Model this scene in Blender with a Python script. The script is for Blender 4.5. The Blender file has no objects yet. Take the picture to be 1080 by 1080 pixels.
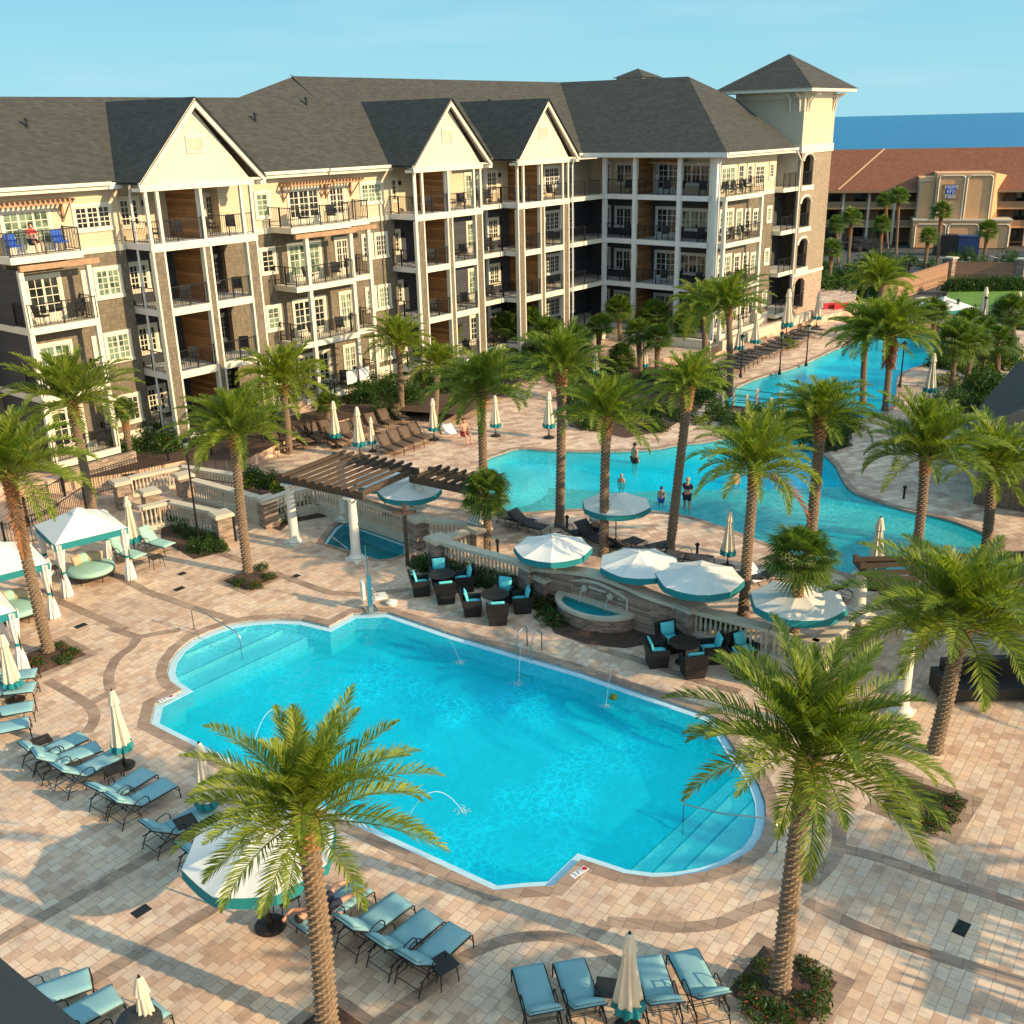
import bpy, bmesh, math, random
from mathutils import Vector, Matrix, Euler
from mathutils.geometry import tessellate_polygon
R = math.radians
rnd = random.Random(7)
scene = bpy.context.scene
COL = bpy.data.collections.new('resort'); scene.collection.children.link(COL)
PI = math.pi

# ------------------------------------------------------------------ camera
FPX, CH, PITCH, ROLL = 1092.7, 16.0, R(20.52), R(1.385)
CM = Matrix.Rotation(PI/2-PITCH, 3, 'X') @ Matrix.Rotation(-ROLL, 3, 'Z')
cam = bpy.data.cameras.new('camera'); camo = bpy.data.objects.new('camera', cam); COL.objects.link(camo)
camo.matrix_world = Matrix.Translation((0, 0, CH)) @ CM.to_4x4()
cam.sensor_width = 36; cam.lens = FPX/1080*36; cam.clip_start = .05; cam.clip_end = 60000
scene.camera = camo

def ray(px, py): return CM @ Vector(((px-540)/FPX, -(py-540)/FPX, -1))
def at(px, py, z=0.0):
    d = ray(px, py); t = (z-CH)/d.z
    return Vector((d.x*t, d.y*t, z))
def height_at(px, py, P):
    d = ray(px, py); t = math.hypot(P.x, P.y)/math.hypot(d.x, d.y)
    return Vector((d.x*t, d.y*t, CH+d.z*t))

# ------------------------------------------------------------------ light
SUN_AZ, SUN_EL = 116.0, 22.0
s_dir = Vector((math.sin(R(SUN_AZ))*math.cos(R(SUN_EL)), math.cos(R(SUN_AZ))*math.cos(R(SUN_EL)), math.sin(R(SUN_EL))))
sl = bpy.data.lights.new('sun', 'SUN'); so = bpy.data.objects.new('sun', sl); COL.objects.link(so)
sl.energy = 5.0; sl.angle = R(.53); sl.color = (1.2, .91, .54)
so.rotation_euler = (-s_dir).to_track_quat('-Z', 'Y').to_euler()
w = bpy.data.worlds.new('World'); scene.world = w; w.use_nodes = True
nt = w.node_tree; nt.nodes.clear()
sky = nt.nodes.new('ShaderNodeTexSky'); sky.sky_type = 'NISHITA'; sky.sun_disc = False
sky.sun_elevation = R(SUN_EL); sky.sun_rotation = R(SUN_AZ); sky.air_density = 1.0; sky.dust_density = .6; sky.ozone_density = 1.6
bg = nt.nodes.new('ShaderNodeBackground'); bg.inputs[1].default_value = .15
hs = nt.nodes.new('ShaderNodeHueSaturation'); hs.inputs['Saturation'].default_value = 1.1
tint = nt.nodes.new('ShaderNodeMixRGB'); tint.blend_type = 'MULTIPLY'; tint.inputs[0].default_value = 1; tint.inputs[2].default_value = (.85, 1.04, 1.12, 1)
nt.links.new(sky.outputs[0], hs.inputs['Color']); nt.links.new(hs.outputs[0], tint.inputs[1])
tcw = nt.nodes.new('ShaderNodeTexCoord'); spw = nt.nodes.new('ShaderNodeSeparateXYZ'); nt.links.new(tcw.outputs['Generated'], spw.inputs[0])
rw = nt.nodes.new('ShaderNodeValToRGB'); nt.links.new(spw.outputs[2], rw.inputs[0])
rw.color_ramp.elements[0].position = 0; rw.color_ramp.elements[0].color = (2.5, 5.1, 6.0, 1)
rw.color_ramp.elements[1].position = .26; rw.color_ramp.elements[1].color = (.95, 3.3, 5.1, 1)
mxw = nt.nodes.new('ShaderNodeMixRGB'); mxw.inputs[0].default_value = .9; nt.links.new(tint.outputs[0], mxw.inputs[1]); nt.links.new(rw.outputs[0], mxw.inputs[2])
cn = nt.nodes.new('ShaderNodeTexNoise'); cn.inputs['Scale'].default_value = 2.2; cn.inputs['Detail'].default_value = 6; cmap = nt.nodes.new('ShaderNodeMapping'); cmap.inputs['Scale'].default_value = (1, 1, 9); nt.links.new(tcw.outputs['Generated'], cmap.inputs[0]); nt.links.new(cmap.outputs[0], cn.inputs[0])
cr = nt.nodes.new('ShaderNodeValToRGB'); cr.color_ramp.elements[0].position = .55; cr.color_ramp.elements[0].color = (0, 0, 0, 1); cr.color_ramp.elements[1].position = .8; cr.color_ramp.elements[1].color = (.35, .35, .35, 1); nt.links.new(cn.outputs[0], cr.inputs[0])
cm = nt.nodes.new('ShaderNodeMixRGB'); nt.links.new(cr.outputs[0], cm.inputs[0]); nt.links.new(mxw.outputs[0], cm.inputs[1]); cm.inputs[2].default_value = (5.2, 5.9, 6.4, 1)
# extra warm glow added to the unseen sunward sky as fill light
vd = nt.nodes.new('ShaderNodeVectorMath'); vd.operation = 'DOT_PRODUCT'; nt.links.new(tcw.outputs['Generated'], vd.inputs[0]); vd.inputs[1].default_value = tuple(s_dir)
gr = nt.nodes.new('ShaderNodeValToRGB'); nt.links.new(vd.outputs['Value'], gr.inputs[0]); gr.color_ramp.elements[0].position = .0; gr.color_ramp.elements[0].color = (0, 0, 0, 1); gr.color_ramp.elements[1].position = 1.0; gr.color_ramp.elements[1].color = (5.5, 4.3, 3.2, 1)
ga = nt.nodes.new('ShaderNodeMixRGB'); ga.blend_type = 'ADD'; ga.inputs[0].default_value = 1; nt.links.new(cm.outputs[0], ga.inputs[1]); nt.links.new(gr.outputs[0], ga.inputs[2])
nt.links.new(ga.outputs[0], bg.inputs[0])
out = nt.nodes.new('ShaderNodeOutputWorld'); nt.links.new(bg.outputs[0], out.inputs[0])
scene.view_settings.view_transform = 'Standard'; scene.view_settings.look = 'None'; scene.view_settings.exposure = 0
try:
    scene.cycles.max_bounces = 4; scene.cycles.transparent_max_bounces = 6; scene.cycles.diffuse_bounces = 2
    scene.cycles.glossy_bounces = 2; scene.cycles.caustics_reflective = False; scene.cycles.caustics_refractive = False
except Exception: pass

# ------------------------------------------------------------------ materials
class NT:
    def __init__(s, name):
        s.m = bpy.data.materials.new(name); s.m.use_nodes = True; s.t = s.m.node_tree
        s.b = s.t.nodes['Principled BSDF']; s.o = s.t.nodes['Material Output']
    def n(s, ty, **k):
        x = s.t.nodes.new(ty)
        for a, v in k.items():
            if a.startswith('i_'): x.inputs[a[2:].replace('_', ' ')].default_value = v
            else: setattr(x, a, v)
        return x
    def l(s, a, b): s.t.links.new(a, b)
    def coord(s, scale=1, rot=0, kind='Object'):
        c = s.n('ShaderNodeTexCoord'); mp = s.n('ShaderNodeMapping'); s.l(c.outputs[kind], mp.inputs[0])
        mp.inputs['Scale'].default_value = (scale,)*3 if not isinstance(scale, tuple) else scale
        mp.inputs['Rotation'].default_value = (0, 0, rot); return mp.outputs[0]
    def world(s, scale=1, rot=0):
        g = s.n('ShaderNodeNewGeometry'); mp = s.n('ShaderNodeMapping'); s.l(g.outputs['Position'], mp.inputs[0])
        mp.inputs['Scale'].default_value = (scale,)*3 if not isinstance(scale, tuple) else scale
        mp.inputs['Rotation'].default_value = (0, 0, rot); return mp.outputs[0]
    def ramp(s, fac, stops):
        r = s.n('ShaderNodeValToRGB'); s.l(fac, r.inputs[0]); e = r.color_ramp.elements
        while len(e) < len(stops): e.new(.5)
        for x, (p, c) in zip(e, stops): x.position = p; x.color = (*c, 1)
        return r.outputs[0]
    def mix(s, fac, a, b, mode='MIX'):
        x = s.n('ShaderNodeMixRGB', blend_type=mode)
        for i, v in ((0, fac), (1, a), (2, b)):
            if hasattr(v, 'is_linked') or hasattr(v, 'links'): s.l(v, x.inputs[i])
            elif i == 0: x.inputs[0].default_value = v
            else: x.inputs[i].default_value = (*v, 1)
        return x.outputs[0]
    def bump(s, h, st=.3, d=.02):
        b = s.n('ShaderNodeBump'); b.inputs['Strength'].default_value = st; b.inputs['Distance'].default_value = d
        s.l(h, b.inputs['Height']); s.l(b.outputs[0], s.b.inputs['Normal'])
def noisy(name, c, var=.25, scale=3, rough=.7, metal=0, fine=40, bump=0, world=False, spec=None):
    m = NT(name); co = m.world() if world else m.coord()
    a = m.n('ShaderNodeTexNoise', i_Scale=scale, i_Detail=4.0); m.l(co, a.inputs[0])
    b = m.n('ShaderNodeTexNoise', i_Scale=fine, i_Detail=2.0); m.l(co, b.inputs[0])
    mx = m.mix(.35, a.outputs[0], b.outputs[0])
    col = m.ramp(mx, [(.3, tuple(x*(1-var) for x in c)), (.7, tuple(min(1, x*(1+var)) for x in c))])
    m.l(col, m.b.inputs['Base Color']); m.b.inputs['Roughness'].default_value = rough; m.b.inputs['Metallic'].default_value = metal
    if spec is not None: m.b.inputs['Specular IOR Level'].default_value = spec
    if bump: m.bump(b.outputs[0], bump)
    return m.m
def lines(name, c, c2, axis, freq, rough=.75, var=.2, st=.25, sharp=.85):
    """siding / planks: thin dark line every 1/freq m along one object axis, plus noise"""
    m = NT(name); tc = m.n('ShaderNodeTexCoord'); sp = m.n('ShaderNodeSeparateXYZ'); m.l(tc.outputs['Object'], sp.inputs[0])
    mu = m.n('ShaderNodeMath', operation='MULTIPLY'); m.l(sp.outputs[axis], mu.inputs[0]); mu.inputs[1].default_value = freq
    fr = m.n('ShaderNodeMath', operation='FRACT'); m.l(mu.outputs[0], fr.inputs[0])
    fl = m.n('ShaderNodeMath', operation='FLOOR'); m.l(mu.outputs[0], fl.inputs[0])
    wn = m.n('ShaderNodeTexWhiteNoise', noise_dimensions='1D'); m.l(fl.outputs[0], wn.inputs['W'])
    a = m.n('ShaderNodeTexNoise', i_Scale=2.5, i_Detail=6.0); m.l(tc.outputs['Object'], a.inputs[0])
    av = m.mix(.5, a.outputs[0], wn.outputs[0])
    base = m.ramp(av, [(.25, tuple(x*(1-var) for x in c)), (.75, tuple(x*(1+var) for x in c))])
    ln = m.ramp(fr.outputs[0], [(sharp, (0, 0, 0)), (min(.999, sharp+.1), (1, 1, 1))])
    m.l(m.mix(ln, base, c2), m.b.inputs['Base Color']); m.b.inputs['Roughness'].default_value = rough
    m.bump(fr.outputs[0], st, .02); return m.m

BANG = R(90-39.84)
def paver_mat(name, cs, sx, sy, rot, mortar, off=.5, dirt=.5):
    m = NT(name); co = m.world(1, -rot)
    br = m.n('ShaderNodeTexBrick', offset=off, squash=.7, squash_frequency=3)
    br.inputs['Scale'].default_value = 1; br.inputs['Brick Width'].default_value = sx; br.inputs['Row Height'].default_value = sy
    br.inputs['Mortar Size'].default_value = .008; br.inputs['Mortar Smooth'].default_value = .3
    br.inputs['Color1'].default_value = (0, 0, 0, 1); br.inputs['Color2'].default_value = (1, 1, 1, 1); br.inputs['Mortar'].default_value = (.5, .5, .5, 1)
    m.l(co, br.inputs[0])
    n1 = m.n('ShaderNodeTexNoise', i_Scale=.35, i_Detail=3.0); m.l(co, n1.inputs[0])
    n2 = m.n('ShaderNodeTexNoise', i_Scale=7.0, i_Detail=5.0); m.l(co, n2.inputs[0])
    v = m.mix(.22, br.outputs[0], n2.outputs[0])
    c = m.ramp(v, cs)
    c = m.mix(1, c, m.ramp(n1.outputs[0], [(.3, (.80, .78, .78)), (.7, (1.10, 1.08, 1.04))]), 'MULTIPLY')
    st = m.n('ShaderNodeTexNoise', i_Scale=1.6, i_Detail=8.0, i_Roughness=.7); m.l(co, st.inputs[0])
    c = m.mix(1, c, m.ramp(st.outputs[0], [(.36, (.74, .72, .72)), (.5, (1, 1, 1))]), 'MULTIPLY')
    c = m.mix(br.outputs['Fac'], c, mortar)
    m.l(c, m.b.inputs['Base Color']); m.b.inputs['Roughness'].default_value = .72
    inv = m.n('ShaderNodeMath', operation='SUBTRACT'); inv.inputs[0].default_value = 1; m.l(br.outputs['Fac'], inv.inputs[1])
    m.bump(m.mix(.25, inv.outputs[0], n2.outputs[0]), .45, .015); return m.m
M = {}
M['paver'] = paver_mat('travertine_pavers', [(0, (.52, .33, .22)), (.3, (.73, .48, .33)), (.5, (.84, .59, .40)), (.7, (.74, .54, .41)), (1, (.90, .70, .49))], .38, .25, BANG+R(4), (.40, .26, .19))
M['paver_far'] = paver_mat('far_pavers', [(0, (.48, .29, .20)), (.3, (.66, .43, .31)), (.6, (.78, .56, .40)), (1, (.88, .68, .50))], .6, .34, BANG-R(30), (.25, .18, .15))
M['band'] = paver_mat('border_pavers', [(0, (.32, .20, .14)), (.5, (.41, .28, .20)), (1, (.50, .35, .25))], .35, .6, BANG+R(15), (.17, .12, .09))
M['concrete'] = noisy('concrete', (.42, .38, .33), .15, 1.5, .85, bump=.1)
M['cap'] = noisy('limestone_cap', (.60, .52, .40), .12, 2, .75, bump=.1)
M['white'] = noisy('white_paint', (.78, .74, .64), .06, 2, .55)
M['trim'] = noisy('cream_trim', (.76, .70, .56), .06, 2, .6)
M['bluewhite'] = noisy('gutter_white', (.74, .73, .70), .05, 2, .5)
M['cream'] = lines('cream_siding', (.66, .54, .37), (.46, .38, .27), 2, 7.0, var=.05, st=.12)
M['cream_plain'] = noisy('cream_stucco', (.64, .57, .47), .06, 2, .8)
def shingle(name, c, var, bw, rh, mort, axis_wall=True):
    m = NT(name); tc = m.n('ShaderNodeTexCoord'); sp = m.n('ShaderNodeSeparateXYZ'); m.l(tc.outputs['Object'], sp.inputs[0])
    ad = m.n('ShaderNodeMath', operation='ADD'); m.l(sp.outputs[0], ad.inputs[0]); m.l(sp.outputs[1], ad.inputs[1])
    cb = m.n('ShaderNodeCombineXYZ'); m.l(ad.outputs[0], cb.inputs[0]); m.l(sp.outputs[2], cb.inputs[1])
    br = m.n('ShaderNodeTexBrick'); br.inputs['Scale'].default_value = 1; br.inputs['Brick Width'].default_value = bw; br.inputs['Row Height'].default_value = rh
    br.inputs['Mortar Size'].default_value = .008; br.inputs['Mortar Smooth'].default_value = .5
    br.inputs['Color1'].default_value = (0, 0, 0, 1); br.inputs['Color2'].default_value = (1, 1, 1, 1); br.inputs['Mortar'].default_value = (.4, .4, .4, 1)
    m.l(cb.outputs[0], br.inputs[0])
    n1 = m.n('ShaderNodeTexNoise', i_Scale=1.3, i_Detail=6.0); m.l(tc.outputs['Object'], n1.inputs[0])
    v = m.mix(.45, br.outputs[0], n1.outputs[0])
    col = m.ramp(v, [(.2, tuple(x*(1-var) for x in c)), (.8, tuple(x*(1+var) for x in c))])
    col = m.mix(br.outputs['Fac'], col, mort)
    m.l(col, m.b.inputs['Base Color']); m.b.inputs['Roughness'].default_value = .85
    m.bump(br.outputs[0], .2, .02); return m.m
M['shake'] = shingle('cedar_shake_siding', (.20, .158, .108), .22, .13, .2, (.10, .08, .055))
M['tower_shake'] = shingle('tan_brick_tower', (.33, .25, .17), .18, .2, .1, (.25, .2, .14))
M['siding_shade'] = lines('shaded_siding', (.055, .058, .068), (.02, .02, .025), 2, 6.5, var=.12, st=.15)  # siding with the shade of porches and returns darkened into its colour
M['brick'] = shingle('pale_brick', (.42, .28, .20), .3, .25, .08, (.45, .38, .3))
M['brickwall'] = shingle('red_brown_brick', (.30, .17, .12), .5, .24, .075, (.42, .34, .27))
M['stone'] = shingle('ledge_stone', (.33, .24, .18), .45, .3, .09, (.2, .16, .13))
M['roof'] = None
def roofmat(name, c, var=.3):
    m = NT(name); tc = m.n('ShaderNodeTexCoord'); sp = m.n('ShaderNodeSeparateXYZ'); m.l(tc.outputs['Object'], sp.inputs[0])
    ad = m.n('ShaderNodeMath', operation='ADD'); m.l(sp.outputs[0], ad.inputs[0]); m.l(sp.outputs[1], ad.inputs[1])
    cb = m.n('ShaderNodeCombineXYZ'); m.l(ad.outputs[0], cb.inputs[0]); m.l(sp.outputs[2], cb.inputs[1])
    br = m.n('ShaderNodeTexBrick'); br.inputs['Scale'].default_value = 1; br.inputs['Brick Width'].default_value = .32; br.inputs['Row Height'].default_value = .1
    br.inputs['Mortar Size'].default_value = .004; br.inputs['Color1'].default_value = (0, 0, 0, 1); br.inputs['Color2'].default_value = (1, 1, 1, 1); br.inputs['Mortar'].default_value = (0, 0, 0, 1)
    m.l(cb.outputs[0], br.inputs[0])
    n1 = m.n('ShaderNodeTexNoise', i_Scale=9.0, i_Detail=6.0, i_Roughness=.75); m.l(tc.outputs['Object'], n1.inputs[0])
    v = m.mix(.6, br.outputs[0], n1.outputs[0])
    m.l(m.ramp(v, [(.2, tuple(x*(1-var) for x in c)), (.8, tuple(x*(1+var) for x in c))]), m.b.inputs['Base Color'])
    m.b.inputs['Roughness'].default_value = .9; m.b.inputs['Specular IOR Level'].default_value = .25
    m.bump(br.outputs[0], .3, .02); return m.m
M['roof'] = roofmat('asphalt_shingles', (.070, .066, .056))
M['orange_roof'] = roofmat('terracotta_roof', (.235, .088, .048), .25)
M['woodpanel'] = lines('stained_wood_panel', (.34, .15, .05), (.12, .05, .02), 2, 5.5, var=.4, rough=.45)
M['timber'] = lines('weathered_timber', (.085, .055, .036), (.06, .04, .03), 2, 9, var=.35)
M['timber_light'] = noisy('cedar_beam', (.42, .24, .13), .3, 4, .7)
M['fence'] = lines('fence_boards', (.34, .19, .11), (.12, .07, .04), 2, 6, var=.25)
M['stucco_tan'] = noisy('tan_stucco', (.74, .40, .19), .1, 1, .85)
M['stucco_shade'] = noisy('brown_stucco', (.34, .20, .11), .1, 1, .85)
M['black'] = noisy('black_metal', (.018, .018, .02), .2, 5, .45, .4)
M['bronze'] = noisy('bronze_metal', (.05, .038, .03), .2, 5, .45, .5)
M['steel'] = noisy('brushed_steel', (.55, .55, .53), .1, 5, .25, 1)
M['wicker'] = lines('black_wicker', (.022, .020, .020), (.004, .004, .004), 2, 30, rough=.5, var=.3, sharp=.6)
M['sling'] = noisy('brown_sling', (.13, .08, .05), .2, 6, .7)
M['sling_dark'] = noisy('charcoal_sling', (.05, .045, .045), .2, 6, .7)
M['teal_sling'] = noisy('pale_teal_cushion', (.24, .44, .47), .10, 2, .75, bump=.15, fine=90)
M['mint'] = noisy('mint_cushion', (.36, .60, .50), .08, 2, .8)
M['aqua'] = noisy('aqua_cushion', (.12, .62, .66), .08, 3, .75)
M['canvas'] = noisy('white_canvas', (.80, .76, .70), .04, 1.5, .85)
M['canvas_cream'] = noisy('cream_canvas', (.72, .62, .47), .08, 2, .85)
M['teal'] = noisy('teal_canvas', (.010, .22, .24), .1, 3, .8)
M['beige'] = noisy('beige_fabric', (.60, .45, .28), .1, 3, .8)
M['mulch'] = noisy('bark_mulch', (.085, .045, .028), .6, 8, .95, bump=.8, world=True)
M['lawn'] = noisy('lawn_grass', (.12, .23, .02), .3, .5, .9, fine=12, bump=.6, world=True)
M['sand'] = noisy('beach_sand', (.62, .55, .42), .1, .05, .9, world=True)
M['asphalt'] = noisy('asphalt', (.075, .07, .068), .25, .3, .9, world=True)
M['line'] = noisy('road_paint', (.7, .7, .66), .1, 3, .7)
M['ground'] = noisy('sandy_ground', (.16, .13, .09), .4, .2, .95, world=True, bump=.3)
M['pebble'] = noisy('white_stone', (.6, .58, .54), .3, 9, .8)
M['skin'] = noisy('skin', (.55, .28, .18), .08, 6, .55)
M['navy'] = noisy('navy_cloth', (.015, .02, .05), .2, 8, .8)
M['hair'] = noisy('dark_hair', (.02, .014, .01), .3, 20, .5)
M['hair_light'] = noisy('grey_hair', (.35, .28, .2), .3, 20, .6)
M['redcloth'] = noisy('red_cloth', (.45, .02, .03), .15, 8, .8)
M['navyblue'] = noisy('navy_panel', (.01, .035, .13), .15, 8, .8)
M['bluecloth'] = noisy('blue_cloth', (.02, .10, .50), .15, 8, .8)
M['whitecloth'] = noisy('white_cloth', (.75, .75, .75), .08, 8, .8)
M['tyre'] = noisy('rubber', (.02, .02, .02), .2, 8, .8)
M['carwhite'] = noisy('white_car_paint', (.65, .66, .68), .03, 1, .25)
M['cardark'] = noisy('dark_car_paint', (.02, .022, .03), .05, 1, .2)
M['carblue'] = noisy('steel_blue_car_paint', (.06, .16, .25), .05, 1, .25)
M['grey'] = noisy('dark_grey_metal', (.035, .035, .032), .1, 2, .6)

def glass(name, c, tint2):
    m = NT(name); co = m.coord(1)
    oi = m.n('ShaderNodeObjectInfo'); n = m.n('ShaderNodeTexNoise', i_Scale=1.6, i_Detail=3.0, noise_dimensions='4D'); m.l(co, n.inputs[0]); m.l(oi.outputs['Random'], n.inputs['W'])
    m.l(m.ramp(n.outputs[0], [(.45, c), (.6, tint2)]), m.b.inputs['Base Color'])
    m.b.inputs['Roughness'].default_value = .08; m.b.inputs['Specular IOR Level'].default_value = .7; return m.m
M['glass'] = glass('dark_window_glass', (.012, .016, .018), (.05, .06, .05))
M['glass_curtain'] = glass('curtained_window_glass', (.22, .30, .20), (.05, .08, .06))

# water: tinted transparency over real basins + fresnel gloss with ripples
def water(name, tint_c, ripple, dist, edge, scat=(.0, .85, 1.0), body=.32):
    m = NT(name); t = m.t; co = m.world(1)
    n1 = m.n('ShaderNodeTexNoise', i_Scale=ripple, i_Detail=3.0, i_Distortion=1.2); m.l(co, n1.inputs[0])
    n2 = m.n('ShaderNodeTexVoronoi', feature='SMOOTH_F1', i_Scale=ripple*1.3, i_Smoothness=.6); m.l(co, n2.inputs[0])
    nw = m.n('ShaderNodeTexNoise', i_Scale=.35, i_Detail=2.0); m.l(co, nw.inputs[0])
    h = m.mix(.5, n1.outputs[0], n2.outputs[0])
    bp = m.n('ShaderNodeBump'); bp.inputs['Strength'].default_value = .9; bp.inputs['Distance'].default_value = dist; m.l(h, bp.inputs['Height'])
    gl = m.n('ShaderNodeBsdfGlossy'); gl.inputs['Roughness'].default_value = .06; m.l(bp.outputs[0], gl.inputs['Normal'])
    tr = m.n('ShaderNodeBsdfTransparent')
    # bright caustic network painted into the water's tint and diffuse colour
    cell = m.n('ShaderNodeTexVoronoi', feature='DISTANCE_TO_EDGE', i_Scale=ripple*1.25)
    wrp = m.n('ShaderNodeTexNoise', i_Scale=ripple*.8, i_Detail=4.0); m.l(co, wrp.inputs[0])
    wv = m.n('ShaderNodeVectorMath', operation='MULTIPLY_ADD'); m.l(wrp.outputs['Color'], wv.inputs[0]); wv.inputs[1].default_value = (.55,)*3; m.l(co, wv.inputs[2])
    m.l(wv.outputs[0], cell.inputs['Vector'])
    caustic = m.ramp(cell.outputs['Distance'], [(0, tuple(min(1.9, x*edge) for x in tint_c)), (.10, tint_c), (.5, tuple(x*.93 for x in tint_c))])
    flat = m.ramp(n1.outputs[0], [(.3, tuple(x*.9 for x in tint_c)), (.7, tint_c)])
    m.l(m.mix(m.ramp(nw.outputs[0], [(.45, (0, 0, 0)), (.62, (1, 1, 1))]), flat, caustic), tr.inputs[0])
    fr = m.n('ShaderNodeFresnel', i_IOR=1.33); m.l(bp.outputs[0], fr.inputs['Normal'])
    fm = m.n('ShaderNodeMath', operation='MULTIPLY'); m.l(fr.outputs[0], fm.inputs[0]); fm.inputs[1].default_value = .55
    df = m.n('ShaderNodeBsdfDiffuse'); m.l(m.mix(1, m.mix(m.ramp(nw.outputs[0], [(.45, (0, 0, 0)), (.62, (1, 1, 1))]), flat, caustic), scat, 'MULTIPLY'), df.inputs[0]); m.l(bp.outputs[0], df.inputs['Normal'])
    mb_ = m.n('ShaderNodeMixShader'); mb_.inputs[0].default_value = body; m.l(tr.outputs[0], mb_.inputs[1]); m.l(df.outputs[0], mb_.inputs[2])
    ms = m.n('ShaderNodeMixShader'); m.l(fm.outputs[0], ms.inputs[0]); m.l(mb_.outputs[0], ms.inputs[1]); m.l(gl.outputs[0], ms.inputs[2])
    m.l(ms.outputs[0], m.o.inputs[0]); t.nodes.remove(m.b); return m.m
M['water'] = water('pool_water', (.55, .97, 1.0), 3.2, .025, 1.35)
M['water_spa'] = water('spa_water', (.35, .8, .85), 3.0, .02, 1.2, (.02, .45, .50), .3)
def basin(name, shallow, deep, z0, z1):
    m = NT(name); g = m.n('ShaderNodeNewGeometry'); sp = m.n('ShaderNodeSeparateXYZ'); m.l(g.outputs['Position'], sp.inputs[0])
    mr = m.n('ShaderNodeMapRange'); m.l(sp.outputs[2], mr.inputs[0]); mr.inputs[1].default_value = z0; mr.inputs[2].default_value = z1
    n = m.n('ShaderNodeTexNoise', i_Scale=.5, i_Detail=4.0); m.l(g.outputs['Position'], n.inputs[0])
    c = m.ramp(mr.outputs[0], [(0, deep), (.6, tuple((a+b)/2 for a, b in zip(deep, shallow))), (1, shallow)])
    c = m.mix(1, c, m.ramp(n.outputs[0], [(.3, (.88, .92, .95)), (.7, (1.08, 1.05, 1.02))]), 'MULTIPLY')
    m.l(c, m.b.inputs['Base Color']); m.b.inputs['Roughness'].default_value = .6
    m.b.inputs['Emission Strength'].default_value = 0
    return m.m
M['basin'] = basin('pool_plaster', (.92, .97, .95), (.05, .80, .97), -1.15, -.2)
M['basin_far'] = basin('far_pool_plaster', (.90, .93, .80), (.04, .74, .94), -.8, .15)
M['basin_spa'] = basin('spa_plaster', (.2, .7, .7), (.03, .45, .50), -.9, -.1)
M['nosing'] = noisy('blue_step_nosing', (.03, .20, .34), .1, 4, .5)
M['tile'] = noisy('pale_pool_tile', (.50, .72, .80), .1, 6, .35)
def seamat():
    m = NT('sea_water'); co = m.world((.02, .05, .02))
    n = m.n('ShaderNodeTexNoise', i_Scale=3.0, i_Detail=8.0, i_Roughness=.7); m.l(co, n.inputs[0])
    m.l(m.ramp(n.outputs[0], [(.35, (.015, .15, .30)), (.65, (.03, .23, .42))]), m.b.inputs['Base Color'])
    m.b.inputs['Roughness'].default_value = .45; m.b.inputs['Specular IOR Level'].default_value = .3
    m.bump(n.outputs[0], .5, 3.0); return m.m
M['sea'] = seamat()
def leafmat(name, dark, light, trans=.35):
    m = NT(name); g = m.n('ShaderNodeNewGeometry'); oi = m.n('ShaderNodeObjectInfo')
    v = m.mix(.25, g.outputs['Random Per Island'], oi.outputs['Random'])
    c = m.ramp(v, [(0, dark), (.6, tuple((a+b)/2 for a, b in zip(dark, light))), (1, light)])
    m.l(c, m.b.inputs['Base Color']); m.b.inputs['Roughness'].default_value = .45; m.b.inputs['Specular IOR Level'].default_value = .35
    tl = m.n('ShaderNodeBsdfTranslucent'); m.l(m.mix(1, c, (1.3, 1.4, .5), 'MULTIPLY'), tl.inputs[0])
    ms = m.n('ShaderNodeMixShader'); ms.inputs[0].default_value = trans
    m.l(m.b.outputs[0], ms.inputs[1]); m.l(tl.outputs[0], ms.inputs[2]); m.l(ms.outputs[0], m.o.inputs[0]); return m.m
M['frond'] = leafmat('date_palm_leaf', (.07, .12, .018), (.40, .45, .055), .46)
M['frond_young'] = leafmat('young_palm_leaf', (.16, .22, .02), (.34, .36, .05))
M['fan'] = leafmat('fan_palm_leaf', (.045, .10, .018), (.22, .28, .045), .4)
M['shrub'] = leafmat('shrub_leaf', (.02, .06, .01), (.08, .15, .025))
M['shrub_lime'] = leafmat('lime_shrub_leaf', (.12, .18, .01), (.42, .42, .03))
M['shrub_red'] = leafmat('red_flower_petal', (.35, .03, .02), (.6, .15, .04))
M['dead'] = noisy('dry_frond_skirt', (.30, .12, .045), .5, 6, .9)
def barkmat(name, c1, c2):
    m = NT(name); co = m.coord()
    n = m.n('ShaderNodeTexNoise', i_Scale=14.0, i_Detail=5.0); m.l(co, n.inputs[0])
    at_ = m.n('ShaderNodeAttribute', attribute_name='tone'); v = m.mix(.4, at_.outputs['Fac'], n.outputs[0])
    m.l(m.ramp(v, [(.2, c1), (.8, c2)]), m.b.inputs['Base Color']); m.b.inputs['Roughness'].default_value = .9; m.bump(n.outputs[0], .6, .02); return m.m
M['bark'] = barkmat('date_palm_bark', (.10, .065, .04), (.40, .27, .17))
M['bark_orange'] = barkmat('fresh_palm_boots', (.16, .07, .03), (.50, .26, .11))

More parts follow.
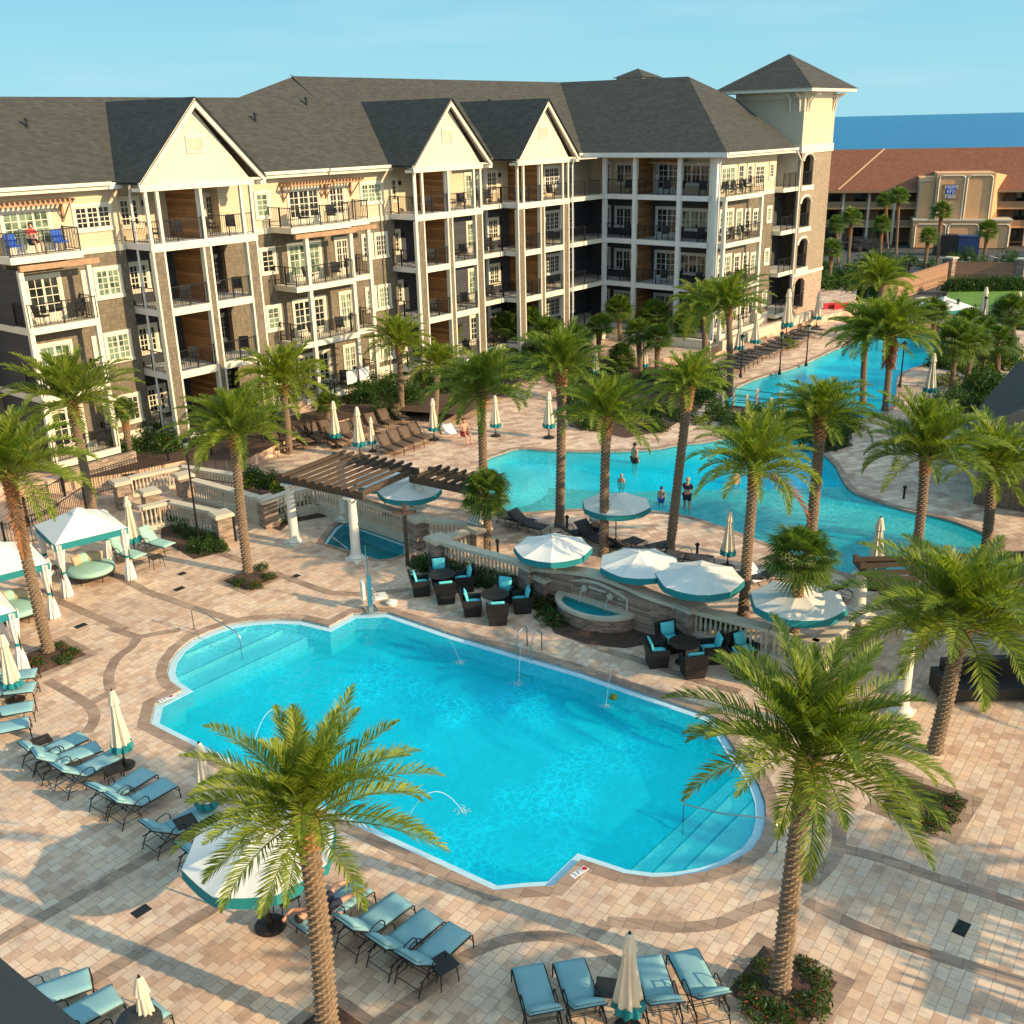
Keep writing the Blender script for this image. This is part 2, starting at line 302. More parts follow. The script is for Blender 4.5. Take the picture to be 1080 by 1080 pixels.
# ------------------------------------------------------------------ mesh builder
class MB:
    def __init__(s): s.v = []; s.f = []; s.mi = []; s.cur = 0; s.tone = None
    def add(s, vs, fs):
        o = len(s.v); s.v += [tuple(v) for v in vs]; s.f += [tuple(i+o for i in f) for f in fs]; s.mi += [s.cur]*len(fs); return s
    def box(s, x0, x1, y0, y1, z0, z1, T=None):
        if x0 > x1: x0, x1 = x1, x0
        if y0 > y1: y0, y1 = y1, y0
        if z0 > z1: z0, z1 = z1, z0
        v = [(x0, y0, z0), (x1, y0, z0), (x1, y1, z0), (x0, y1, z0), (x0, y0, z1), (x1, y0, z1), (x1, y1, z1), (x0, y1, z1)]
        if T: v = [T @ Vector(p) for p in v]
        return s.add(v, [(3, 2, 1, 0), (4, 5, 6, 7), (0, 1, 5, 4), (1, 2, 6, 5), (2, 3, 7, 6), (3, 0, 4, 7)])
    def tube(s, pts, r, n=6, cap=True):
        pts = [Vector(p) for p in pts]; rs = r if isinstance(r, (list, tuple)) else [r]*len(pts)
        vs = []; fs = []; prev = None
        for i, p in enumerate(pts):
            d = (pts[min(i+1, len(pts)-1)]-pts[max(i-1, 0)]).normalized()
            a = d.cross(Vector((0, 0, 1)) if abs(d.z) < .95 else Vector((1, 0, 0))).normalized()
            if prev and a.dot(prev) < 0: a = -a
            prev = a; b = d.cross(a)
            vs += [p+(a*math.cos(2*PI*k/n)+b*math.sin(2*PI*k/n))*rs[i] for k in range(n)]
        for i in range(len(pts)-1):
            for k in range(n): fs.append((i*n+k, i*n+(k+1) % n, (i+1)*n+(k+1) % n, (i+1)*n+k))
        if cap: fs += [tuple(range(n))[::-1], tuple((len(pts)-1)*n+k for k in range(n))]
        return s.add(vs, fs)
    def lathe(s, prof, n=12, c=(0, 0, 0), cap=True):
        vs = [(c[0]+r*math.cos(2*PI*k/n), c[1]+r*math.sin(2*PI*k/n), c[2]+z) for r, z in prof for k in range(n)]
        fs = [(i*n+k, i*n+(k+1) % n, (i+1)*n+(k+1) % n, (i+1)*n+k) for i in range(len(prof)-1) for k in range(n)]
        if cap: fs += [tuple(range(n))[::-1], tuple((len(prof)-1)*n+k for k in range(n))]
        return s.add(vs, fs)
    def poly(s, pts, z):  # flat polygon (concave ok)
        return s.holed([pts], z)
    def holed(s, loops, z):
        L = [[Vector((p[0], p[1], 0)) for p in l] for l in loops]; flat = [p for l in L for p in l]
        tri = tessellate_polygon(L); fs = []
        for t in tri:
            a, b, c = (flat[i] for i in t)
            fs.append(t if (b-a).cross(c-a).z > 0 else t[::-1])
        return s.add([(p.x, p.y, z) for p in flat], fs)
    def walls(s, pts, z0, z1, flip=False):
        n = len(pts); vs = [(p[0], p[1], z0) for p in pts]+[(p[0], p[1], z1) for p in pts]
        fs = [(i, (i+1) % n, n+(i+1) % n, n+i) for i in range(n)]
        return s.add(vs, [f[::-1] for f in fs] if flip else fs)
    def prism(s, pts, z0, z1):
        a = sum(pts[i][0]*pts[(i+1) % len(pts)][1]-pts[(i+1) % len(pts)][0]*pts[i][1] for i in range(len(pts)))
        if a < 0: pts = pts[::-1]
        s.walls(pts, z0, z1); s.holed([pts], z1); o = len(s.f); s.holed([pts], z0)
        for i in range(o, len(s.f)): s.f[i] = s.f[i][::-1]
        return s
    def xf(s, T): s.v = [tuple(T @ Vector(p)) for p in s.v]; return s
    def mesh(s, name, mats, smooth=False, bevel=0):
        me = bpy.data.meshes.new(name); me.from_pydata(s.v, [], s.f); me.update()
        for m in (mats if isinstance(mats, (list, tuple)) else [mats]): me.materials.append(m)
        if any(s.mi): me.polygons.foreach_set('material_index', s.mi)
        if smooth: me.polygons.foreach_set('use_smooth', [True]*len(me.polygons))
        if s.tone is not None:
            a = me.attributes.new('tone', 'FLOAT', 'POINT'); a.data.foreach_set('value', s.tone)
        return me
    def build(s, name, mats, parent=None, smooth=False, **k):
        return obj(name, s.mesh(name, mats, smooth), parent, **k)
def obj(name, me, parent=None, loc=None, rot=None, scale=None):
    o = bpy.data.objects.new(name, me); COL.objects.link(o)
    if parent: o.parent = parent
    if loc is not None: o.location = loc
    if rot is not None: o.rotation_euler = rot if isinstance(rot, (tuple, Euler)) else (0, 0, rot)
    if scale is not None: o.scale = scale if isinstance(scale, tuple) else (scale,)*3
    return o
def tag(o, label=None, cat=None, group=None, kind=None):
    if label: o['label'] = label
    if cat: o['category'] = cat
    if group: o['group'] = group
    if kind: o['kind'] = kind
    return o
def thing(name, label, cat, loc=(0, 0, 0), rz=0, group=None):
    o = obj(name, None, None, loc, rz if isinstance(rz, (tuple, Euler)) else (0, 0, rz)); return tag(o, label, cat, group)
KIDS = {}
def kids(o):
    return KIDS.get(o.name) or list(o.children)
def text_mesh(body, size, mat, parent, loc, rot=None, extrude=0):
    cu = bpy.data.curves.new('lettering', 'FONT'); cu.body = body; cu.size = size; cu.align_x = 'CENTER'; cu.align_y = 'CENTER'; cu.extrude = extrude
    tmp = bpy.data.objects.new('tmp', cu); COL.objects.link(tmp); dg = bpy.context.evaluated_depsgraph_get(); dg.update()
    me = bpy.data.meshes.new_from_object(tmp.evaluated_get(dg)); bpy.data.objects.remove(tmp); me.materials.clear(); me.materials.append(mat)
    return obj('lettering', me, parent, loc, rot)
def copy_tree(o, parent=None):
    c = o.copy(); COL.objects.link(c)
    if parent is not None: c.parent = parent
    for ch in list(o.children):
        copy_tree(ch, c)
    return c
def place(proto, used, loc, rz, label, group=None, scale=None):
    """first use moves the original, later uses copy it with its parts"""
    o = proto if not used.get(proto.name) else copy_tree(proto)
    used[proto.name] = 1
    o.location = loc; o.rotation_euler = rz if isinstance(rz, (tuple, Euler)) else (0, 0, rz)
    if scale: o.scale = scale if isinstance(scale, tuple) else (scale,)*3
    o['label'] = label
    if group: o['group'] = group
    return o
USED = {}
def struct(name, mb, mat): return tag(mb.build(name, mat), kind='structure')
def az(px, py, qx, qy, z=0):
    a, b = at(px, py, z), at(qx, qy, z); return math.atan2(b.y-a.y, b.x-a.x)
def xy(l, z=0): return [tuple(at(x, y, z)[:2]) for x, y in l]
def strip(pts, wd, closed=False):
    """offset both sides of a polyline"""
    n = len(pts); L = []; Rr = []
    for i in range(n):
        a = Vector(pts[(i-1) % n] if closed or i > 0 else pts[i]); b = Vector(pts[(i+1) % n] if closed or i < n-1 else pts[i])
        d = (b-a).normalized(); nn = Vector((-d.y, d.x)); p = Vector(pts[i])
        L.append(p+nn*wd/2); Rr.append(p-nn*wd/2)
    return L, Rr
def smooth_line(pts, k=4, closed=False):
    P = [Vector(p) for p in pts]; n = len(P); out_ = []
    rng = range(n) if closed else range(n-1)
    for i in rng:
        p0 = P[(i-1) % n] if closed or i > 0 else P[i]; p1 = P[i]; p2 = P[(i+1) % n]; p3 = P[(i+2) % n] if closed or i < n-2 else P[i+1]
        for j in range(k):
            t = j/k; out_.append(.5*((2*p1)+(-p0+p2)*t+(2*p0-5*p1+4*p2-p3)*t*t+(-p0+3*p1-3*p2+p3)*t**3))
    if not closed: out_.append(P[-1])
    return [tuple(p) for p in out_]
def inset(pts, d):
    """offset closed polygon (ccw) inward by d"""
    n = len(pts); o = []
    for i in range(n):
        a, b, c = Vector(pts[i-1]), Vector(pts[i]), Vector(pts[(i+1) % n])
        d1 = (b-a).normalized(); d2 = (c-b).normalized(); n1 = Vector((-d1.y, d1.x)); n2 = Vector((-d2.y, d2.x))
        k = (n1+n2); k = k/max(.35, k.length_squared/2) if k.length > 1e-6 else n1
        o.append(tuple(b+k*d))
    return o
def ccw(p):
    a = sum(p[i][0]*p[(i+1) % len(p)][1]-p[(i+1) % len(p)][0]*p[i][1] for i in range(len(p)))
    return p if a > 0 else p[::-1]
def clip(pts, a, b):
    """keep the part of polygon left of line a->b"""
    a, b = Vector(a), Vector(b); d = b-a; out_ = []
    sd = lambda p: d.x*(p[1]-a.y)-d.y*(p[0]-a.x)
    for i in range(len(pts)):
        p, q = pts[i], pts[(i+1) % len(pts)]; sp, sq = sd(p), sd(q)
        if sp >= 0: out_.append(p)
        if (sp >= 0) != (sq >= 0): t = sp/(sp-sq); out_.append((p[0]+(q[0]-p[0])*t, p[1]+(q[1]-p[1])*t))
    return out_

# ================================================================== GROUND, DECKS AND POOLS
ZF = .3; ZT = .9; WT = 1.25
struct('sea', MB().poly([(-30000, -6000), (30000, -6000), (30000, 40000), (-30000, 40000)], -2.2), M['sea'])
struct('beach', MB().poly([(-260, 172), (330, 172), (330, 190), (-260, 190)], -.9), M['sand'])

pool_px = [(158, 763), (163, 741.6), (192, 727), (180, 718.7), (176, 709), (178.5, 697), (188, 684), (202.6, 673), (222, 664.5), (243.5, 657), (267.6, 653.5), (294, 652), (318, 653), (347, 659.7), (372, 646.5), (409, 645),
           (480, 669), (611, 707), (741, 751), (757, 757), (764, 772), (779, 796), (792, 812), (801, 828), (807, 845), (808, 862), (804, 880), (793, 896), (768, 911), (744, 919), (715, 924), (689, 925), (658, 921), (636, 913.5), (613, 906),
           (584, 934), (555, 935.5), (521.7, 939), (330, 850)]
pool = ccw(xy(pool_px))
spa = ccw(xy([(340, 572), (352, 556), (362, 549), (430, 573), (430, 583), (412, 589), (398, 590)]))
far_px = [(514, 484), (530, 478), (547, 473), (578, 475), (617, 476), (655, 475.5), (694, 473), (714, 469), (744, 466), (790, 458), (832, 458), (858, 466), (869, 479), (880, 490), (885, 499), (891, 510), (902, 520), (935, 532), (963, 540), (1000, 548), (1045, 566), (1048, 580), (1010, 592),
          (960, 601), (905, 607), (860, 592), (820, 577), (800, 569), (764, 556), (730, 545), (694, 539), (655, 536), (611, 536.7), (583, 538), (555, 540), (534, 538), (520, 527), (513, 513), (510, 498)]
farpool = ccw(smooth_line(xy(far_px, ZF), 3, True))
river_px = [(762, 424), (775, 410), (797, 399.5), (818, 393), (836, 388), (862, 377), (886, 366), (915, 357), (950, 352), (985, 353), (997, 364), (992, 377), (960, 389), (947, 397), (944, 420), (930, 436), (905, 440), (860, 436), (800, 440)]
river = ccw(smooth_line(xy(river_px, ZF), 3, True))
shelf_px = [(980, 322), (1100, 322), (1100, 350), (990, 340)]

def grow(p): return inset(p, -.25)
struct('ground', MB().holed([[(-260, -120), (330, -120), (330, 172), (-260, 172)], grow(pool), grow(spa), grow(farpool), grow(river)], -.14), M['ground'])
near_edge = [at(203, 505, WT), at(280, 526, WT), at(303, 518, WT), at(332, 512, WT), at(440, 545, WT), at(506, 554, WT), at(498, 557, WT), at(461, 568, WT), at(558, 594, WT), at(590, 599, WT), at(631, 604, WT), at(659, 613.6, WT), at(687, 626, WT), at(727, 638, WT), at(814, 662, WT), at(860, 676, WT)]
NE = [tuple(p[:2]) for p in near_edge]
CN = tuple(at(905, 648, WT)[:2])
far_poly = [(-90, 40), tuple(at(0, 530, ZF)[:2]), tuple(at(120, 525, ZF)[:2]), tuple(at(172, 538, ZF)[:2]), tuple(at(196, 525, ZF)[:2])]+NE+[CN, (14, 31), (40, 31), (120, 31), (120, 84.5), (38, 86), (28, 100), (-90, 100)]
near_poly = [(-75, -30), (75, -30), (75, 45), (5, 45), (-20, 52), (-75, 52)]
struct('pool_deck', MB().holed([near_poly, pool, spa], 0), M['paver'])
mb = MB().holed([far_poly, farpool, river], ZF); mb.walls(far_poly, -.1, ZF)
struct('upper_deck', mb, M['paver_far'])

def coping(name, pts, wd, z, m):
    o_ = inset(pts, -wd); n = len(pts)
    vs = [(*p[:2], z) for p in o_]+[(*p[:2], z) for p in pts]+[(*p[:2], z-.16) for p in pts]
    fs = [(i, (i+1) % n, n+(i+1) % n, n+i) for i in range(n)]+[(n+i, n+(i+1) % n, 2*n+(i+1) % n, 2*n+i) for i in range(n)]
    return struct(name, MB().add(vs, fs), m)
def make_pool(name, pts, zt, depth, mat, wmat, ledge=.22, steps=()):
    b = MB(); b.walls(pts, zt-depth, zt-.02, True); b.holed([pts], zt-depth)
    for (pa, pb, dz) in steps:
        c = ccw(clip(pts, pa, pb)); c = inset(c, .01)
        if zt == 0:
            e1, e2 = Vector(pa), Vector(pb); dd_ = (e2-e1).normalized(); nn_ = Vector((-dd_.y, dd_.x)); far_ = [clip(clip(pts, pa, pb), tuple(e2+nn_*.045), tuple(e1+nn_*.045))]
            tag(MB().holed(far_, zt-dz+.006).build('step_nosing', M['nosing']), kind='structure')
        b.walls(c, zt-depth, zt-dz, False); b.holed([c], zt-dz)
    struct(name+'_basin', b, mat)
    if ledge:
        i1 = inset(pts, .015); i2 = inset(pts, ledge); n = len(pts)
        vs = [(*p, zt-.085) for p in i1]+[(*p, zt-.085) for p in i2]+[(*p, zt-.55) for p in i2]
        fs = [(i, (i+1) % n, n+(i+1) % n, n+i) for i in range(n)]+[(n+i, n+(i+1) % n, 2*n+(i+1) % n, 2*n+i) for i in range(n)]
        struct(name+'_ledge', MB().add(vs, fs), M['tile'])
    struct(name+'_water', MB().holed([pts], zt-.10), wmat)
def L2(a, b): return tuple(at(*a, -.3)[:2]), tuple(at(*b, -.3)[:2])
def stepsof(lst): return [(*L2(b, a), d) for a, b, d in lst]
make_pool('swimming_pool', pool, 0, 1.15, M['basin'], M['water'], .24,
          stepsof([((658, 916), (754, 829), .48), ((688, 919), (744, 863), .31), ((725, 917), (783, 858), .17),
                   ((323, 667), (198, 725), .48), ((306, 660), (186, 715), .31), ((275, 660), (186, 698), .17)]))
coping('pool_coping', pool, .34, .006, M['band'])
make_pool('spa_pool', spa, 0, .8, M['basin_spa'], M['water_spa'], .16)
coping('spa_coping', spa, .25, .006, M['band'])
# far pool: sloping beach entry on its left
b = MB(); b.walls(farpool, ZF-1.1, ZF-.02, True)
cx = at(514, 510, ZF)
def fdepth(p):
    d = math.hypot(p[0]-cx.x, p[1]-cx.y); return max(.14, min(1.1, (d-1.0)*.16))
gx = [(-4+.8*i, 26+.8*j) for i in range(30) for j in range(34)]
def inside(p, poly):
    c = False; n = len(poly)
    for i in range(n):
        x1, y1 = poly[i]; x2, y2 = poly[(i+1) % n]
        if (y1 > p[1]) != (y2 > p[1]) and p[0] < (x2-x1)*(p[1]-y1)/(y2-y1)+x1: c = not c
    return c
vs = [(x, y, ZF-fdepth((x, y))) for x, y in gx]; fs = []
big = inset(farpool, -1.4)
for i in range(29):
    for j in range(33):
        q = (i*34+j, (i+1)*34+j, (i+1)*34+j+1, i*34+j+1)
        if all(inside(gx[k], big) for k in q): fs.append(q)
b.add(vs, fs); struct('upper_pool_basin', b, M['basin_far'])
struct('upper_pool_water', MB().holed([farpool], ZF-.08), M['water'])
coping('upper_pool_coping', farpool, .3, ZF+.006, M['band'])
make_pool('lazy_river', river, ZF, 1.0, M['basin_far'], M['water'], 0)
coping('lazy_river_coping', river, .3, ZF+.006, M['band'])

def bandline(l, wd=.34, z=.004, sm=4, h=0):
    pts = [tuple(at(x, y, h)[:2]) for x, y in l]
    if sm: pts = smooth_line(pts, sm)
    a, c = strip(pts, wd); n = len(pts)
    return MB().add([(*p, h+z) for p in a]+[(*p, h+z) for p in c], [(n+i, n+i+1, i+1, i) for i in range(n-1)])
bands = [([(455, 1003), (480, 1013), (500, 1004), (535, 991), (577, 987), (613, 994), (644, 1010), (665, 1026)], 4),
         ([(622, 990), (641, 973)], 0), ([(641, 972), (674, 974.5), (716, 978), (758, 974), (787, 961), (819, 950), (844, 938), (866, 922), (882, 900), (885, 872), (876, 845), (863, 822)], 4),
         ([(850, 950), (897, 974), (960, 998), (1020, 1018), (1100, 1042)], 4), ([(888, 895), (929, 905), (992, 927), (1100, 962)], 4),
         ([(-20, 1003), (155, 905), (200, 880)], 0), ([(70, 1050), (150, 1003), (250, 943), (300, 912)], 0),
         ([(50, 718), (75, 732), (93, 743), (100, 757), (92, 773)], 4), ([(117, 728), (115, 713), (123, 695), (138, 683), (147, 670)], 4),
         ([(115, 662), (146, 672), (190, 664)], 0), ([(97, 741), (118, 730)], 0),
         ([(380, 1095), (420, 1065), (460, 1037), (485, 1013)], 0), ([(330, 1062), (360, 1078), (390, 1100)], 0),
         ([(20, 612), (56, 631), (95, 648), (133, 664)], 0), ([(112, 601), (155, 624), (210, 643), (250, 655)], 0), ([(214, 578), (258, 592)], 0),
         ([(290, 604), (341, 623), (363, 626), (391, 626), (434, 621)], 4), ([(590, 662), (612, 675), (634, 684), (664, 693), (693, 703), (730, 716), (780, 730)], 4)]
for i, (l, sm) in enumerate(bands):
    o = bandline(l, .32 if i > 1 else .30, .004+.0006*i, sm).build('paving_border', M['band']); tag(o, kind='structure')

# square planting beds round the palms: mulch sheet and a paver border
def bed(c, r, rot, name='planting_bed'):
    c = Vector(c); q = [tuple(c+Vector((r*math.cos(rot+PI/4+k*PI/2), r*math.sin(rot+PI/4+k*PI/2)))) for k in range(4)]
    o_ = [tuple(c+(Vector(p)-c)*1.34) for p in q]
    vs = [(*p, .008) for p in o_]+[(*p, .008) for p in q]
    tag(MB().add(vs, [(i, (i+1) % 4, 4+(i+1) % 4, 4+i) for i in range(4)]).build('bed_border', M['band']), kind='structure')
    # slightly mounded mulch
    n = 9; g = []; f = []
    for i in range(n):
        for j in range(n):
            u, v = i/(n-1), j/(n-1); P = (Vector(q[0])*(1-u)+Vector(q[1])*u)*(1-v)+(Vector(q[3])*(1-u)+Vector(q[2])*u)*v
            e = min(u, 1-u, v, 1-v); g.append((P.x, P.y, .010+min(.10, e*.6)+rnd.uniform(0, .025)*(e > 0)))
    for i in range(n-1):
        for j in range(n-1): f.append((i*n+j, (i+1)*n+j, (i+1)*n+j+1, i*n+j+1))
    tag(MB().add(g, f).build(name, M['mulch']), kind='structure')
BEDS = {}
for k, (px, py, r, rt) in {'a': (825, 1042, 1.12, BANG), 'b': (975, 848, 1.15, BANG), 'c': (263, 611, 1.0, BANG), 'd': (53, 693, 1.15, BANG), 'e': (345, 1100, 1.0, BANG)}.items():
    P = at(px, py); BEDS[k] = P; bed((P.x, P.y), r, rt)

def sheet(name, l, z, m, h=0): return tag(MB().poly([tuple(at(x, y, h)[:2]) for x, y in l], z).build(name, m), kind='structure')
sheet('planting_bed', [(170, 548), (224, 566), (242, 566), (238, 582), (205, 590), (170, 570)], .02, M['mulch'])
sheet('planting_bed', [(284, 556), (300, 540), (332, 532), (345, 545), (305, 552), (296, 560)], .02, M['mulch'])
sheet('planting_bed', [(435, 585), (450, 590), (590, 626), (560, 634), (455, 605), (430, 598)], .02, M['mulch'])
sheet('planting_bed', [(566, 640), (590, 628), (690, 655), (720, 660), (700, 676), (660, 684), (620, 680), (585, 668)], .025, M['mulch'])
sheet('planting_bed', [(715, 655), (790, 672), (790, 682), (722, 668)], .02, M['mulch'])
# planted strip between the upper deck and the hotel
TER = [(-40, 520), (60, 506), (130, 496), (200, 482), (255, 484), (330, 450), (400, 430), (490, 412), (560, 393), (620, 378), (700, 378), (740, 372), (790, 352), (850, 338), (900, 326), (905, 300), (600, 330), (300, 400), (100, 420), (-40, 440)]
mb = MB(); mb.prism([tuple(at(x, y, ZT)[:2]) for x, y in TER], 0, ZT); struct('hotel_terrace', mb, M['paver_far'])
sheet('planting_bed', [(60, 508), (130, 470), (200, 462), (300, 440), (420, 415), (470, 395), (560, 370), (620, 372), (560, 395), (490, 438), (400, 432), (330, 452), (255, 486), (200, 484), (130, 498)], ZT+.012, M['mulch'], ZT)
sheet('planting_bed', [(590, 392), (640, 380), (760, 385), (740, 430), (700, 455), (660, 462), (600, 450)], ZF+.012, M['mulch'], ZF)
sheet('planting_bed', [(740, 440), (860, 432), (900, 470), (870, 478), (840, 456), (790, 455)], ZF+.012, M['mulch'], ZF)
sheet('planting_bed', [(252, 515), (262, 497), (305, 506), (300, 520), (280, 524)], ZF+.012, M['mulch'], ZF)
sheet('lawn', [(985, 333), (1000, 308), (1100, 305), (1120, 333)], ZF+.02, M['lawn'], ZF)
sheet('lawn', [(862, 318), (872, 306), (905, 303), (900, 320)], ZF+.02, M['lawn'], ZF)
struct('parking_lot', MB().poly([(20, 96), (160, 86), (180, 136), (28, 143)], -.10), M['asphalt'])
struct('road', MB().poly([(-80, 104), (24, 98), (30, 108), (-80, 116)], -.09), M['asphalt'])
mb = MB()
for k in range(9):
    x = 46+k*3.0; mb.box(x, x+.12, 122, 127, -.096, -.092)
struct('parking_lines', mb, M['line'])
for px, py, s_ in [(149, 961, .16), (1014, 979, .2), (189, 621, .17), (85, 660, .17), (311, 608, .17), (192, 605, .12)]:
    P = at(px, py); g = MB(); g.box(-s_-.03, s_+.03, -.13, .13, -.02, .010); o = g.build('drain_grate', M['black'], None, loc=P, rot=(0, 0, BANG))
    g = MB()
    for k in range(7): g.box(-s_+k*s_/3.2, -s_+k*s_/3.2+.02, -.11, .11, .0101, .018)
    g.build('grate_bar', M['grey'], o)
    tag(o, {149: 'square black drain grate in the shaded pavers between two dark bands', 1014: 'black drain grate among striped shadows near the right edge', 189: 'small dark drain grate between the cabanas and the palm bed', 85: 'small dark drain grate beside the leftmost leaning palm', 311: 'small drain grate between the palm bed and the dark curved border', 192: 'tiny drain cover on the sunlit terrace before the balustrade'}[px], 'drain', 'drain grates set in the paving')

# ================================================================== HOTEL
UB = 90-39.84
hotel = thing('hotel_building', 'long four-storey resort hotel with white gabled balcony towers and dark shingle roof', 'building', (0, 0, 0), R(UB))
F = [1.5, 4.7, 7.85, 11.0]
def P_(name, mb, m, **k): return mb.build(name, m, hotel, **k)
WINC = {}
def win_mesh(wd, h, k, ny=4, door=False, thin=False, shade=False):
    key = (round(wd, 2), round(h, 2), k, ny, door, shade)
    if key in WINC: return WINC[key]
    fr = MB(); gl = MB(); c = .15; x0, x1 = -wd/2, wd/2
    fr.box(x0, x0+c, -.06, .03, 0, h); fr.box(x1-c, x1, -.06, .03, 0, h); fr.box(x0+c, x1-c, -.06, .03, h-c-.03, h); fr.box(x0-.03, x1+.03, -.09, .03, -.07, .09 if not door else .02)
    iw = (wd-2*c)/k
    for i in range(k):
        a = x0+c+i*iw; bb = a+iw; e = .055; z0 = .09 if not door else .3; z1 = h-c-.03
        fr.box(a, a+e, -.02, .03, z0, z1); fr.box(bb-e, bb, -.02, .03, z0, z1); fr.box(a+e, bb-e, -.02, .03, z0, z0+e); fr.box(a+e, bb-e, -.02, .03, z1-e, z1)
        if door: fr.box(a, bb, -.02, .03, .02, .3)
        fr.box((a+bb)/2-.018, (a+bb)/2+.018, -.016, .03, z0+e, z1-e)
        for j in range(1, ny): z = z0+e+(z1-z0-2*e)*j/ny; fr.box(a+e, bb-e, -.014, .028, z-.018, z+.018)
        gl.add([(a+e, -.006, z0+e), (bb-e, -.006, z0+e), (bb-e, -.006, z1-e), (a+e, -.006, z1-e)], [(0, 1, 2, 3)])
    WINC[key] = (fr.mesh('window_frame', M['trim'] if not shade else M['bluewhite']), [gl.mesh('window_pane', M['glass']), gl.mesh('window_pane', M['glass_curtain'])])
    return WINC[key]
def window(s, w_, z, wd, h, k=1, face='w', ny=4, door=False, shade=False, cur=None, parent=None):
    fm, gm = win_mesh(wd, h, k, ny, door, shade=shade)
    o = obj('french_door' if door else 'window', fm, parent or hotel, (s, w_, z), (0, 0, 0 if face == 'w' else -PI/2))
    obj('pane', gm[1 if (rnd.random() < .38 if cur is None else cur) else 0], o); return o
def rail_mesh(L, h=1.05):
    m = MB(); m.box(0, L, -.025, .025, h-.04, h); m.box(0, L, -.02, .02, .08, .11)
    n = max(2, int(L/.13))
    for i in range(1, n): x = L*i/n; m.box(x-.008, x+.008, -.008, .008, .11, h-.04)
    for x in [0, L]+([L/2] if L > 1.6 else []): m.box(x-.025, x+.025, -.025, .025, 0, h+.03)
    return m.mesh('railing', M['black'])
RC = {}
def railing(a, b, z, parent=None):
    L = math.hypot(b[0]-a[0], b[1]-a[1]); k = round(L, 1)
    if k not in RC: RC[k] = rail_mesh(k)
    return obj('railing', RC[k], parent or hotel, (a[0], a[1], z), (0, 0, math.atan2(b[1]-a[1], b[0]-a[0])), (L/k, 1, 1))

W0 = 47.8   # main wall plane; gable fronts at 45.5; wing end facade at 36.7
def wallband(s0, s1, w_, thick=.3, z0=.9, low='shake'):
    """one stretch of facade facing the pools: base, shake, belt, cream top"""
    P_('wall', MB().box(s0, s1, w_, w_+thick, 1.75, 10.66), M[low])
    P_('wall', MB().box(s0, s1, w_, w_+thick, 10.96, 13.85), M['cream'])
    P_('belt_course', MB().box(s0, s1, w_-.04, w_+thick, 10.66, 10.96), M['trim'])
    P_('base_wall', MB().box(s0, s1, w_-.05, w_+thick, z0-.1, 1.75), M['trim'])
# left block, gabled porches and middle block
wallband(8, 22.2, W0+3.0); wallband(22.2, 28.2, W0); wallband(28.2, 33.9, W0+.7, low='siding_shade'); wallband(33.9, 46.6, W0); wallband(46.6, 62.5, W0+.7, low='siding_shade')
# return walls
for s_, a, b_ in [(22.2, W0+.3, W0+3.3), (28.2, W0+.3, W0+1.0), (33.9, W0+.3, W0+1.0), (46.6, W0+.3, W0+1.0)]:
    P_('wall', MB().box(s_-.01, s_+.2, a, b_, .8, 10.66), M['siding_shade']); P_('wall', MB().box(s_, s_+.2, a, b_, 10.66, 13.85), M['cream'])
# back of the hotel (closed volume)
P_('rear_wall', MB().box(8, 82, 60.5, 60.8, .8, 13.85), M['shake']); P_('end_wall', MB().box(7.7, 8, 50.8, 60.8, .8, 13.85), M['shake'])
# windows of the left block
for z, wd, k, h in ((F[3]+.72, 2.05, 3, 1.25),): window(26.75, W0, z, wd, h, k)
for i, z in enumerate(F[:3]):
    window(27.03, W0, z+.66, 1.5, 1.5, 2, ny=4); window(25.9, W0, z+.70, .5, 1.4, 1)
window(23.5, W0, F[3]+.02, 2.4, 1.95, 3, door=True); 
for i in (0, 1, 2): window(23.75, W0, F[i]+.02, 1.8, 2.15, 2, door=True)
for z in F: window(20.2, W0+3, z+.7, 1.6, 1.35, 2, shade=True)
def balcony(s0, s1, w_, z, back=W0, left=True, right=True, front=True, beam=False, th=.3):
    o = P_('balcony_slab', MB().box(s0, s1, w_, back, z-th, z), M['trim'])
    if front: railing((s0+.06, w_+.06), (s1-.06, w_+.06), z)
    if left: railing((s0+.06, back-.03), (s0+.06, w_+.06), z)
    if right: railing((s1-.06, w_+.06), (s1-.06, back-.03), z)
    return o
for i in (3, 2, 1, 0): balcony(22.1 if i < 3 else 21.8, 25.5 if i < 3 else 25.2, 46.4, F[i])
P_('timber_beam', MB().box(22.1, 25.9, 46.3, 46.5, 10.38, 10.62), M['timber_light'])
for s_ in (22.18, 25.42): P_('porch_column', MB().box(s_-.11, s_+.11, 46.44, 46.66, 1.5, 10.4), M['trim'])
P_('belt_course', MB().box(22.14, 22.19, 46.7, 50.7, 7.5, 7.8), M['trim']); P_('belt_course', MB().box(22.14, 22.19, 46.7, 50.7, 4.35, 4.65), M['trim'])
P_('porch_side_wall', MB().box(22.19, 22.4, 46.66, W0+.31, .9, 10.4), M['siding_shade'])
def pergola_awning(s0, s1, w_=W0):
    m = MB(); m.box(s0, s1, w_-.95, w_-.85, 13.08, 13.2); m.box(s0, s1, w_-.12, w_-.02, 13.08, 13.2)
    n = int((s1-s0)/.22)
    for i in range(n+1): x = s0+(s1-s0)*i/n; m.box(x-.035, x+.035, w_-1.1, w_-.01, 13.2, 13.3)
    for x in (s0+.15, s1-.15):
        m.box(x-.05, x+.05, w_-.1, w_-.01, 12.25, 13.08); m.tube([(x, w_-.08, 12.35), (x, w_-.85, 13.08)], .045, 4)
    P_('awning', m, M['timber_light'])
pergola_awning(21.9, 25.4)
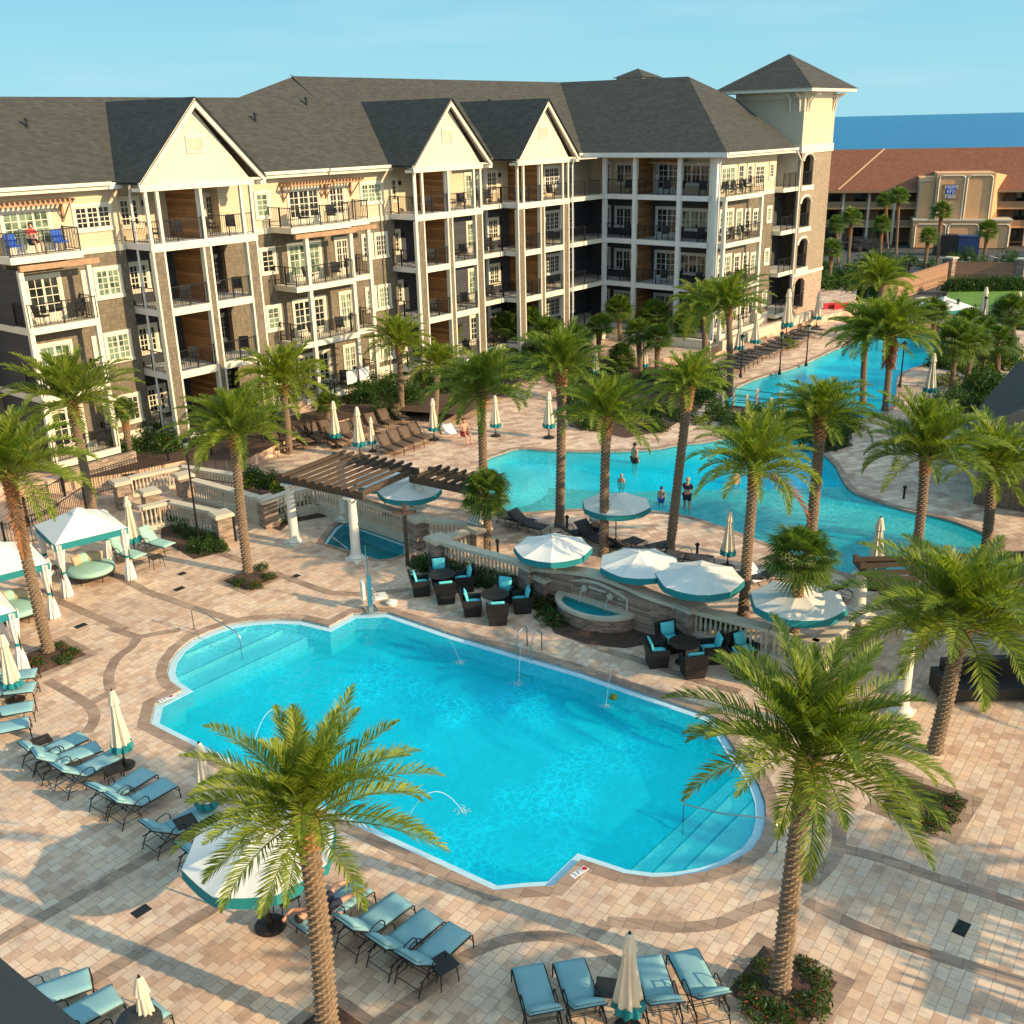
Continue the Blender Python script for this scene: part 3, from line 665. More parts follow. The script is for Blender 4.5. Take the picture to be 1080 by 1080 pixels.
# middle block: stepped balcony stack
window(36.7, W0, F[3]+.5, 1.05, 1.45, 1)
for i in (0, 1, 2): window(36.7, W0, F[i]+.66, 1.1, 1.45, 1)
window(39.6, W0, F[3]+.02, 2.4, 1.95, 3, door=True); window(42.05, W0, F[3]+.02, 1.35, 1.95, 2, door=True); window(44.85, W0, F[3]+.72, 1.9, 1.3, 3)
for i in (0, 1, 2):
    window(39.3, W0, F[i]+.02, 2.5, 2.15, 3, door=True); window(42.15, W0, F[i]+.02, 1.15, 2.15, 2, door=True)
    window(44.2, W0, F[i]+.66, .95, 1.5, 1); window(45.35, W0, F[i]+.66, 1.15, 1.5, 2)
for i in range(4):
    balcony(37.0, 41.3, 45.9, F[i], left=True, right=False); balcony(41.3, 43.3, 46.5, F[i], left=False)
    if i < 3: railing((41.24, 45.96), (41.24, 46.5), F[i])
for s_, w_ in ((38.0, 46.0), (41.3, 46.05), (43.2, 46.6)): P_('porch_column', MB().box(s_-.11, s_+.11, w_-.11, w_+.11, 1.5, 10.45), M['trim'])
P_('timber_beam', MB().box(37.2, 41.6, 45.82, 46.0, 10.40, 10.64), M['timber_light']); P_('timber_beam', MB().box(41.7, 43.8, 46.4, 46.6, 10.42, 10.64), M['timber_light'])
pergola_awning(38.0, 41.0); pergola_awning(41.1, 43.3)
# gabled porch towers
def gable(s0, s1, mid, opens):
    w0 = 45.5; ws = W0+.7
    for i in range(4):
        z = F[i]; P_('balcony_slab', MB().box(s0+.03, s1-.03, w0+.03, ws, z-.3, z), M['bluewhite'])
        if i == 3: P_('belt_course', MB().box(s0-.03, s1+.03, w0-.03, w0+.1, z-.37, z-.03), M['trim'])
        railing((s0+.1, ws-.05), (s0+.1, w0+.15), z)
    # lower pilasters with trimmed edges
    edges = [(s0, s0+.72), (mid-.25, mid+.25), (s1-.72, s1)]
    for a, b_ in edges:
        P_('pilaster', MB().box(a+.1, b_-.1, w0+.01, w0+.25, .9, 10.63), M['shake'])
        m = MB()
        for x in (a, b_-.1): m.box(x, x+.1, w0-.02, w0+.27, .9, 10.62)
        P_('pilaster_trim', m, M['trim'])
    for a, b_ in ((s0+.72, mid-.25), (mid+.25, s1-.72)):
        for i in range(3):
            z = F[i]; railing((a, w0+.12), (b_, w0+.12), z)
            if i: P_('spandrel', MB().box(a, b_, w0, w0+.12, z-.34, z+.02), M['trim'])
    for x in (s0+.08, s0+.7, mid, s1-.7, s1-.08): P_('porch_column', MB().box(x-.075, x+.075, w0, w0+.15, 10.97, 13.5), M['trim'])
    railing((s0+.15, w0+.12), (mid-.08, w0+.12), F[3]); railing((mid+.08, w0+.12), (s1-.15, w0+.12), F[3])
    for z0, z1 in ((1.5, 4.38), (4.7, 7.53), (7.85, 10.62), (11, 13.6)):
        P_('wood_partition', MB().box(mid-.05, mid+.1, w0+.35, ws, z0+.01, z1), M['woodpanel'])
        P_('end_post', MB().box(mid-.1, mid+.14, w0+.27, w0+.35, z0, z1), M['bluewhite'])
    for i in range(4):
        z = F[i]; window(s0+.9, ws, z+.62, 1.25, 1.5, 2, cur=False); window(mid+1.0, ws, z+.02, .95, 2.1, 1, door=True); window(s1-.62, ws, z+.5, .7, 1.5, 1)
        for q in (s0+1.7, mid+.6): P_('wall_lantern', MB().box(q-.06, q+.06, ws-.14, ws, z+1.6, z+1.85), M['black'])
    for x in (s0+.05,): P_('rear_post', MB().box(x-.03, x+.12, ws-.2, ws, .9, 13.6), M['bluewhite'])
    # gable end
    a, b_ = s0-.45, s1+.6; ap = (s0+s1)/2; zc = 13.72; za = 17.42; wf = w0-.02
    P_('gable_wall', MB().add([(s0-.1, wf, 13.5), (s1+.1, wf, 13.5), (ap, wf, za-.25), (s0-.1, wf+.2, 13.5), (s1+.1, wf+.2, 13.5), (ap, wf+.2, za-.25)], [(0, 1, 2), (5, 4, 3), (0, 3, 4, 1), (1, 4, 5, 2), (2, 5, 3, 0)]), M['cream_plain'])
    P_('gable_beam', MB().box(s0-.12, s1+.12, wf-.05, wf+.25, 13.42, 13.72), M['trim'])
    for sg, x in ((-1, a), (1, b_)):
        t = .34; m = MB(); m.add([(x, wf-.42, zc-.25), (x, wf-.42, zc+.12), (ap, wf-.42, za+.12), (ap, wf-.42, za-.30), (x, wf-.3, zc-.25), (x, wf-.3, zc+.12), (ap, wf-.3, za+.12), (ap, wf-.3, za-.30)], [(0, 1, 2, 3), (7, 6, 5, 4), (1, 5, 6, 2), (0, 3, 7, 4), (0, 4, 5, 1)])
        P_('rake_board', m, M['trim'])
        m = MB(); m.add([(x, wf-.3, zc-.02), (ap, wf-.3, za-.05), (ap, wf+.1, za-.05), (x, wf+.1, zc-.02)], [(0, 1, 2, 3)]); P_('soffit', m, M['cream_plain'])
        P_('eave_return', MB().box(min(x, x-sg*.35), max(x, x-sg*.35), wf-.42, wf+.3, 13.44, 13.6), M['trim'])
    wb = 53.2
    for x in (a, b_):
        zs = 13.85
        m = MB(); m.add([(x-.0, wf-.5, zc+.13), (ap, wf-.5, za+.14), (ap, wb, za+.14), (x, 47.4, zc+.13)], [(0, 1, 2, 3)]); m.add([(x, wf-.5, zc+.02), (ap, wf-.5, za+.03), (ap, wb, za+.03), (x, 47.4, zc+.02)], [(3, 2, 1, 0)])
        P_('gable_roof', m, M['roof'])
    v = P_('gable_vent', MB().box(ap-.52, ap+.52, wf-.06, wf, 15.05, 15.85), M['trim'])
    m = MB(); m.box(ap-.42, ap+.42, wf-.065, wf-.061, 15.13, 15.77)
    for k in range(7): m.box(ap-.42, ap+.42, wf-.09, wf-.066, 15.15+k*.09, 15.19+k*.09)
    m.build('louver', M['cap'], v)
gable(28.2, 34.4, 31.3, 0); gable(46.2, 52.3, 49.2, 0); gable(55.9, 61.7, 58.6, 0)
for i in range(4): # small side balconies in the recess between the second and third gable
    balcony(53.1, 55.8, 46.7, F[i], back=W0+.7, left=False, right=False); window(54.7, W0+.7, F[i]+.02, 1.5, 2.05, 2, door=True)
# downspouts
for s_, w_ in ((28.3, 46.9), (46.0, 45.35), (55.75, 45.35), (61.9, 45.35), (65.85, 35.9)):
    P_('downspout', MB().tube([(s_-.1, w_-.25, 13.75), (s_, w_, 13.2), (s_, w_, .95)], .06, 6), M['bluewhite'])
P_('downspout', MB().tube([(76.1, 35.2, 13.75), (77.9, 35.6, 12.9), (78.1, 35.75, 12.4), (78.1, 35.75, .95)], .07, 6), M['bluewhite'])

# wing B: columns and slabs facing left; back wall of the porches
SB = 66.3; WBs = 68.6
for i in range(4):
    z = F[i]
    P_('balcony_slab', MB().box(61.7, SB, 45.5, W0+.7, z-.3, z), M['trim'])
    P_('balcony_slab', MB().box(SB, WBs, 36.9, W0+.7, z-.3, z), M['bluewhite'])
    railing((61.9, 45.6), (65.5, 45.6), z)
    for a, b_ in ((45.4, 43.1), (42.8, 39.4), (39.1, 36.4)): railing((SB+.1, a), (SB+.1, b_), z)
    P_('fascia', MB().box(SB-.05, SB+.02, 36.3, 45.5, z-.33, z+.02), M['bluewhite'])
for w_ in (45.6, 42.95, 39.25, 36.45): P_('porch_column', MB().box(SB-.14, SB+.14, w_-.16, w_+.16, .9, 13.6), M['bluewhite'])
P_('wall', MB().box(WBs, WBs+.2, 36.9, W0+.7, .9, 10.66), M['siding_shade']); P_('wall', MB().box(WBs, WBs+.2, 36.9, W0+.7, 10.66, 13.85), M['cream'])
for i in range(4):
    z = F[i]
    window(WBs, 47.0, z+.6, .8, 1.6, 1, 's', 4, shade=True, cur=False); window(WBs, 45.1, z+.6, 2.3, 1.55, 3, 's', 2, shade=True)
    window(WBs, 41.6, z+.02, 2.0, 2.2, 2, 's', door=True, shade=True); window(WBs, 39.3, z+.6, 2.4, 1.55, 3, 's', 2, shade=True)
    P_('wood_partition', MB().box(SB+.3, WBs, 42.9, 43.05, z+.01, z+2.82), M['woodpanel'])
    window(63.6, W0+.7, z+.6, 1.9, 1.5, 3, shade=True, cur=False)
    window(65.9, W0+.7, z+.6, .9, 1.5, 1, shade=True, cur=False)
wallband(62.5, WBs, W0+.7, low='siding_shade')
# end facade of wing B
wallband(SB+.15, 76.0, 36.7, .2); P_('corner_post', MB().box(SB-.05, SB+.15, 36.62, 36.9, .9, 13.7), M['trim'])
for i in range(4):
    z = F[i]
    balcony(SB+.05, 72.0, 35.6, z, back=36.7, left=False, right=True)
    window(68.5, 36.7, z+.5 if i < 3 else z+.3, 2.1, 1.7, 3, cur=True); window(70.4, 36.7, z+.02, 1.0, 2.05, 1, door=True)
    window(71.7, 36.7, z+.5, .9, 1.5, 1, cur=False); window(73.3, 36.7, z+.4, 1.6, 1.5, 2); window(75.2, 36.7, z+.75, .85, 1.2, 1)
for s_ in (66.45, 71.9): P_('porch_column', MB().box(s_-.12, s_+.12, 35.62, 35.86, .9, 10.7), M['trim'])
# recess with arched doors, then tower
P_('wall', MB().box(76.0, 78.2, 38.2, 38.4, .9, 13.85), M['siding_shade']); P_('wall', MB().box(75.85, 76.0, 36.9, 38.4, .9, 13.85), M['siding_shade'])
for i in range(4):
    z = F[i]; P_('balcony_slab', MB().box(76.0, 78.6, 36.0, 38.2, z-.3, z), M['trim']); railing((76.05, 36.06), (78.1, 36.06), z)
    d = window(77.1, 38.2, z+.02, 1.15, 2.1, 2, door=True)
    P_('door_arch', MB().tube([(77.1-.58*math.cos(t), 38.15, z+2.1+.3*math.sin(t)) for t in [k*PI/8 for k in range(9)]], .06, 4), M['trim'])
# tower body with real arched openings on the pool side
T0, T1, TW, TB = 78.6, 84.0, 35.9, 41.6
def arch_wall(name, s0, s1, z0, z1, w_, arches, mat, thick=.3):
    """front skin around arches: (a, b, zbottom, ztop)"""
    m = MB(); xs = s0; arches = sorted(arches)
    a, b_, q0, q1 = arches[0]
    m.box(s0, a, w_, w_+thick, z0, z1); m.box(b_, s1, w_, w_+thick, z0, z1)
    zz = z0
    for (a, b_, q0, q1) in arches:
        if q0 > zz+.001: m.box(a, b_, w_, w_+thick, zz, q0)
        r = (b_-a)/2; c = (a+b_)/2; n = 10; zt = q1-r*.55
        top = [(c-r*math.cos(PI*k/n), zt+r*.55*math.sin(PI*k/n)) for k in range(n+1)]; zn = q1+.1
        for k in range(n):
            (x0, y0), (x1, y1) = top[k], top[k+1]
            m.add([(x0, w_, y0), (x1, w_, y1), (x1, w_, zn), (x0, w_, zn), (x0, w_+thick, y0), (x1, w_+thick, y1)], [(0, 1, 2, 3), (0, 4, 5, 1)])
        zz = zn
    m.box(arches[-1][0], arches[-1][1], w_, w_+thick, zz, z1) if z1 > zz+.01 else None
    return P_(name, m, mat)
arch = lambda i: (78.95, 80.75, F[i]+.02, F[i]+2.35)
arch_wall('tower_wall', T0, T1, 4.35, 13.45, TW, [arch(1), arch(2), arch(3)], M['tower_shake'])
arch_wall('tower_base_wall', T0, T1, .8, 4.1, TW, [(78.95, 80.75, 1.5, 3.9)], M['brick'])
P_('belt_course', MB().box(T0-.03, T1+.05, TW-.06, TW+.3, 4.1, 4.35), M['trim'])
for i in range(4):
    a, b_, q0, q1 = arch(i); c, r = (a+b_)/2, (b_-a)/2+.1
    if i: P_('arch_trim', MB().tube([(c-r*math.cos(PI*k/10), TW-.03, q1-.5+.55*r*math.sin(PI*k/10)) for k in range(11)], .11, 4), M['trim']); P_('arch_sill', MB().box(a-.2, b_+.25, TW-.08, TW, q0-.36, q0), M['trim'])
    railing((a, TW+.15), (b_, TW+.15), F[i]); P_('balcony_slab', MB().box(T0, 81.2, TW+.3, 38.4, F[i]-.2, F[i]), M['bluewhite'])
P_('loggia_back_wall', MB().box(T0, 81.4, 38.4, 38.6, .8, 13.4), M['siding_shade'])
P_('tower_wall', MB().box(T0, T0+.2, 36.2, TB, 10.9, 13.5), M['cream_plain'])
P_('tower_upper_wall', MB().box(T0-.25, T1+.02, TW-.02, TB, 14.0, 17.75), lines('tower_siding', (.62, .52, .37), (.50, .42, .30), 2, 5.0, var=.03, st=.1))
P_('tower_wall', MB().box(T1-.2, T1, TW+.3, TB, .8, 13.5), M['shake'])
P_('belt_course', MB().box(T0-.32, T1+.08, TW-.1, TB+.05, 13.42, 14.02), M['trim'])
P_('frieze', MB().box(T0-.27, T1+.04, TW-.05, TB+.02, 17.35, 17.8), M['trim'])
tc = ((T0+T1)/2-.1, (TW+TB)/2); ex = 4.15; ew = 3.95
P_('tower_eave', MB().box(tc[0]-ex, tc[0]+ex, tc[1]-ew, tc[1]+ew, 17.78, 18.02), M['trim'])
q = [(tc[0]-ex-.08, tc[1]-ew-.08, 18.02), (tc[0]+ex+.08, tc[1]-ew-.08, 18.02), (tc[0]+ex+.08, tc[1]+ew+.08, 18.02), (tc[0]-ex-.08, tc[1]+ew+.08, 18.02), (tc[0], tc[1], 20.6)]
P_('tower_roof', MB().add(q, [(0, 1, 4), (1, 2, 4), (2, 3, 4), (3, 0, 4)]), M['roof'])
for (x, y, dx, dy) in [(T0+.15, TW, 0, -1), (T0+.6, TW, 0, -1), (T1-.5, TW, 0, -1), (T1-.1, TW, 0, -1), (T0-.27, TW+.3, -1, 0), (T0-.27, TW+1.1, -1, 0)]:
    pts = [(x+dx*.06, y+dy*.06, 16.5)]+[(x+dx*(.1+.75*(1-math.cos(t))), y+dy*(.1+.75*(1-math.cos(t))), 16.7+.95*math.sin(t)) for t in [k*PI/10 for k in range(6)]]
    m = MB(); m.tube(pts, .06, 4); m.tube([(x+dx*.06, y+dy*.06, 16.4), (x+dx*.06, y+dy*.06, 17.6)], .06, 4); m.tube([(x, y, 17.55), (x+dx*.85, y+dy*.85, 17.6)], .06, 4)
    P_('eave_bracket', m, M['trim'])
# roofs
SL = .635
def roof(name, pts): # polygon fan in order
    m = MB(); m.add(pts, [tuple(range(len(pts)))])
    if not (len(pts) == 3 or pts[0][0] == 40): m.add([(x, y, z-.12) for x, y, z in pts], [tuple(range(len(pts)))[::-1]])
    return P_(name, m, M['roof'])
ZE = 13.9; WE = 47.15
rw1 = 53.3; rz1 = ZE+(rw1-WE)*SL; rw2 = 55.6; rz2 = 19.15
roof('main_roof', [(7, WE+3, ZE), (22, WE+3, ZE), (22, rw1, rz1), (7, rw1, rz1)])
roof('main_roof', [(21.6, WE, ZE), (45.8, WE, ZE), (45.8, rw1, rz1), (21.6, rw1, rz1)])
roof('main_roof', [(40, rw1, rz1), (45.8, rw1, rz1), (45.8, rw2, rz1+(rw2-rw1)*SL), (46.2, rw2, rz2)])
roof('main_roof', [(45.8, WE, ZE), (65.6, WE, ZE), (74.2, rw2, rz2), (46.2, rw2, rz2), (45.8, rw1, rz1)])
roof('main_roof', [(7, rw1, rz1), (40, rw1, rz1), (44, 61, ZE), (7, 61, ZE)])
roof('main_roof', [(46.2, rw2, rz2), (76, rw2, rz2), (83, 61.5, ZE+1), (44, 61.5, ZE+1)])
roof('hip_roof', [(46.2, rw2, rz2), (40.5, 60, rz1-1.2), (40, rw1, rz1)])
roof('wing_roof', [(65.6, WE, ZE), (65.6, 35.3, ZE), (74.2, 43.5, 19.07), (74.2, rw2, rz2)])
roof('hip_roof', [(65.6, 35.3, ZE), (76.3, 35.3, ZE), (76.9, 41.0, 17.5), (74.2, 43.5, 19.07)])
roof('wing_roof', [(74.2, 43.5, 19.07), (76.9, 41.0, 17.5), (76.3, 35.3, ZE), (78.4, 36.6, 13.6), (82.8, 42, 13.7), (82.8, rw2, ZE), (74.2, rw2, rz2)])
for sv, wv in ((26, 51.0), (39.5, 51.2), (44.5, 52.6), (61.5, 52.5)):
    zv = ZE+(wv-WE)*SL; P_('roof_vent', MB().lathe([(.09, -.2), (.09, .35), (.14, .36), (.14, .44), (.02, .48)], 10, (sv, wv, zv)), M['grey'])
P_('cupola_roof', MB().add([(90.9, 58.2, 19.95), (94.5, 58.2, 19.95), (94.5, 61.8, 19.95), (90.9, 61.8, 19.95), (92.7, 60, 20.8)], [(0, 1, 4), (1, 2, 4), (2, 3, 4), (3, 0, 4)]), M['roof'])
P_('cupola_wall', MB().box(91.2, 94.2, 58.5, 61.5, .8, 19.93), M['cream'])
def eave(s0, w0, s1, w1): 
    L = math.hypot(s1-s0, w1-w0); a = math.atan2(w1-w0, s1-s0)
    m = MB(); m.box(0, L, -.02, .12, -.34, -.02); m.box(-.02, L+.02, -.16, -.02, -.16, 0); m.box(0, L, .12, .72, -.34, -.30)
    m.build('eave_fascia', M['trim'], hotel, loc=(s0, w0, ZE), rot=(0, 0, a))
for a in ((7, WE+3, 21.6, WE+3), (21.6, WE, 27.5, WE), (35.0, WE, 41, WE), (41, WE-.12, 45.7, WE-.12), (53.1, WE+.1, 55.3, WE+.1), (62.3, WE, 65.6, WE)): eave(*a)
P_('eave_fascia', MB().box(65.45, 65.75, 35.2, WE, ZE-.3, ZE), M['bluewhite']); P_('soffit', MB().box(65.75, WBs, 35.4, WE+.6, ZE-.36, ZE-.3), M['cream_plain'])
P_('soffit', MB().box(61.7, 66.2, 45.6, 48.4, ZE-.37, ZE-.31), M['cream_plain'])
eave(65.6, 35.3, 76.3, 35.3)
P_('soffit', MB().box(66.0, 76.2, 35.5, 36.7, ZE-.37, ZE-.31), M['cream_plain'])
for a, b_ in ((27.5, 28.1), (45.5, 46.0)): P_('eave_fascia', MB().box(a-.1, b_, WE-.1, WE+.2, ZE-.34, ZE-.05), M['bluewhite'])
pergola_awning_B = MB()
for w_ in [41.0+.22*k for k in range(12)]: pergola_awning_B.box(WBs-1.0, WBs, w_-.9-.035, w_-.9+.035, 13.2, 13.3)
pergola_awning_B.box(WBs-.95, WBs-.85, 40.0, 42.7, 13.08, 13.2)
for w_ in (40.2, 42.5): pergola_awning_B.tube([(WBs-.05, w_, 12.3), (WBs-.85, w_, 13.1)], .05, 4)
P_('awning', pergola_awning_B, M['timber_light'])
# ground-floor patio walls in front of the hotel
for a in ((22.0, 45.6, 25.6, 46.2), (33.9, 46.4, 37.5, 46.6), (43.4, 46.0, 46.0, 46.2)): P_('patio_wall', MB().box(a[0], a[2], a[1]-.4, a[1]-.15, .9, 1.45), M['stone'])
P_('patio_wall', MB().box(61.8, 65.9, 43.6, 43.9, .9, 1.5), M['trim']); P_('patio_wall', MB().box(63.9, 64.2, 35, 43.6, .9, 1.55), M['trim'])
P_('patio_wall', MB().box(64.2, 79, 34.2, 34.5, .9, 1.6), M['cap'])

# ================================================================== PALMS
def trunk_mesh(name, h, r0, r1, boots=.25, n=14, seed=0, mats=('bark', 'bark_orange')):
    """stacked rings of offset leaf-scar bosses (diamond pattern), swelling into old frond bases at the top"""
    rn = random.Random(seed); m = MB(); m.tone = []; dz = .075; rows = int(h/dz); vs = []; fs = []; prof = []
    bx, by = rn.uniform(-.1, .1), rn.uniform(-.1, .1)
    for i in range(rows+1):
        t = i/rows; z = h*t; r = r0+(r1-r0)*t
        if t < .06: r *= 1+.25*(1-t/.06)
        top = max(0, (t-(1-boots))/boots); r *= 1+.35*top**1.5
        for q in (0, 1):
            for k in range(n):
                a = 2*PI*k/n; bs = (k+i) % 2 == 0; out_ = (.040+.05*top)*(1 if bs else .1)*rn.uniform(.7, 1.3)
                rr = r+(out_ if q == 0 else out_*.3-.008)
                zz = z+(0 if q == 0 else .045)
                sw = math.sin(t*PI)
                vs.append((rr*math.cos(a)+bx*sw*.5, rr*math.sin(a)+by*sw*.5, zz)); m.tone.append((rn.uniform(.75, 1) if bs else rn.uniform(.2, .5)) if q == 0 else rn.uniform(0, .25))
            prof.append(t)
    R_ = len(vs)//n
    for j in range(R_-1):
        for k in range(n): fs.append((j*n+k, j*n+(k+1) % n, (j+1)*n+(k+1) % n, (j+1)*n+k))
    fs.append(tuple((R_-1)*n+k for k in range(n)))
    m.add(vs, fs)
    for i, f in enumerate(fs): m.mi[i] = 1 if prof[min(len(prof)-1, f[0]//n)] > 1-boots*.6 else 0
    return m.mesh(name, [M[mats[0]], M[mats[1]]])
def frond(m, rn, length, elev, azm, droop, lw=.5, n=46, wd=.034, vee=.6, twist=0):
    """one pinnate frond: curved rachis, leaflets in two V-set rows, tapering to the tip"""
    pts = []; p = Vector((0, 0, 0)); e = elev; N = 14; hd = Vector((math.cos(azm), math.sin(azm), 0)); sway = rn.uniform(-.25, .25)
    for i in range(N+1):
        pts.append(p.copy()); st = length/N
        d = hd*math.cos(e)+Vector((0, 0, math.sin(e))); p = p+d*st
        e -= droop/N*(.5+1.3*i/N); hd = Matrix.Rotation(sway/N, 3, 'Z') @ hd
    rs = [.022*(1-i/N*.85)*(1.6 if i == 0 else 1) for i in range(N+1)]
    m.tube(pts, rs, 3, False)
    for i in range(n):
        t = .12+.88*i/n; f = t*N; k = min(N-1, int(f)); q = pts[k].lerp(pts[k+1], f-k); d = (pts[k+1]-pts[k]).normalized()
        side = d.cross(Vector((0, 0, 1))).normalized(); up = side.cross(d)
        L = lw*(math.sin(PI*min(1, .16+t*.84))**.6)*rn.uniform(.85, 1.1)
        if t > .9: L *= .8
        for sg in (-1, 1):
            fa = (.55+.5*t)+rn.uniform(-.14, .14); v = vee+rn.uniform(-.3, .3)
            dr = (side*sg*math.cos(v)+up*math.sin(v))*math.cos(fa)+d*math.sin(fa); dr = dr.normalized()
            wv = dr.cross(up*math.cos(v)-side*sg*math.sin(v)).normalized()*wd*.5
            a = q; b = q+dr*L*.45+Vector((0, 0, .01)); c = q+dr*L+Vector((0, 0, -.09*L))
            m.add([a-wv*.5, b-wv, c, b+wv, a+wv*.5], [(0, 1, 2, 3, 4)])
def date_crown(seed, n=58, length=2.45, leaf=58, wd=.029, dr=0, lean=0):
    rn = random.Random(seed); m = MB(); la = rn.uniform(0, 6.28)
    for i in range(n):
        t = i/n; el = R(86)-t**.85*R(80)+rn.uniform(-.16, .16)
        m.cur = 1 if (t < .10 or rn.random() < .05) else 0
        if t > .9 and rn.random() < .04: m.cur = 2; el -= .5
        el += lean*math.cos(i*2.39996-la)
        L = length*(.62+.42*min(1, t*2.2))*rn.uniform(.78, 1.10)
        o = len(m.v); frond(m, rn, L, el, i*2.39996+rn.uniform(-.2, .2), R(30)+t*R(28)+dr+rn.uniform(-.25, .45), leaf and .50, leaf, wd, .55)
        # sit the frond base on the head of the trunk
        r = .12; a = i*2.39996; off = Vector((r*math.cos(a), r*math.sin(a), .32-.42*t))
        for j in range(o, len(m.v)): m.v[j] = tuple(Vector(m.v[j])+off)
    return m.mesh('crown', [M['frond'], M['frond_young'], M['dead']])
def fan_crown(seed, n=40, r=.95):
    rn = random.Random(seed); m = MB()
    for i in range(n):
        t = i/n; el = R(80)-t*R(115)+rn.uniform(-.15, .15); a = i*2.39996+rn.uniform(-.2, .2)
        d = Vector((math.cos(a)*math.cos(el), math.sin(a)*math.cos(el), math.sin(el))); L = r*rn.uniform(.5, .75)
        b = d*L+Vector((0, 0, .1)); m.tube([Vector((0, 0, .05)), b], .012, 3, False)
        side = d.cross(Vector((0, 0, 1))).normalized(); up = side.cross(d); S = r*rn.uniform(.55, .8)
        for k in range(20):
            f = (k/19-.5)*R(230); dd = (d*math.cos(f)+side*math.sin(f)).normalized()
            dd = (dd-up*.15*abs(math.sin(f))+up*.1).normalized(); wv = dd.cross(up).normalized()*.035
            mid = b+dd*S*.6; tip = b+dd*S+Vector((0, 0, -.28*S)); m.add([b, mid-wv, tip, mid+wv], [(0, 1, 2, 3)])
    return m.mesh('crown', [M['fan']])
DC = [date_crown(11, 48, lean=.12), date_crown(12, 54, lean=.16, dr=.06), date_crown(13, 54, dr=.18, lean=.1)]
DCF = [date_crown(31+i, 60-4*(i % 3), 2.45, 42, .038, dr=(0, .2, -.1, .1, .3)[i], lean=(.08, .2, .12, .25, .15)[i]) for i in range(5)]
FC = [fan_crown(50+i) for i in range(3)]
TM = {}
def trunk_for(h, fan=False, slim=False):
    k = (round(h*2)/2 or .5, fan)
    if k not in TM: TM[k] = trunk_mesh('trunk', k[0], *( (.165, .145) if not fan else (.14, .13)), boots=.22 if not fan else .55, seed=len(TM))
    return TM[k], h/k[0]
def palm(name, label, base, emerge, spread, z=0.0, fan=False, group=None, lvl=0, v=0, skirt=False):
    """base, emerge: where the trunk foot and the crown centre stand in plan/height; spread: crown diameter in metres"""
    B = base if isinstance(base, Vector) else at(*base, z); T = height_at(*emerge, B); ax = T-B; h = ax.length
    # keep a gentle lean only
    side = Vector((ax.x, ax.y, 0))
    root = thing(name, label, 'palm tree', B, ax.to_track_quat('Z', 'Y').to_euler(), group)
    tm, sc = trunk_for(h-.1, fan); thick = rnd.uniform(.95, 1.1)*(1.1 if B.y < 26 else 1)
    obj('trunk', tm, root, (0, 0, 0), (0, 0, rnd.uniform(0, 6)), (thick, thick, sc))
    me = FC[v % 3] if fan else (DC[v % 3] if lvl == 0 else DCF[(v+int(base[0] if not isinstance(base, Vector) else abs(B.x)*7)) % 5]); k = spread/(2.2 if fan else (4.75 if lvl == 0 else 4.45))
    obj('crown', me, root, (0, 0, h-.12), (rnd.uniform(-.08, .08), rnd.uniform(-.08, .08), rnd.uniform(0, 6)), (k*rnd.uniform(.94, 1.06), k*rnd.uniform(.94, 1.06), k*rnd.uniform(.92, 1.12)))
    if skirt:
        m = MB(); rn = random.Random(5)
        for i in range(260):
            a = rn.uniform(0, 6.28); zz = rn.uniform(-1.7, -.1); r = .25+rn.uniform(0, .22); m.tube([(r*.6*math.cos(a), r*.6*math.sin(a), zz+.2), (r*math.cos(a), r*math.sin(a), zz-.25)], .02, 3, False)
        m.build('dry_skirt', M['dead'], root, loc=(0, 0, h-.1))
    return root
def palmspread(B, px, z): # px width at the crown -> metres
    d = (Vector((B.x, B.y, z))-Vector((0, 0, CH))); depth = -(CM.inverted() @ d).z; return px*depth/FPX
def dp(label, base, em, pxw, z=0.0, fan=False, lvl=0, v=0, name=None, skirt=False, group=None):
    B = at(*base, z); T = height_at(*em, B)
    return palm(name or ('fan_palm' if fan else 'date_palm'), label, B, em, palmspread(B, pxw, T.z), z, fan, group or ('fan palms' if fan else 'date palms round the pools'), lvl, v, skirt)
dp('date palm with rough scaly trunk rising in front of the nearest open umbrella', (345, 1088), (321, 856), 262, v=0)
dp('date palm in the square flower bed at the foot of the pool steps', (822, 1046), (853, 795), 285, v=1)
dp('date palm with dark shaded trunk beside the white column of the right-hand pergola', (985, 792), (1015, 655), 245, v=2)
dp('date palm in the small square bed between litter bin and main pool', (262, 606), (247, 455), 140, v=1)
dp('date palm leaning over the left cabana from the square mulch bed', (52, 690), (8, 498), 165, v=2)
dp('date palm behind the middle cabana, in front of the ground-floor patio', (104, 568), (75, 420), 128, lvl=1, v=0)
dp('date palm hiding a ground-floor balcony behind the striped-shadow pergola', (305, 478), (298, 405), 105, ZF, lvl=1, v=1)
dp('date palm with slim dark trunk beside the clipped conifers', (424, 440), (421, 362), 72, ZF, lvl=1, v=2)
dp('slender date palm next to the closed umbrella near the seated woman', (458, 452), (461, 383), 66, ZF, lvl=1, v=0)
dp('date palm standing on the sunny deck at the shallow end of the upper pool', (512, 532), (508, 412), 112, ZF, lvl=1, v=1)
dp('tall date palm between the shallow end and the dark loungers, left of the open umbrella', (590, 555), (592, 388), 108, ZF, lvl=1, v=2)
dp('date palm right behind the open umbrella at the pool edge', (637, 586), (640, 438), 122, ZF, lvl=0, v=0)
dp('slim date palm rising past the standing man at the pool edge', (706, 585), (727, 405), 92, ZF, lvl=1, v=1)
dp('dark-crowned date palm beside the grey closed umbrella', (784, 650), (797, 492), 145, ZF, lvl=0, v=2)
dp('date palm rising behind the bushy fan palm, over the deep end of the upper pool', (851, 610), (866, 438), 118, ZF, lvl=1, v=0)
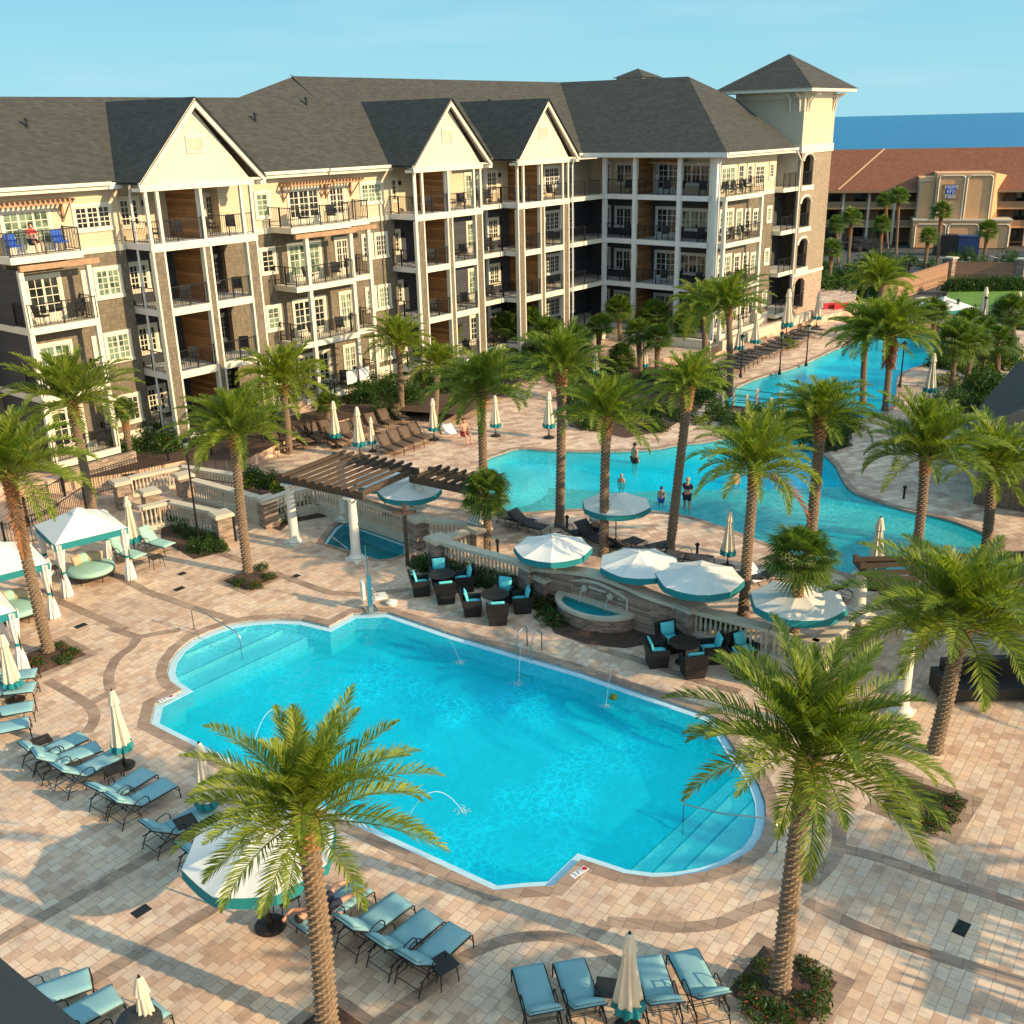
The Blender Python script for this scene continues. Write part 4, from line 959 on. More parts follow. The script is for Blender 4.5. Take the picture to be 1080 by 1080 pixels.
dp('left palm of the close pair beside the lazy river', (910, 425), (914, 352), 92, ZF, lvl=1, v=1)
dp('right palm of the close pair, with a rust-orange skirt of dead leaves', (933, 433), (940, 352), 100, ZF, lvl=1, v=2, skirt=True)
dp('feathery palm beyond the close pair, in front of the parking lot', (925, 352), (929, 298), 68, ZF, lvl=1, v=0)
dp('big date palm over the right end of the upper pool', (962, 622), (977, 478), 165, ZF, lvl=0, v=1)
dp('date palm at the right edge, before the slate-roofed bar', (1040, 580), (1047, 490), 125, ZF, lvl=1, v=2)
dp('tall date palm before the corner of the shaded wing', (770, 418), (768, 322), 92, ZF, lvl=1, v=0)
dp('shorter date palm left of it, against the shaded wing', (743, 395), (742, 325), 80, ZF, lvl=1, v=1)
# fan palms
FG = 'fan palms in the planted strip'
for i, (b, e, wpx, z, lb) in enumerate([((513, 582), (513, 522), 62, ZF, 'bushy dark fan palm beside the second pergola column on the balustrade'),
        ((836, 705), (845, 590), 82, ZF, 'large fan palm growing up past a white umbrella'),
        ((139, 492), (130, 432), 30, ZF, 'thin fan palm before the left balconies'), ((192, 458), (182, 402), 26, ZF, 'small fan palm with shaggy trunk beside the first gabled tower'),
        ((1003, 410), (1008, 362), 52, ZF, 'fan palm with white-striped trunk beside the lazy river bend'), ((1018, 408), (1026, 362), 44, ZF, 'fan palm just right of the white-striped one'),
        ((1071, 372), (1066, 330), 46, ZF, 'fan palm at the right edge near the closed umbrellas'),
        ((655, 368), (653, 328), 34, ZF, 'fan palm standing before the white ground-floor columns'), ((692, 364), (690, 333), 38, ZF, 'fan palm before the wooden partition of the shaded wing'),
        ((676, 398), (673, 352), 34, ZF, 'fan palm left of the pair behind the bridge'), ((692, 402), (694, 358), 38, ZF, 'fan palm right of the pair behind the bridge'),
        ((655, 392), (655, 378), 34, ZF, 'low shaded fan palm without a visible trunk'), ((548, 372), (548, 328), 36, ZF, 'fan palm against the third gabled tower'),
        ((501, 368), (497, 331), 32, ZF, 'fan palm against the second gabled tower'), ((560, 375), (562, 343), 38, ZF, 'low fan palm right of the one at the third tower'),
        ((474, 385), (473, 350), 36, ZF, 'low fan palm beneath the second tower balconies'), ((530, 378), (532, 345), 34, ZF, 'low fan palm between the second and third towers'),
        ((613, 392), (610, 360), 40, ZF, 'fan palm left of the columned ground floor'), ((1035, 398), (1038, 352), 40, ZF, 'fan palm behind the striped pair at the river bend')]):
    dp(lb, b, e, wpx, z if b[1] != 705 else 0, True, v=i, group=FG)
for i, (b, e, wpx, lb) in enumerate([((874, 312), (877, 264), 26, 'yellow-green palm at the foot of the corner tower'), ((945, 268), (948, 208), 24, 'tall fan palm before the left end of the beige sign block'), ((988, 285), (993, 224), 26, 'tall fan palm partly hiding the sign block'),
        ((973, 296), (979, 250), 22, 'pale-trunked fan palm before the fence corner'), ((1036, 286), (1042, 244), 24, 'fan palm with thick pale trunk in the car park'), ((893, 290), (898, 230), 24, 'fan palm before the shaded motel galleries, left group'),
        ((927, 285), (930, 238), 24, 'fan palm with curved trunk beside the sign block'), ((884, 278), (882, 238), 22, 'shaded fan palm nearest the tower'), ((936, 262), (934, 212), 22, 'dark fan palm behind the curved one')]):
    dp(lb, b, e, wpx, 0, True, v=i, group='fan palms in the street before the motel')
# unseen palms added outside the frame to throw shade on the deck
for i, (x, y, h, sp) in enumerate([(11.2, 9.8, 5.2, 4.6), (22.0, 12.0, 5.8, 4.8), (27, 21.0, 6.0, 4.8)]):
    root = thing('date_palm', ['date palm beside the hotel path, right of the steps', 'date palm beyond the right edge of the deck', 'date palm by the right end of the bar', 'date palm far right of the pools', 'date palm near the hotel wall on the right', 'date palm close under the balcony', 'date palm right of the bar roof', 'date palm right of the upper pool'][i], 'palm tree', (x, y, 0), rnd.uniform(0, 6), 'date palms round the pools')
    tm, sc = trunk_for(h); obj('trunk', tm, root, None, None, (1, 1, sc)); obj('crown', DCF[i % 5], root, (0, 0, h-.05), (0, 0, i), sp/4.75)

# ================================================================== SHRUBS
def bush_mesh(name, n, rx, h, leaf, mats, seed, flower=0):
    rn = random.Random(seed); m = MB()
    for i in range(n):
        a = rn.uniform(0, 2*PI); ph = math.acos(rn.uniform(-.1, 1)); rr = rn.uniform(.55, 1.05)*(1+.18*math.sin(3*a+seed))
        p = Vector((rx*rr*math.sin(ph)*math.cos(a), rx*rr*math.sin(ph)*math.sin(a), max(.02, h*rr*math.cos(ph)*.95)))
        nn = Vector((rn.gauss(0, 1), rn.gauss(0, 1), rn.gauss(.6, 1))).normalized(); t = nn.orthogonal().normalized(); t = Matrix.Rotation(rn.uniform(0, 6), 3, nn) @ t; b_ = nn.cross(t)
        L = leaf*rn.uniform(.6, 1.3); m.cur = 1 if rn.random() < flower else 0
        m.add([p-t*L, p-b_*L*.35, p+t*L, p+b_*L*.35], [(0, 1, 2, 3)])
    return m.mesh(name, [M[x] for x in mats])
BM = {'low': [bush_mesh('foliage', 420, .5, .42, .075, ('shrub', 'shrub_red'), s, .05) for s in range(3)],
      'mid': [bush_mesh('foliage', 700, .62, .85, .075, ('shrub', 'shrub'), 10+s) for s in range(3)],
      'lime': [bush_mesh('foliage', 420, .5, .5, .07, ('shrub_lime', 'shrub'), 20+s, .3) for s in range(2)],
      'cone': [bush_mesh('foliage', 900, .5, 1.9, .07, ('shrub', 'shrub'), 30)]}
def shrub(px, py, z, kind, sc, lb, cat='shrub', group=None, name='shrub'):
    P = at(px, py, z); o = obj(name, rnd.choice(BM[kind]), None, (P.x, P.y, z), (0, 0, rnd.uniform(0, 6)), sc)
    return tag(o, lb, cat, group)
for i, (x, y, s_, k) in enumerate([(858, 1062, .75, 'low'), (800, 1068, .7, 'low'), (792, 1040, .6, 'low'), (862, 1035, .6, 'low'), (826, 1074, .7, 'low'), (805, 1020, .45, 'low'), (850, 1020, .5, 'low'), (996, 862, .6, 'low'), (1005, 848, .6, 'low'), (978, 872, .6, 'low'), (985, 845, .5, 'low'), (960, 858, .5, 'low')]):
    shrub(x, y, .05, k, s_, 'low flowering ground cover in a square palm bed', group='low flowering plants in the square palm beds', name='bedding_plant', cat='plant')
for x, y in [(270, 619), (283, 610), (252, 616), (276, 600)]: shrub(x, y, .05, 'low', .6, 'low green clump under the palm near the litter bin', group='green clumps under the palm near the litter bin', name='bedding_plant', cat='plant')
for x, y in [(60, 684), (75, 690), (40, 700), (68, 697)]: shrub(x, y, .05, 'low', .6, 'sparse plant in the mulch of the leftmost palm bed', group='sparse plants in the leftmost palm bed', name='bedding_plant', cat='plant')
for x, y in [(182, 552), (192, 560), (203, 566), (214, 570), (225, 574), (232, 580), (205, 580), (217, 582), (190, 552)]: shrub(x, y, .02, 'mid', .65, 'ferny green plant in the bed before the low balustrade', group='ferny plants before the low balustrade')
for x, y in [(292, 550), (303, 546), (314, 541), (326, 537)]: shrub(x, y, .02, 'mid', .8, 'dark shrub against the balustrade beside the tall white column', group='dark shrubs beside the tall white column')
for k in range(12): shrub(446+k*10.8, 599+k*2.75, .02, 'mid', .82, 'clipped dark green shrub in the hedge row behind the wicker chairs', group='hedge shrubs behind the wicker chairs')
for x, y in [(573, 640), (578, 650), (585, 657)]: shrub(x, y, .02, 'low', .9, 'green clump at the left foot of the wall fountain', group='clumps at the left foot of the wall fountain')
for k in range(6): shrub(722+k*11, 660+k*2.6, .02, 'mid', .85, 'dark leafy shrub below the balustrade right of the fountain', group='shrubs right of the fountain')
for x, y in [(262, 505), (270, 509), (280, 512), (289, 513)]: shrub(x, y, ZF, 'mid', .9, 'leafy shrub in the raised corner bed', group='shrubs in the raised corner bed')
for x, y in [(294, 515), (266, 512)]: shrub(x, y, ZF, 'lime', 1.1, 'lime-yellow shrub in the raised corner bed', group='lime shrubs in the raised corner bed')
SG = 'shrubs in the planted strip along the hotel'
for i in range(135):
    t = i/134; x = 95+t*500+rnd.uniform(-8, 8); y = 478-t*102+rnd.uniform(-10, 14)
    if 290 < x < 470 and y > 425: y -= 12
    k = rnd.choice(['mid', 'mid', 'mid', 'low', 'lime'] if i % 5 else ['mid']); shrub(x, y, ZT, k, rnd.uniform(.9, 1.5), {'mid': 'green shrub in the planted strip along the hotel', 'low': 'low flowering shrub in the planted strip along the hotel', 'lime': 'lime-green shrub in the planted strip along the hotel'}[k], group=SG+(' ('+k+')' if k != 'mid' else ''))
for i in range(44):
    x = rnd.uniform(600, 770); y = rnd.uniform(385, 455)
    shrub(x, y, ZF, rnd.choice(['mid', 'mid', 'lime']), rnd.uniform(.8, 1.4), 'shrub in the island bed between the hotel wing and the upper pool', group='shrubs in the island bed')
for i in range(30):
    x = rnd.uniform(790, 895); y = rnd.uniform(445, 474)
    if y > 458 and x < 850: y -= 14
    shrub(x, y, ZF, 'mid', rnd.uniform(.8, 1.5), 'dark shrub on the planted island between river and upper pool', group='shrubs on the island before the river')
for i in range(9): shrub(776+i*8, 362-i*2.2, ZF, rnd.choice(['mid', 'lime']), 1.1, 'shrub along the low wall of the end facade', group='shrubs along the end facade wall')
shrub(832, 366, ZF, 'lime', 1.4, 'bright yellow-green shrub at the end of the dark lounger row')
shrub(399, 447, ZF, 'cone', 1.0, 'left of two clipped conifers beside the closed umbrellas', 'conifer', name='conifer'); shrub(412, 445, ZF, 'cone', 1.15, 'right and taller of two clipped conifers beside the closed umbrellas', 'conifer', name='conifer')
shrub(438, 436, ZF, 'cone', 1.2, 'dark clipped conifer near the seated woman', 'conifer', name='conifer')
for i in range(26): shrub(1000+i*4.0, 306.5-i*.05, ZF, 'mid', 1.5, 'dark shrub of the hedge before the brown fence', group='hedge before the brown fence')
for i in range(18): shrub(990+i*5.5, 344+rnd.uniform(-5, 6), ZF, rnd.choice(['mid', 'lime', 'low']), 1.4, 'shrub along the near side of the lawn', group='shrubs along the near side of the lawn')
for i in range(26): shrub(862+rnd.uniform(0, 90), rnd.uniform(283, 318), 0, 'mid', rnd.uniform(1.6, 3.2), 'dense shrub between the tower and the road', group='dense shrubs between the tower and the road')
for i in range(14): shrub(1000+rnd.uniform(-20, 80), rnd.uniform(425, 452), ZF, 'mid', 1.4, 'shrub beside the slate-roofed bar', group='shrubs beside the slate-roofed bar')
for x, y, s_, lb in [(1062, 292, 3.4, 'round dark tree in front of the parked cars'), (1031, 296, 3.2, 'dark conical tree before the fence'), (958, 290, 2.8, 'small tree left of the parked grey car'), (942, 296, 3.0, 'bushy tree before the fence corner'), (1002, 288, 2.6, 'low tree in front of the dark blue container'), (1018, 284, 3.0, 'spreading tree right of the dark blue container'), (978, 292, 2.4, 'small dark tree below the pale-trunked fan palm')]:
    P = at(x, y, 0); r = thing('street_tree', lb, 'tree', P); obj('crown', bush_mesh('crown', 900, .62, .9, .07, ('shrub', 'shrub'), int(x)), r, (0, 0, .9), None, s_*.62); MB().tube([(0, 0, -.1), (0, 0, 1.4)], .12, 6).build('trunk', M['bark'], r)

for i in range(40):
    x = rnd.uniform(988, 1085); y = 352+(x-988)*.25+rnd.uniform(-4, 60)
    if 1000 < x < 1030 and 395 < y < 425: continue
    shrub(x, y, ZF, rnd.choice(['mid', 'mid', 'lime', 'low']), rnd.uniform(1.2, 1.9), 'shrub among the fan palms right of the river bend', group='shrubs among the fan palms right of the river bend')
for i, (b, e, w_) in enumerate([((580, 390), (578, 352), 40), ((632, 385), (632, 345), 34), ((720, 372), (722, 345), 34), ((450, 395), (448, 362), 34), ((1052, 400), (1052, 362), 44), ((985, 360), (985, 330), 40), ((1022, 372), (1022, 342), 40), ((345, 455), (345, 425), 30), ((590, 420), (592, 395), 40)]):
    dp(['squat fan palm beside the tall palm crown near the third tower', 'fan palm before the dark ground-floor bay', 'fan palm before the end bay of the shaded wing', 'fan palm below the second tower, left group', 'fan palm before the slate roof at the right edge', 'fan palm at the near corner of the lawn', 'fan palm beside the lawn umbrellas', 'small fan palm behind the brown loungers', 'low fan palm behind the shallow end'][i], b, e, w_, ZF, True, v=i, group=FG)
# ================================================================== BALUSTRADES, PIERS, FOUNTAIN WALL
def wall_run(name, label, a, b_, z0, zb, zt, group=None, solid=False, mat='cap', thick=.3):
    a, b_ = Vector(a[:2]), Vector(b_[:2]); L = (b_-a).length; rz = math.atan2(b_.y-a.y, b_.x-a.x)
    r = thing(name, label, 'balustrade' if not solid else 'wall', (a.x, a.y, 0), rz, group)
    if zb > z0: MB().box(0, L, -thick/2, thick/2, z0, zb).build('base_wall', M[mat], r)
    if not solid:
        m = MB(); n = max(2, int(L/.17))
        for i in range(n):
            x = (i+.5)*L/n; h = zt-.14-zb; m.lathe([(.045, 0), (.05, .06*h), (.03, .16*h), (.062, .42*h), (.034, .75*h), (.045, .9*h), (.045, h)], 6, (x, 0, zb), False)
        m.build('baluster_row', M['cap'], r)
    MB().box(-.02, L+.02, -thick/2-.05, thick/2+.05, zt-.14, zt).build('cap_rail', M['cap'], r); return r
def pier(p, z0, zt, label, w_=.62, group=None, mat='stone', rz=R(38)):
    r = thing('pier', label, 'pier', (p[0], p[1], 0), rz, group or 'stone piers of the balustrades')
    MB().box(-w_/2, w_/2, -w_/2, w_/2, z0, zt-.12).build('shaft', M[mat], r)
    m = MB(); m.box(-w_/2-.1, w_/2+.1, -w_/2-.1, w_/2+.1, zt-.12, zt); m.box(-w_/2-.05, w_/2+.05, -w_/2-.05, w_/2+.05, zt, zt+.04); m.build('cap_stone', M['cap'], r); return r
BG = 'balustrades along the upper deck'
def c2(x, y, z=WT): return tuple(at(x, y, z)[:2])
runs = [((136, 503), (190, 491), ZF, 'pale balustrade above the planted strip, sunlit between its balusters'), ((190, 491), (250, 500), ZF, 'balustrade behind the sloped stair, partly behind a palm trunk'),
        ((203, 505), (277, 525), 0, 'balustrade on the upper side of the stair flight'), ((285, 525), (304, 518), 0, 'short balustrade beside the tall white pergola column'),
        ((304, 518), (334, 512), 0, 'balustrade stretch behind the left pergola column'), ((334, 512), (436, 544), 0, 'long balustrade behind the small square spa'), ((446, 546), (503, 553), 0, 'balustrade between the two short white columns on piers'),
        ((500, 557), (468, 566), 0, 'sunlit short balustrade turning back toward the viewer'), ((468, 570), (553, 593), 0, 'balustrade above the dark hedge behind the wicker chairs'), ((732, 641), (812, 661), 0, 'balustrade running right from the fountain wall'), ((815, 662), (862, 677), 0, 'balustrade behind the large fan palm')]
for a, b_, z0, lb in runs: wall_run('balustrade', lb, c2(*a), c2(*b_), z0, ZF+.1 if z0 == 0 else ZF+.12, WT, BG)
wall_run('balustrade', 'balustrade closing the corner below the second pergola', c2(862, 677), c2(903, 650), 0, ZF+.1, WT, BG)
for a, b_, lb in [((146, 534), (178, 527), 'low balustrade left of the ferny bed'), ((178, 527), (229, 538), 'low balustrade on the lower side of the stair flight')]:
    wall_run('balustrade', lb, c2(*a, 1.15), c2(*b_, 1.15), 0, .2, 1.12, BG)
for (x, y), z0, zt, lb in [((127, 507), 0, WT+.05, 'stone pier at the left end of the sunlit balustrade'), ((157, 517), 0, 1.35, 'low stone pier left of the stair landing'), ((193, 500), 0, WT+.08, 'stone pier at the head of the stair'), ((233, 541), 0, 1.3, 'stone pier at the stair foot beside the black litter bin'),
                            ((281, 525), 0, WT+.05, 'brick corner pier of the raised planting bed'), ((441, 545), 0, WT+.05, 'brick pier carrying a short white column over the spa'), ((504, 556), 0, WT+.05, 'sunlit brick pier carrying the second short column'), ((462, 567), 0, WT+.05, 'pier with a wide pale cap at the hedge corner'),
                            ((559, 594), 0, WT+.05, 'pier with square cap where the balustrade meets the fountain wall'), ((727, 637), 0, WT+.05, 'pier with square cap at the right end of the fountain wall'), ((905, 648), 0, WT+.05, 'pier carrying the short white column of the right pergola')]:
    pier(c2(x, y, zt), z0, zt, lb)
# curved brick wall with its swept cap, and the wall fountain in front of it
def swept(x): return WT+.32*max(0, math.sin(PI*min(1, max(0, (x-563)/159))))**1.3
cwx = smooth_line([(563, 596), (580, 598), (606, 600), (631, 604), (659, 613.6), (687, 626), (722, 637)], 5)
cz = [swept(x) for x, y in cwx]; cw = [tuple(at(x, y, z)[:2]) for (x, y), z in zip(cwx, cz)]
fw = thing('fountain_wall', 'curved brown brick wall with a swept pale cap above the wall fountain', 'wall', (0, 0, 0))
def swept_wall(wd, lo, hi, name, mat):
    Lc, Rc = strip(cw, wd); n = len(cw); vs = [(*Lc[i], lo(i)) for i in range(n)]+[(*Rc[i], lo(i)) for i in range(n)]+[(*Lc[i], hi(i)) for i in range(n)]+[(*Rc[i], hi(i)) for i in range(n)]
    fs = []
    for i in range(n-1): fs += [(i+1, i, 2*n+i, 2*n+i+1), (n+i, n+i+1, 3*n+i+1, 3*n+i), (2*n+i+1, 2*n+i, 3*n+i, 3*n+i+1), (i, i+1, n+i+1, n+i)]
    fs += [(0, n, 3*n, 2*n), (n-1, 3*n-1, 4*n-1, 2*n-1)]
    MB().add(vs, fs).build(name, M[mat], fw)
swept_wall(.34, lambda i: 0, lambda i: cz[i]-.13, 'wall', 'brickwall'); swept_wall(.52, lambda i: cz[i]-.13, lambda i: cz[i], 'cap_rail', 'cap')
fa, fb = at(588, 657, .0), at(683, 678, .0); fdir = (Vector((fb.x-fa.x, fb.y-fa.y, 0))).normalized(); fcn = at(632, 668, 0)
fr_ = math.atan2(cw[20][1]-cw[12][1], cw[20][0]-cw[12][0]); fo = Vector(((cw[15][0]+cw[16][0])/2, (cw[15][1]+cw[16][1])/2, 0))
ft = thing('wall_fountain', 'half-oval brick fountain basin with two spouts set against the curved wall', 'fountain', fo, fr_)
rx, ry = 1.55, 1.15
def halfoval(a, b_, n=16, off=-.17): return [(a*math.cos(PI+PI*k/n), off+b_*math.sin(PI+PI*k/n)) for k in range(n+1)]
m = MB(); o1 = halfoval(rx, ry); i1 = halfoval(rx-.32, ry-.34, off=-.42); m.walls(o1, 0, .50); m.build('basin_wall', M['brickwall'], ft)
m = MB(); o2 = halfoval(rx+.06, ry+.06); n = len(o2); m.add([(*p, .60) for p in o2]+[(*p, .60) for p in i1]+[(*p, .48) for p in o2]+[(*p, .33) for p in i1], [(i, i+1, n+i+1, n+i) for i in range(n-1)]+[(2*n+i, 2*n+i+1, i+1, i) for i in range(n-1)]+[(n+i, n+i+1, 3*n+i+1, 3*n+i) for i in range(n-1)]+[(0, n, 2*n-1, n-1), (n, 3*n, 4*n-1, 2*n-1)]); m.build('basin_rim', M['cap'], ft)
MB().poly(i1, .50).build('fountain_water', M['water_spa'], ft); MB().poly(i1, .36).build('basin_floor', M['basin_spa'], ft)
m = MB(); ar = [(-1.25, .6), (-1.25, 1.02)]+[(-1.25+2.5*k/10, 1.02+.24*math.sin(PI*k/10)) for k in range(1, 10)]+[(1.25, 1.02), (1.25, .6)]
m.tube([(x, -.2, z) for x, z in ar], .07, 4); m.build('arched_surround', M['cap'], ft)
m = MB(); m.add([(x*.94, -.175, z) for x, z in ar], [tuple(range(len(ar)))]); m.build('back_panel', M['stone'], ft)
for x in (-.55, .55):
    t = MB(); t.box(-.11, .11, -.04, 0, -.11, .11); t.box(-.06, .06, -.07, -.04, -.06, .06); sp = t.build('spout_plate', M['cap'], ft, loc=(x, -.2, .92), rot=(0, PI/4, 0)); 
    MB().tube([(x, -.26, .9), (x, -.42, .84), (x, -.5, .5)], .012, 5).build('water_jet', M['whitecloth'], ft)
MB().box(-.35, .35, -.23, -.175, 1.0, 1.08).build('name_plate', M['cap'], ft)
# stair flight between the balustrades
st = thing('stair_flight', 'short paved stair rising to the upper deck between two balustrades', 'stairs', (0, 0, 0))
A0, A1 = c2(276, 533, .0), c2(246, 556, .0); B0, B1 = c2(200, 522, ZF), c2(176, 537, ZF)
for k in range(2):
    t0, t1 = k/2.5, 1.0; f = lambda P, Q, t: (P[0]+(Q[0]-P[0])*t, P[1]+(Q[1]-P[1])*t)
    m = MB(); m.prism([f(A0, B0, t0), f(A1, B1, t0), f(A1, B1, t1), f(A0, B0, t1)], .145*k-.01, .145*(k+1)); m.build('step', M['band'], st)
hr = MB()
for P, Q in ((A0, B0),):
    pts = [(f(P, Q, t)[0], f(P, Q, t)[1]-.15, .3*t+.95) for t in (0, .5, 1)]; hr.tube(pts, .022, 6)
    for t in (0, .5, 1): q = f(P, Q, t); hr.tube([(q[0], q[1]-.15, .3*t+.1), (q[0], q[1]-.15, .3*t+.95)], .018, 5)
hr.build('handrail', M['black'], st)

# ================================================================== PERGOLAS
def column_mesh(h, r=.19):
    m = MB(); m.box(-.32, .32, -.32, .32, 0, .09); m.lathe([(.27, .09), (.3, .13), (.27, .18), (.24, .2), (r*1.1, .24), (r, .5), (r*.96, h*.6), (r*.84, h-.25), (r*.84, h-.22), (r*.98, h-.2), (r*.86, h-.17), (r*1.05, h-.1), (r*1.2, h-.07)], 20); m.box(-.25, .25, -.25, .25, h-.07, h); return m.mesh('column', M['white'])
def post_mesh(h):
    m = MB(); m.box(-.075, .075, -.075, .075, 0, h); m.box(-.45, .45, -.04, .04, h-.42, h-.30); return m
ZP = 2.62
def slatted(root, c0, c1, c2_, c3, n, z, ext=.25):
    """slats run c0->c3 / c1->c2_, spaced from c0 to c1; beams under them"""
    c0, c1, c2_, c3 = (Vector((p[0], p[1], 0)) for p in (c0, c1, c2_, c3))
    def bar(p, q, w_, z0, z1, name, e=0):
        d = (q-p).normalized(); p = p-d*e; q = q+d*e; s = Vector((-d.y, d.x, 0))*w_/2
        pg = [tuple((p+s)[:2]), tuple((p-s)[:2]), tuple((q-s)[:2]), tuple((q+s)[:2])]; MB().prism(pg, z0, z1).build(name, M['timber'], root)
    for p, q in ((c0, c1), (c3, c2_)): bar(p, q, .14, z, z+.30, 'main_beam', .3)
    for p, q in ((c0, c3), (c1, c2_)): bar(p, q, .10, z+.02, z+.26, 'side_beam', .0)
    for k in range(n):
        t = (k+.5)/n; bar(c0.lerp(c1, t), c3.lerp(c2_, t), .085, z+.30, z+.43, 'slat', ext)
pg1 = thing('pergola', 'brown timber pergola on white columns beside the small spa', 'pergola', (0, 0, 0))
def pt(x, y, z): p = at(x, y, z); return (p.x, p.y)
Pc = [pt(311, 573, 0), pt(376, 590, 0), pt(443, 538, WT), pt(504, 552, WT)]
k0, k1 = Vector(Pc[0]), Vector(Pc[1]); dn = (k1-k0).normalized(); back = Vector((-dn.y, dn.x))*(-1 if (-dn.y*1) < 0 and False else 1)
if back.y < 0: back = -back
cback = pt(443, 538, WT)
dpth = (Vector(cback)-k1).dot(back)
q0 = k0-dn*.35; q1 = k1+dn*.35; slatted(pg1, q0, q1, q1+back*(dpth+.3), q0+back*(dpth+.3), 9, ZP)
for i, (p, h) in enumerate(((Pc[0], ZP), (Pc[1], ZP), (Pc[2], ZP-WT-.09))):
    obj('column', column_mesh(h), pg1, (p[0], p[1], 0 if i < 2 else WT+.09), (0, 0, R(50)))
obj('column', bpy.data.objects['column'].data, pg1, ((k0+back*dpth).x, (k0+back*dpth).y, 0), (0, 0, R(50)))
pg1b = thing('pergola', 'small side pergola with stepped slat ends over the second balustrade column', 'pergola', (0, 0, 0))
m3, m4 = Vector(Pc[2]), Vector(Pc[3]); d4 = (m4-m3).normalized(); s4 = Vector((-d4.y, d4.x)); s4 = s4 if s4.y > 0 else -s4
slatted(pg1b, m3-s4*.5+d4*.3, m4-s4*.5+d4*.3, m4+s4*.7+d4*.3, m3+s4*.7+d4*.3, 7, ZP, .2)
obj('column', column_mesh(ZP-WT-.09), pg1b, (Pc[3][0], Pc[3][1], WT+.09), (0, 0, R(50)))
P = at(430, 596, 0); post_mesh(2.55).build('wooden_post', M['timber'], None, loc=P, rot=(0, 0, R(10))); tag(bpy.data.objects['wooden_post'], 'weathered wooden post with a crosspiece between the spa and the hedge', 'post')
pg2 = thing('pergola', 'brown timber pergola at the right edge over the dark lounge seating', 'pergola', (0, 0, 0))
r0 = Vector(pt(950, 752, 0)); r1 = Vector(pt(905, 648, WT)); dd = (r0-r1).normalized(); ee = Vector((-dd.y, dd.x)); ee = ee if ee.x > 0 else -ee
slatted(pg2, r1-dd*.4, r0+dd*.4, r0+dd*.4+ee*8.5, r1-dd*.4+ee*8.5, 9, ZP+.1)
obj('column', column_mesh(ZP+.1), pg2, (r0.x, r0.y, 0), (0, 0, R(50))); obj('column', column_mesh(ZP+.1-WT-.09), pg2, (r1.x, r1.y, WT+.09), (0, 0, R(50)))
for k in (4.2, 8.2):
    for b_ in (r0, r1): p = b_+ee*k; obj('column', bpy.data.objects['column'].data, pg2, (p.x, p.y, 0), (0, 0, R(50)))
pg3 = thing('pergola', 'timber pergola over the path beyond the right edge, casting striped shadows', 'pergola', (0, 0, 0)); _o = Vector((16.2, 16.0)); _u = Vector((math.sin(R(117)), math.cos(R(117)))); _v = Vector((_u.y, -_u.x))  # out of view, put in so its slats stripe the deck with shadow
slatted(pg3, _o, _o+_v*4.2, _o+_v*4.2+_u*6, _o+_u*6, 15, ZP)
for a_ in (0.3, 5.7):
    for b_ in (.3, 3.9): p = _o+_u*a_+_v*b_; obj('column', bpy.data.objects['column'].data, pg3, (p.x, p.y, 0), (0, 0, R(50)))
# lounge and bar beneath / behind it
lb_ = thing('lounge_sofa', 'long black sofa row in the shade of the right-hand pergola', 'sofa', (r0.x+ee.x*1.6, r0.y+ee.y*1.6, 0), math.atan2(ee.y, ee.x))
MB().box(0, 6.5, .3, 1.1, .12, .45).build('seat', M['wicker'], lb_); MB().box(0, 6.5, 1.1, 1.35, .1, 1.0).build('backrest', M['wicker'], lb_); MB().box(-.25, 0, .3, 1.35, .1, .7).build('arm', M['wicker'], lb_)
m = MB(); [m.box(x, x+.06, .35, .41, 0, .12) for x in (0.1, 3.2, 6.3)]; m.build('sofa_feet', M['black'], lb_)
bar = thing('pool_bar', 'low pool bar with slate-grey hip roof at the right edge', 'building', (0, 0, 0))
bc = [at(1012, 452, 2.9+ZF), at(1078, 372, 2.9+ZF)]
e0 = at(988, 458, 3.4); bcx, bcy = at(1010, 455, 3.4), at(1070, 386, 3.4); g0 = Vector((bcx.x, bcx.y)); g1 = Vector((bcy.x, bcy.y)); gd = (g1-g0).normalized(); gn = Vector((gd.y, -gd.x)); gn = gn if gn.x > 0 else -gn
Lb = (g1-g0).length+1; Wb = 9.0
def bpnt(a, b_, z): q = g0+gd*a+gn*b_; return (q.x, q.y, z)
m = MB(); m.add([bpnt(-1, 0, 3.4), bpnt(Lb, 0, 3.4), bpnt(Lb-3, Wb/2, 5.6), bpnt(2.5, Wb/2, 5.6)], [(0, 1, 2, 3)]); m.add([bpnt(-1, 0, 3.4), bpnt(2.5, Wb/2, 5.6), bpnt(-1, Wb, 3.4)], [(0, 1, 2)]); m.add([bpnt(-1, Wb, 3.4), bpnt(2.5, Wb/2, 5.6), bpnt(Lb-3, Wb/2, 5.6), bpnt(Lb, Wb, 3.4)], [(0, 1, 2, 3)]); m.add([bpnt(Lb, 0, 3.4), bpnt(Lb-3, Wb/2, 5.6), bpnt(Lb, Wb, 3.4)], [(0, 2, 1)]); m.build('roof', M['roof'], bar)
m = MB(); m.prism([bpnt(-1, 0, 0)[:2], bpnt(Lb, 0, 0)[:2], bpnt(Lb, Wb, 0)[:2], bpnt(-1, Wb, 0)[:2]], 3.22, 3.38); m.build('fascia', M['bluewhite'], bar)
m = MB(); m.prism([bpnt(0, 1, 0)[:2], bpnt(Lb-1, 1, 0)[:2], bpnt(Lb-1, Wb-1, 0)[:2], bpnt(0, Wb-1, 0)[:2]], ZF, 3.22); m.build('wall', M['shake'], bar)
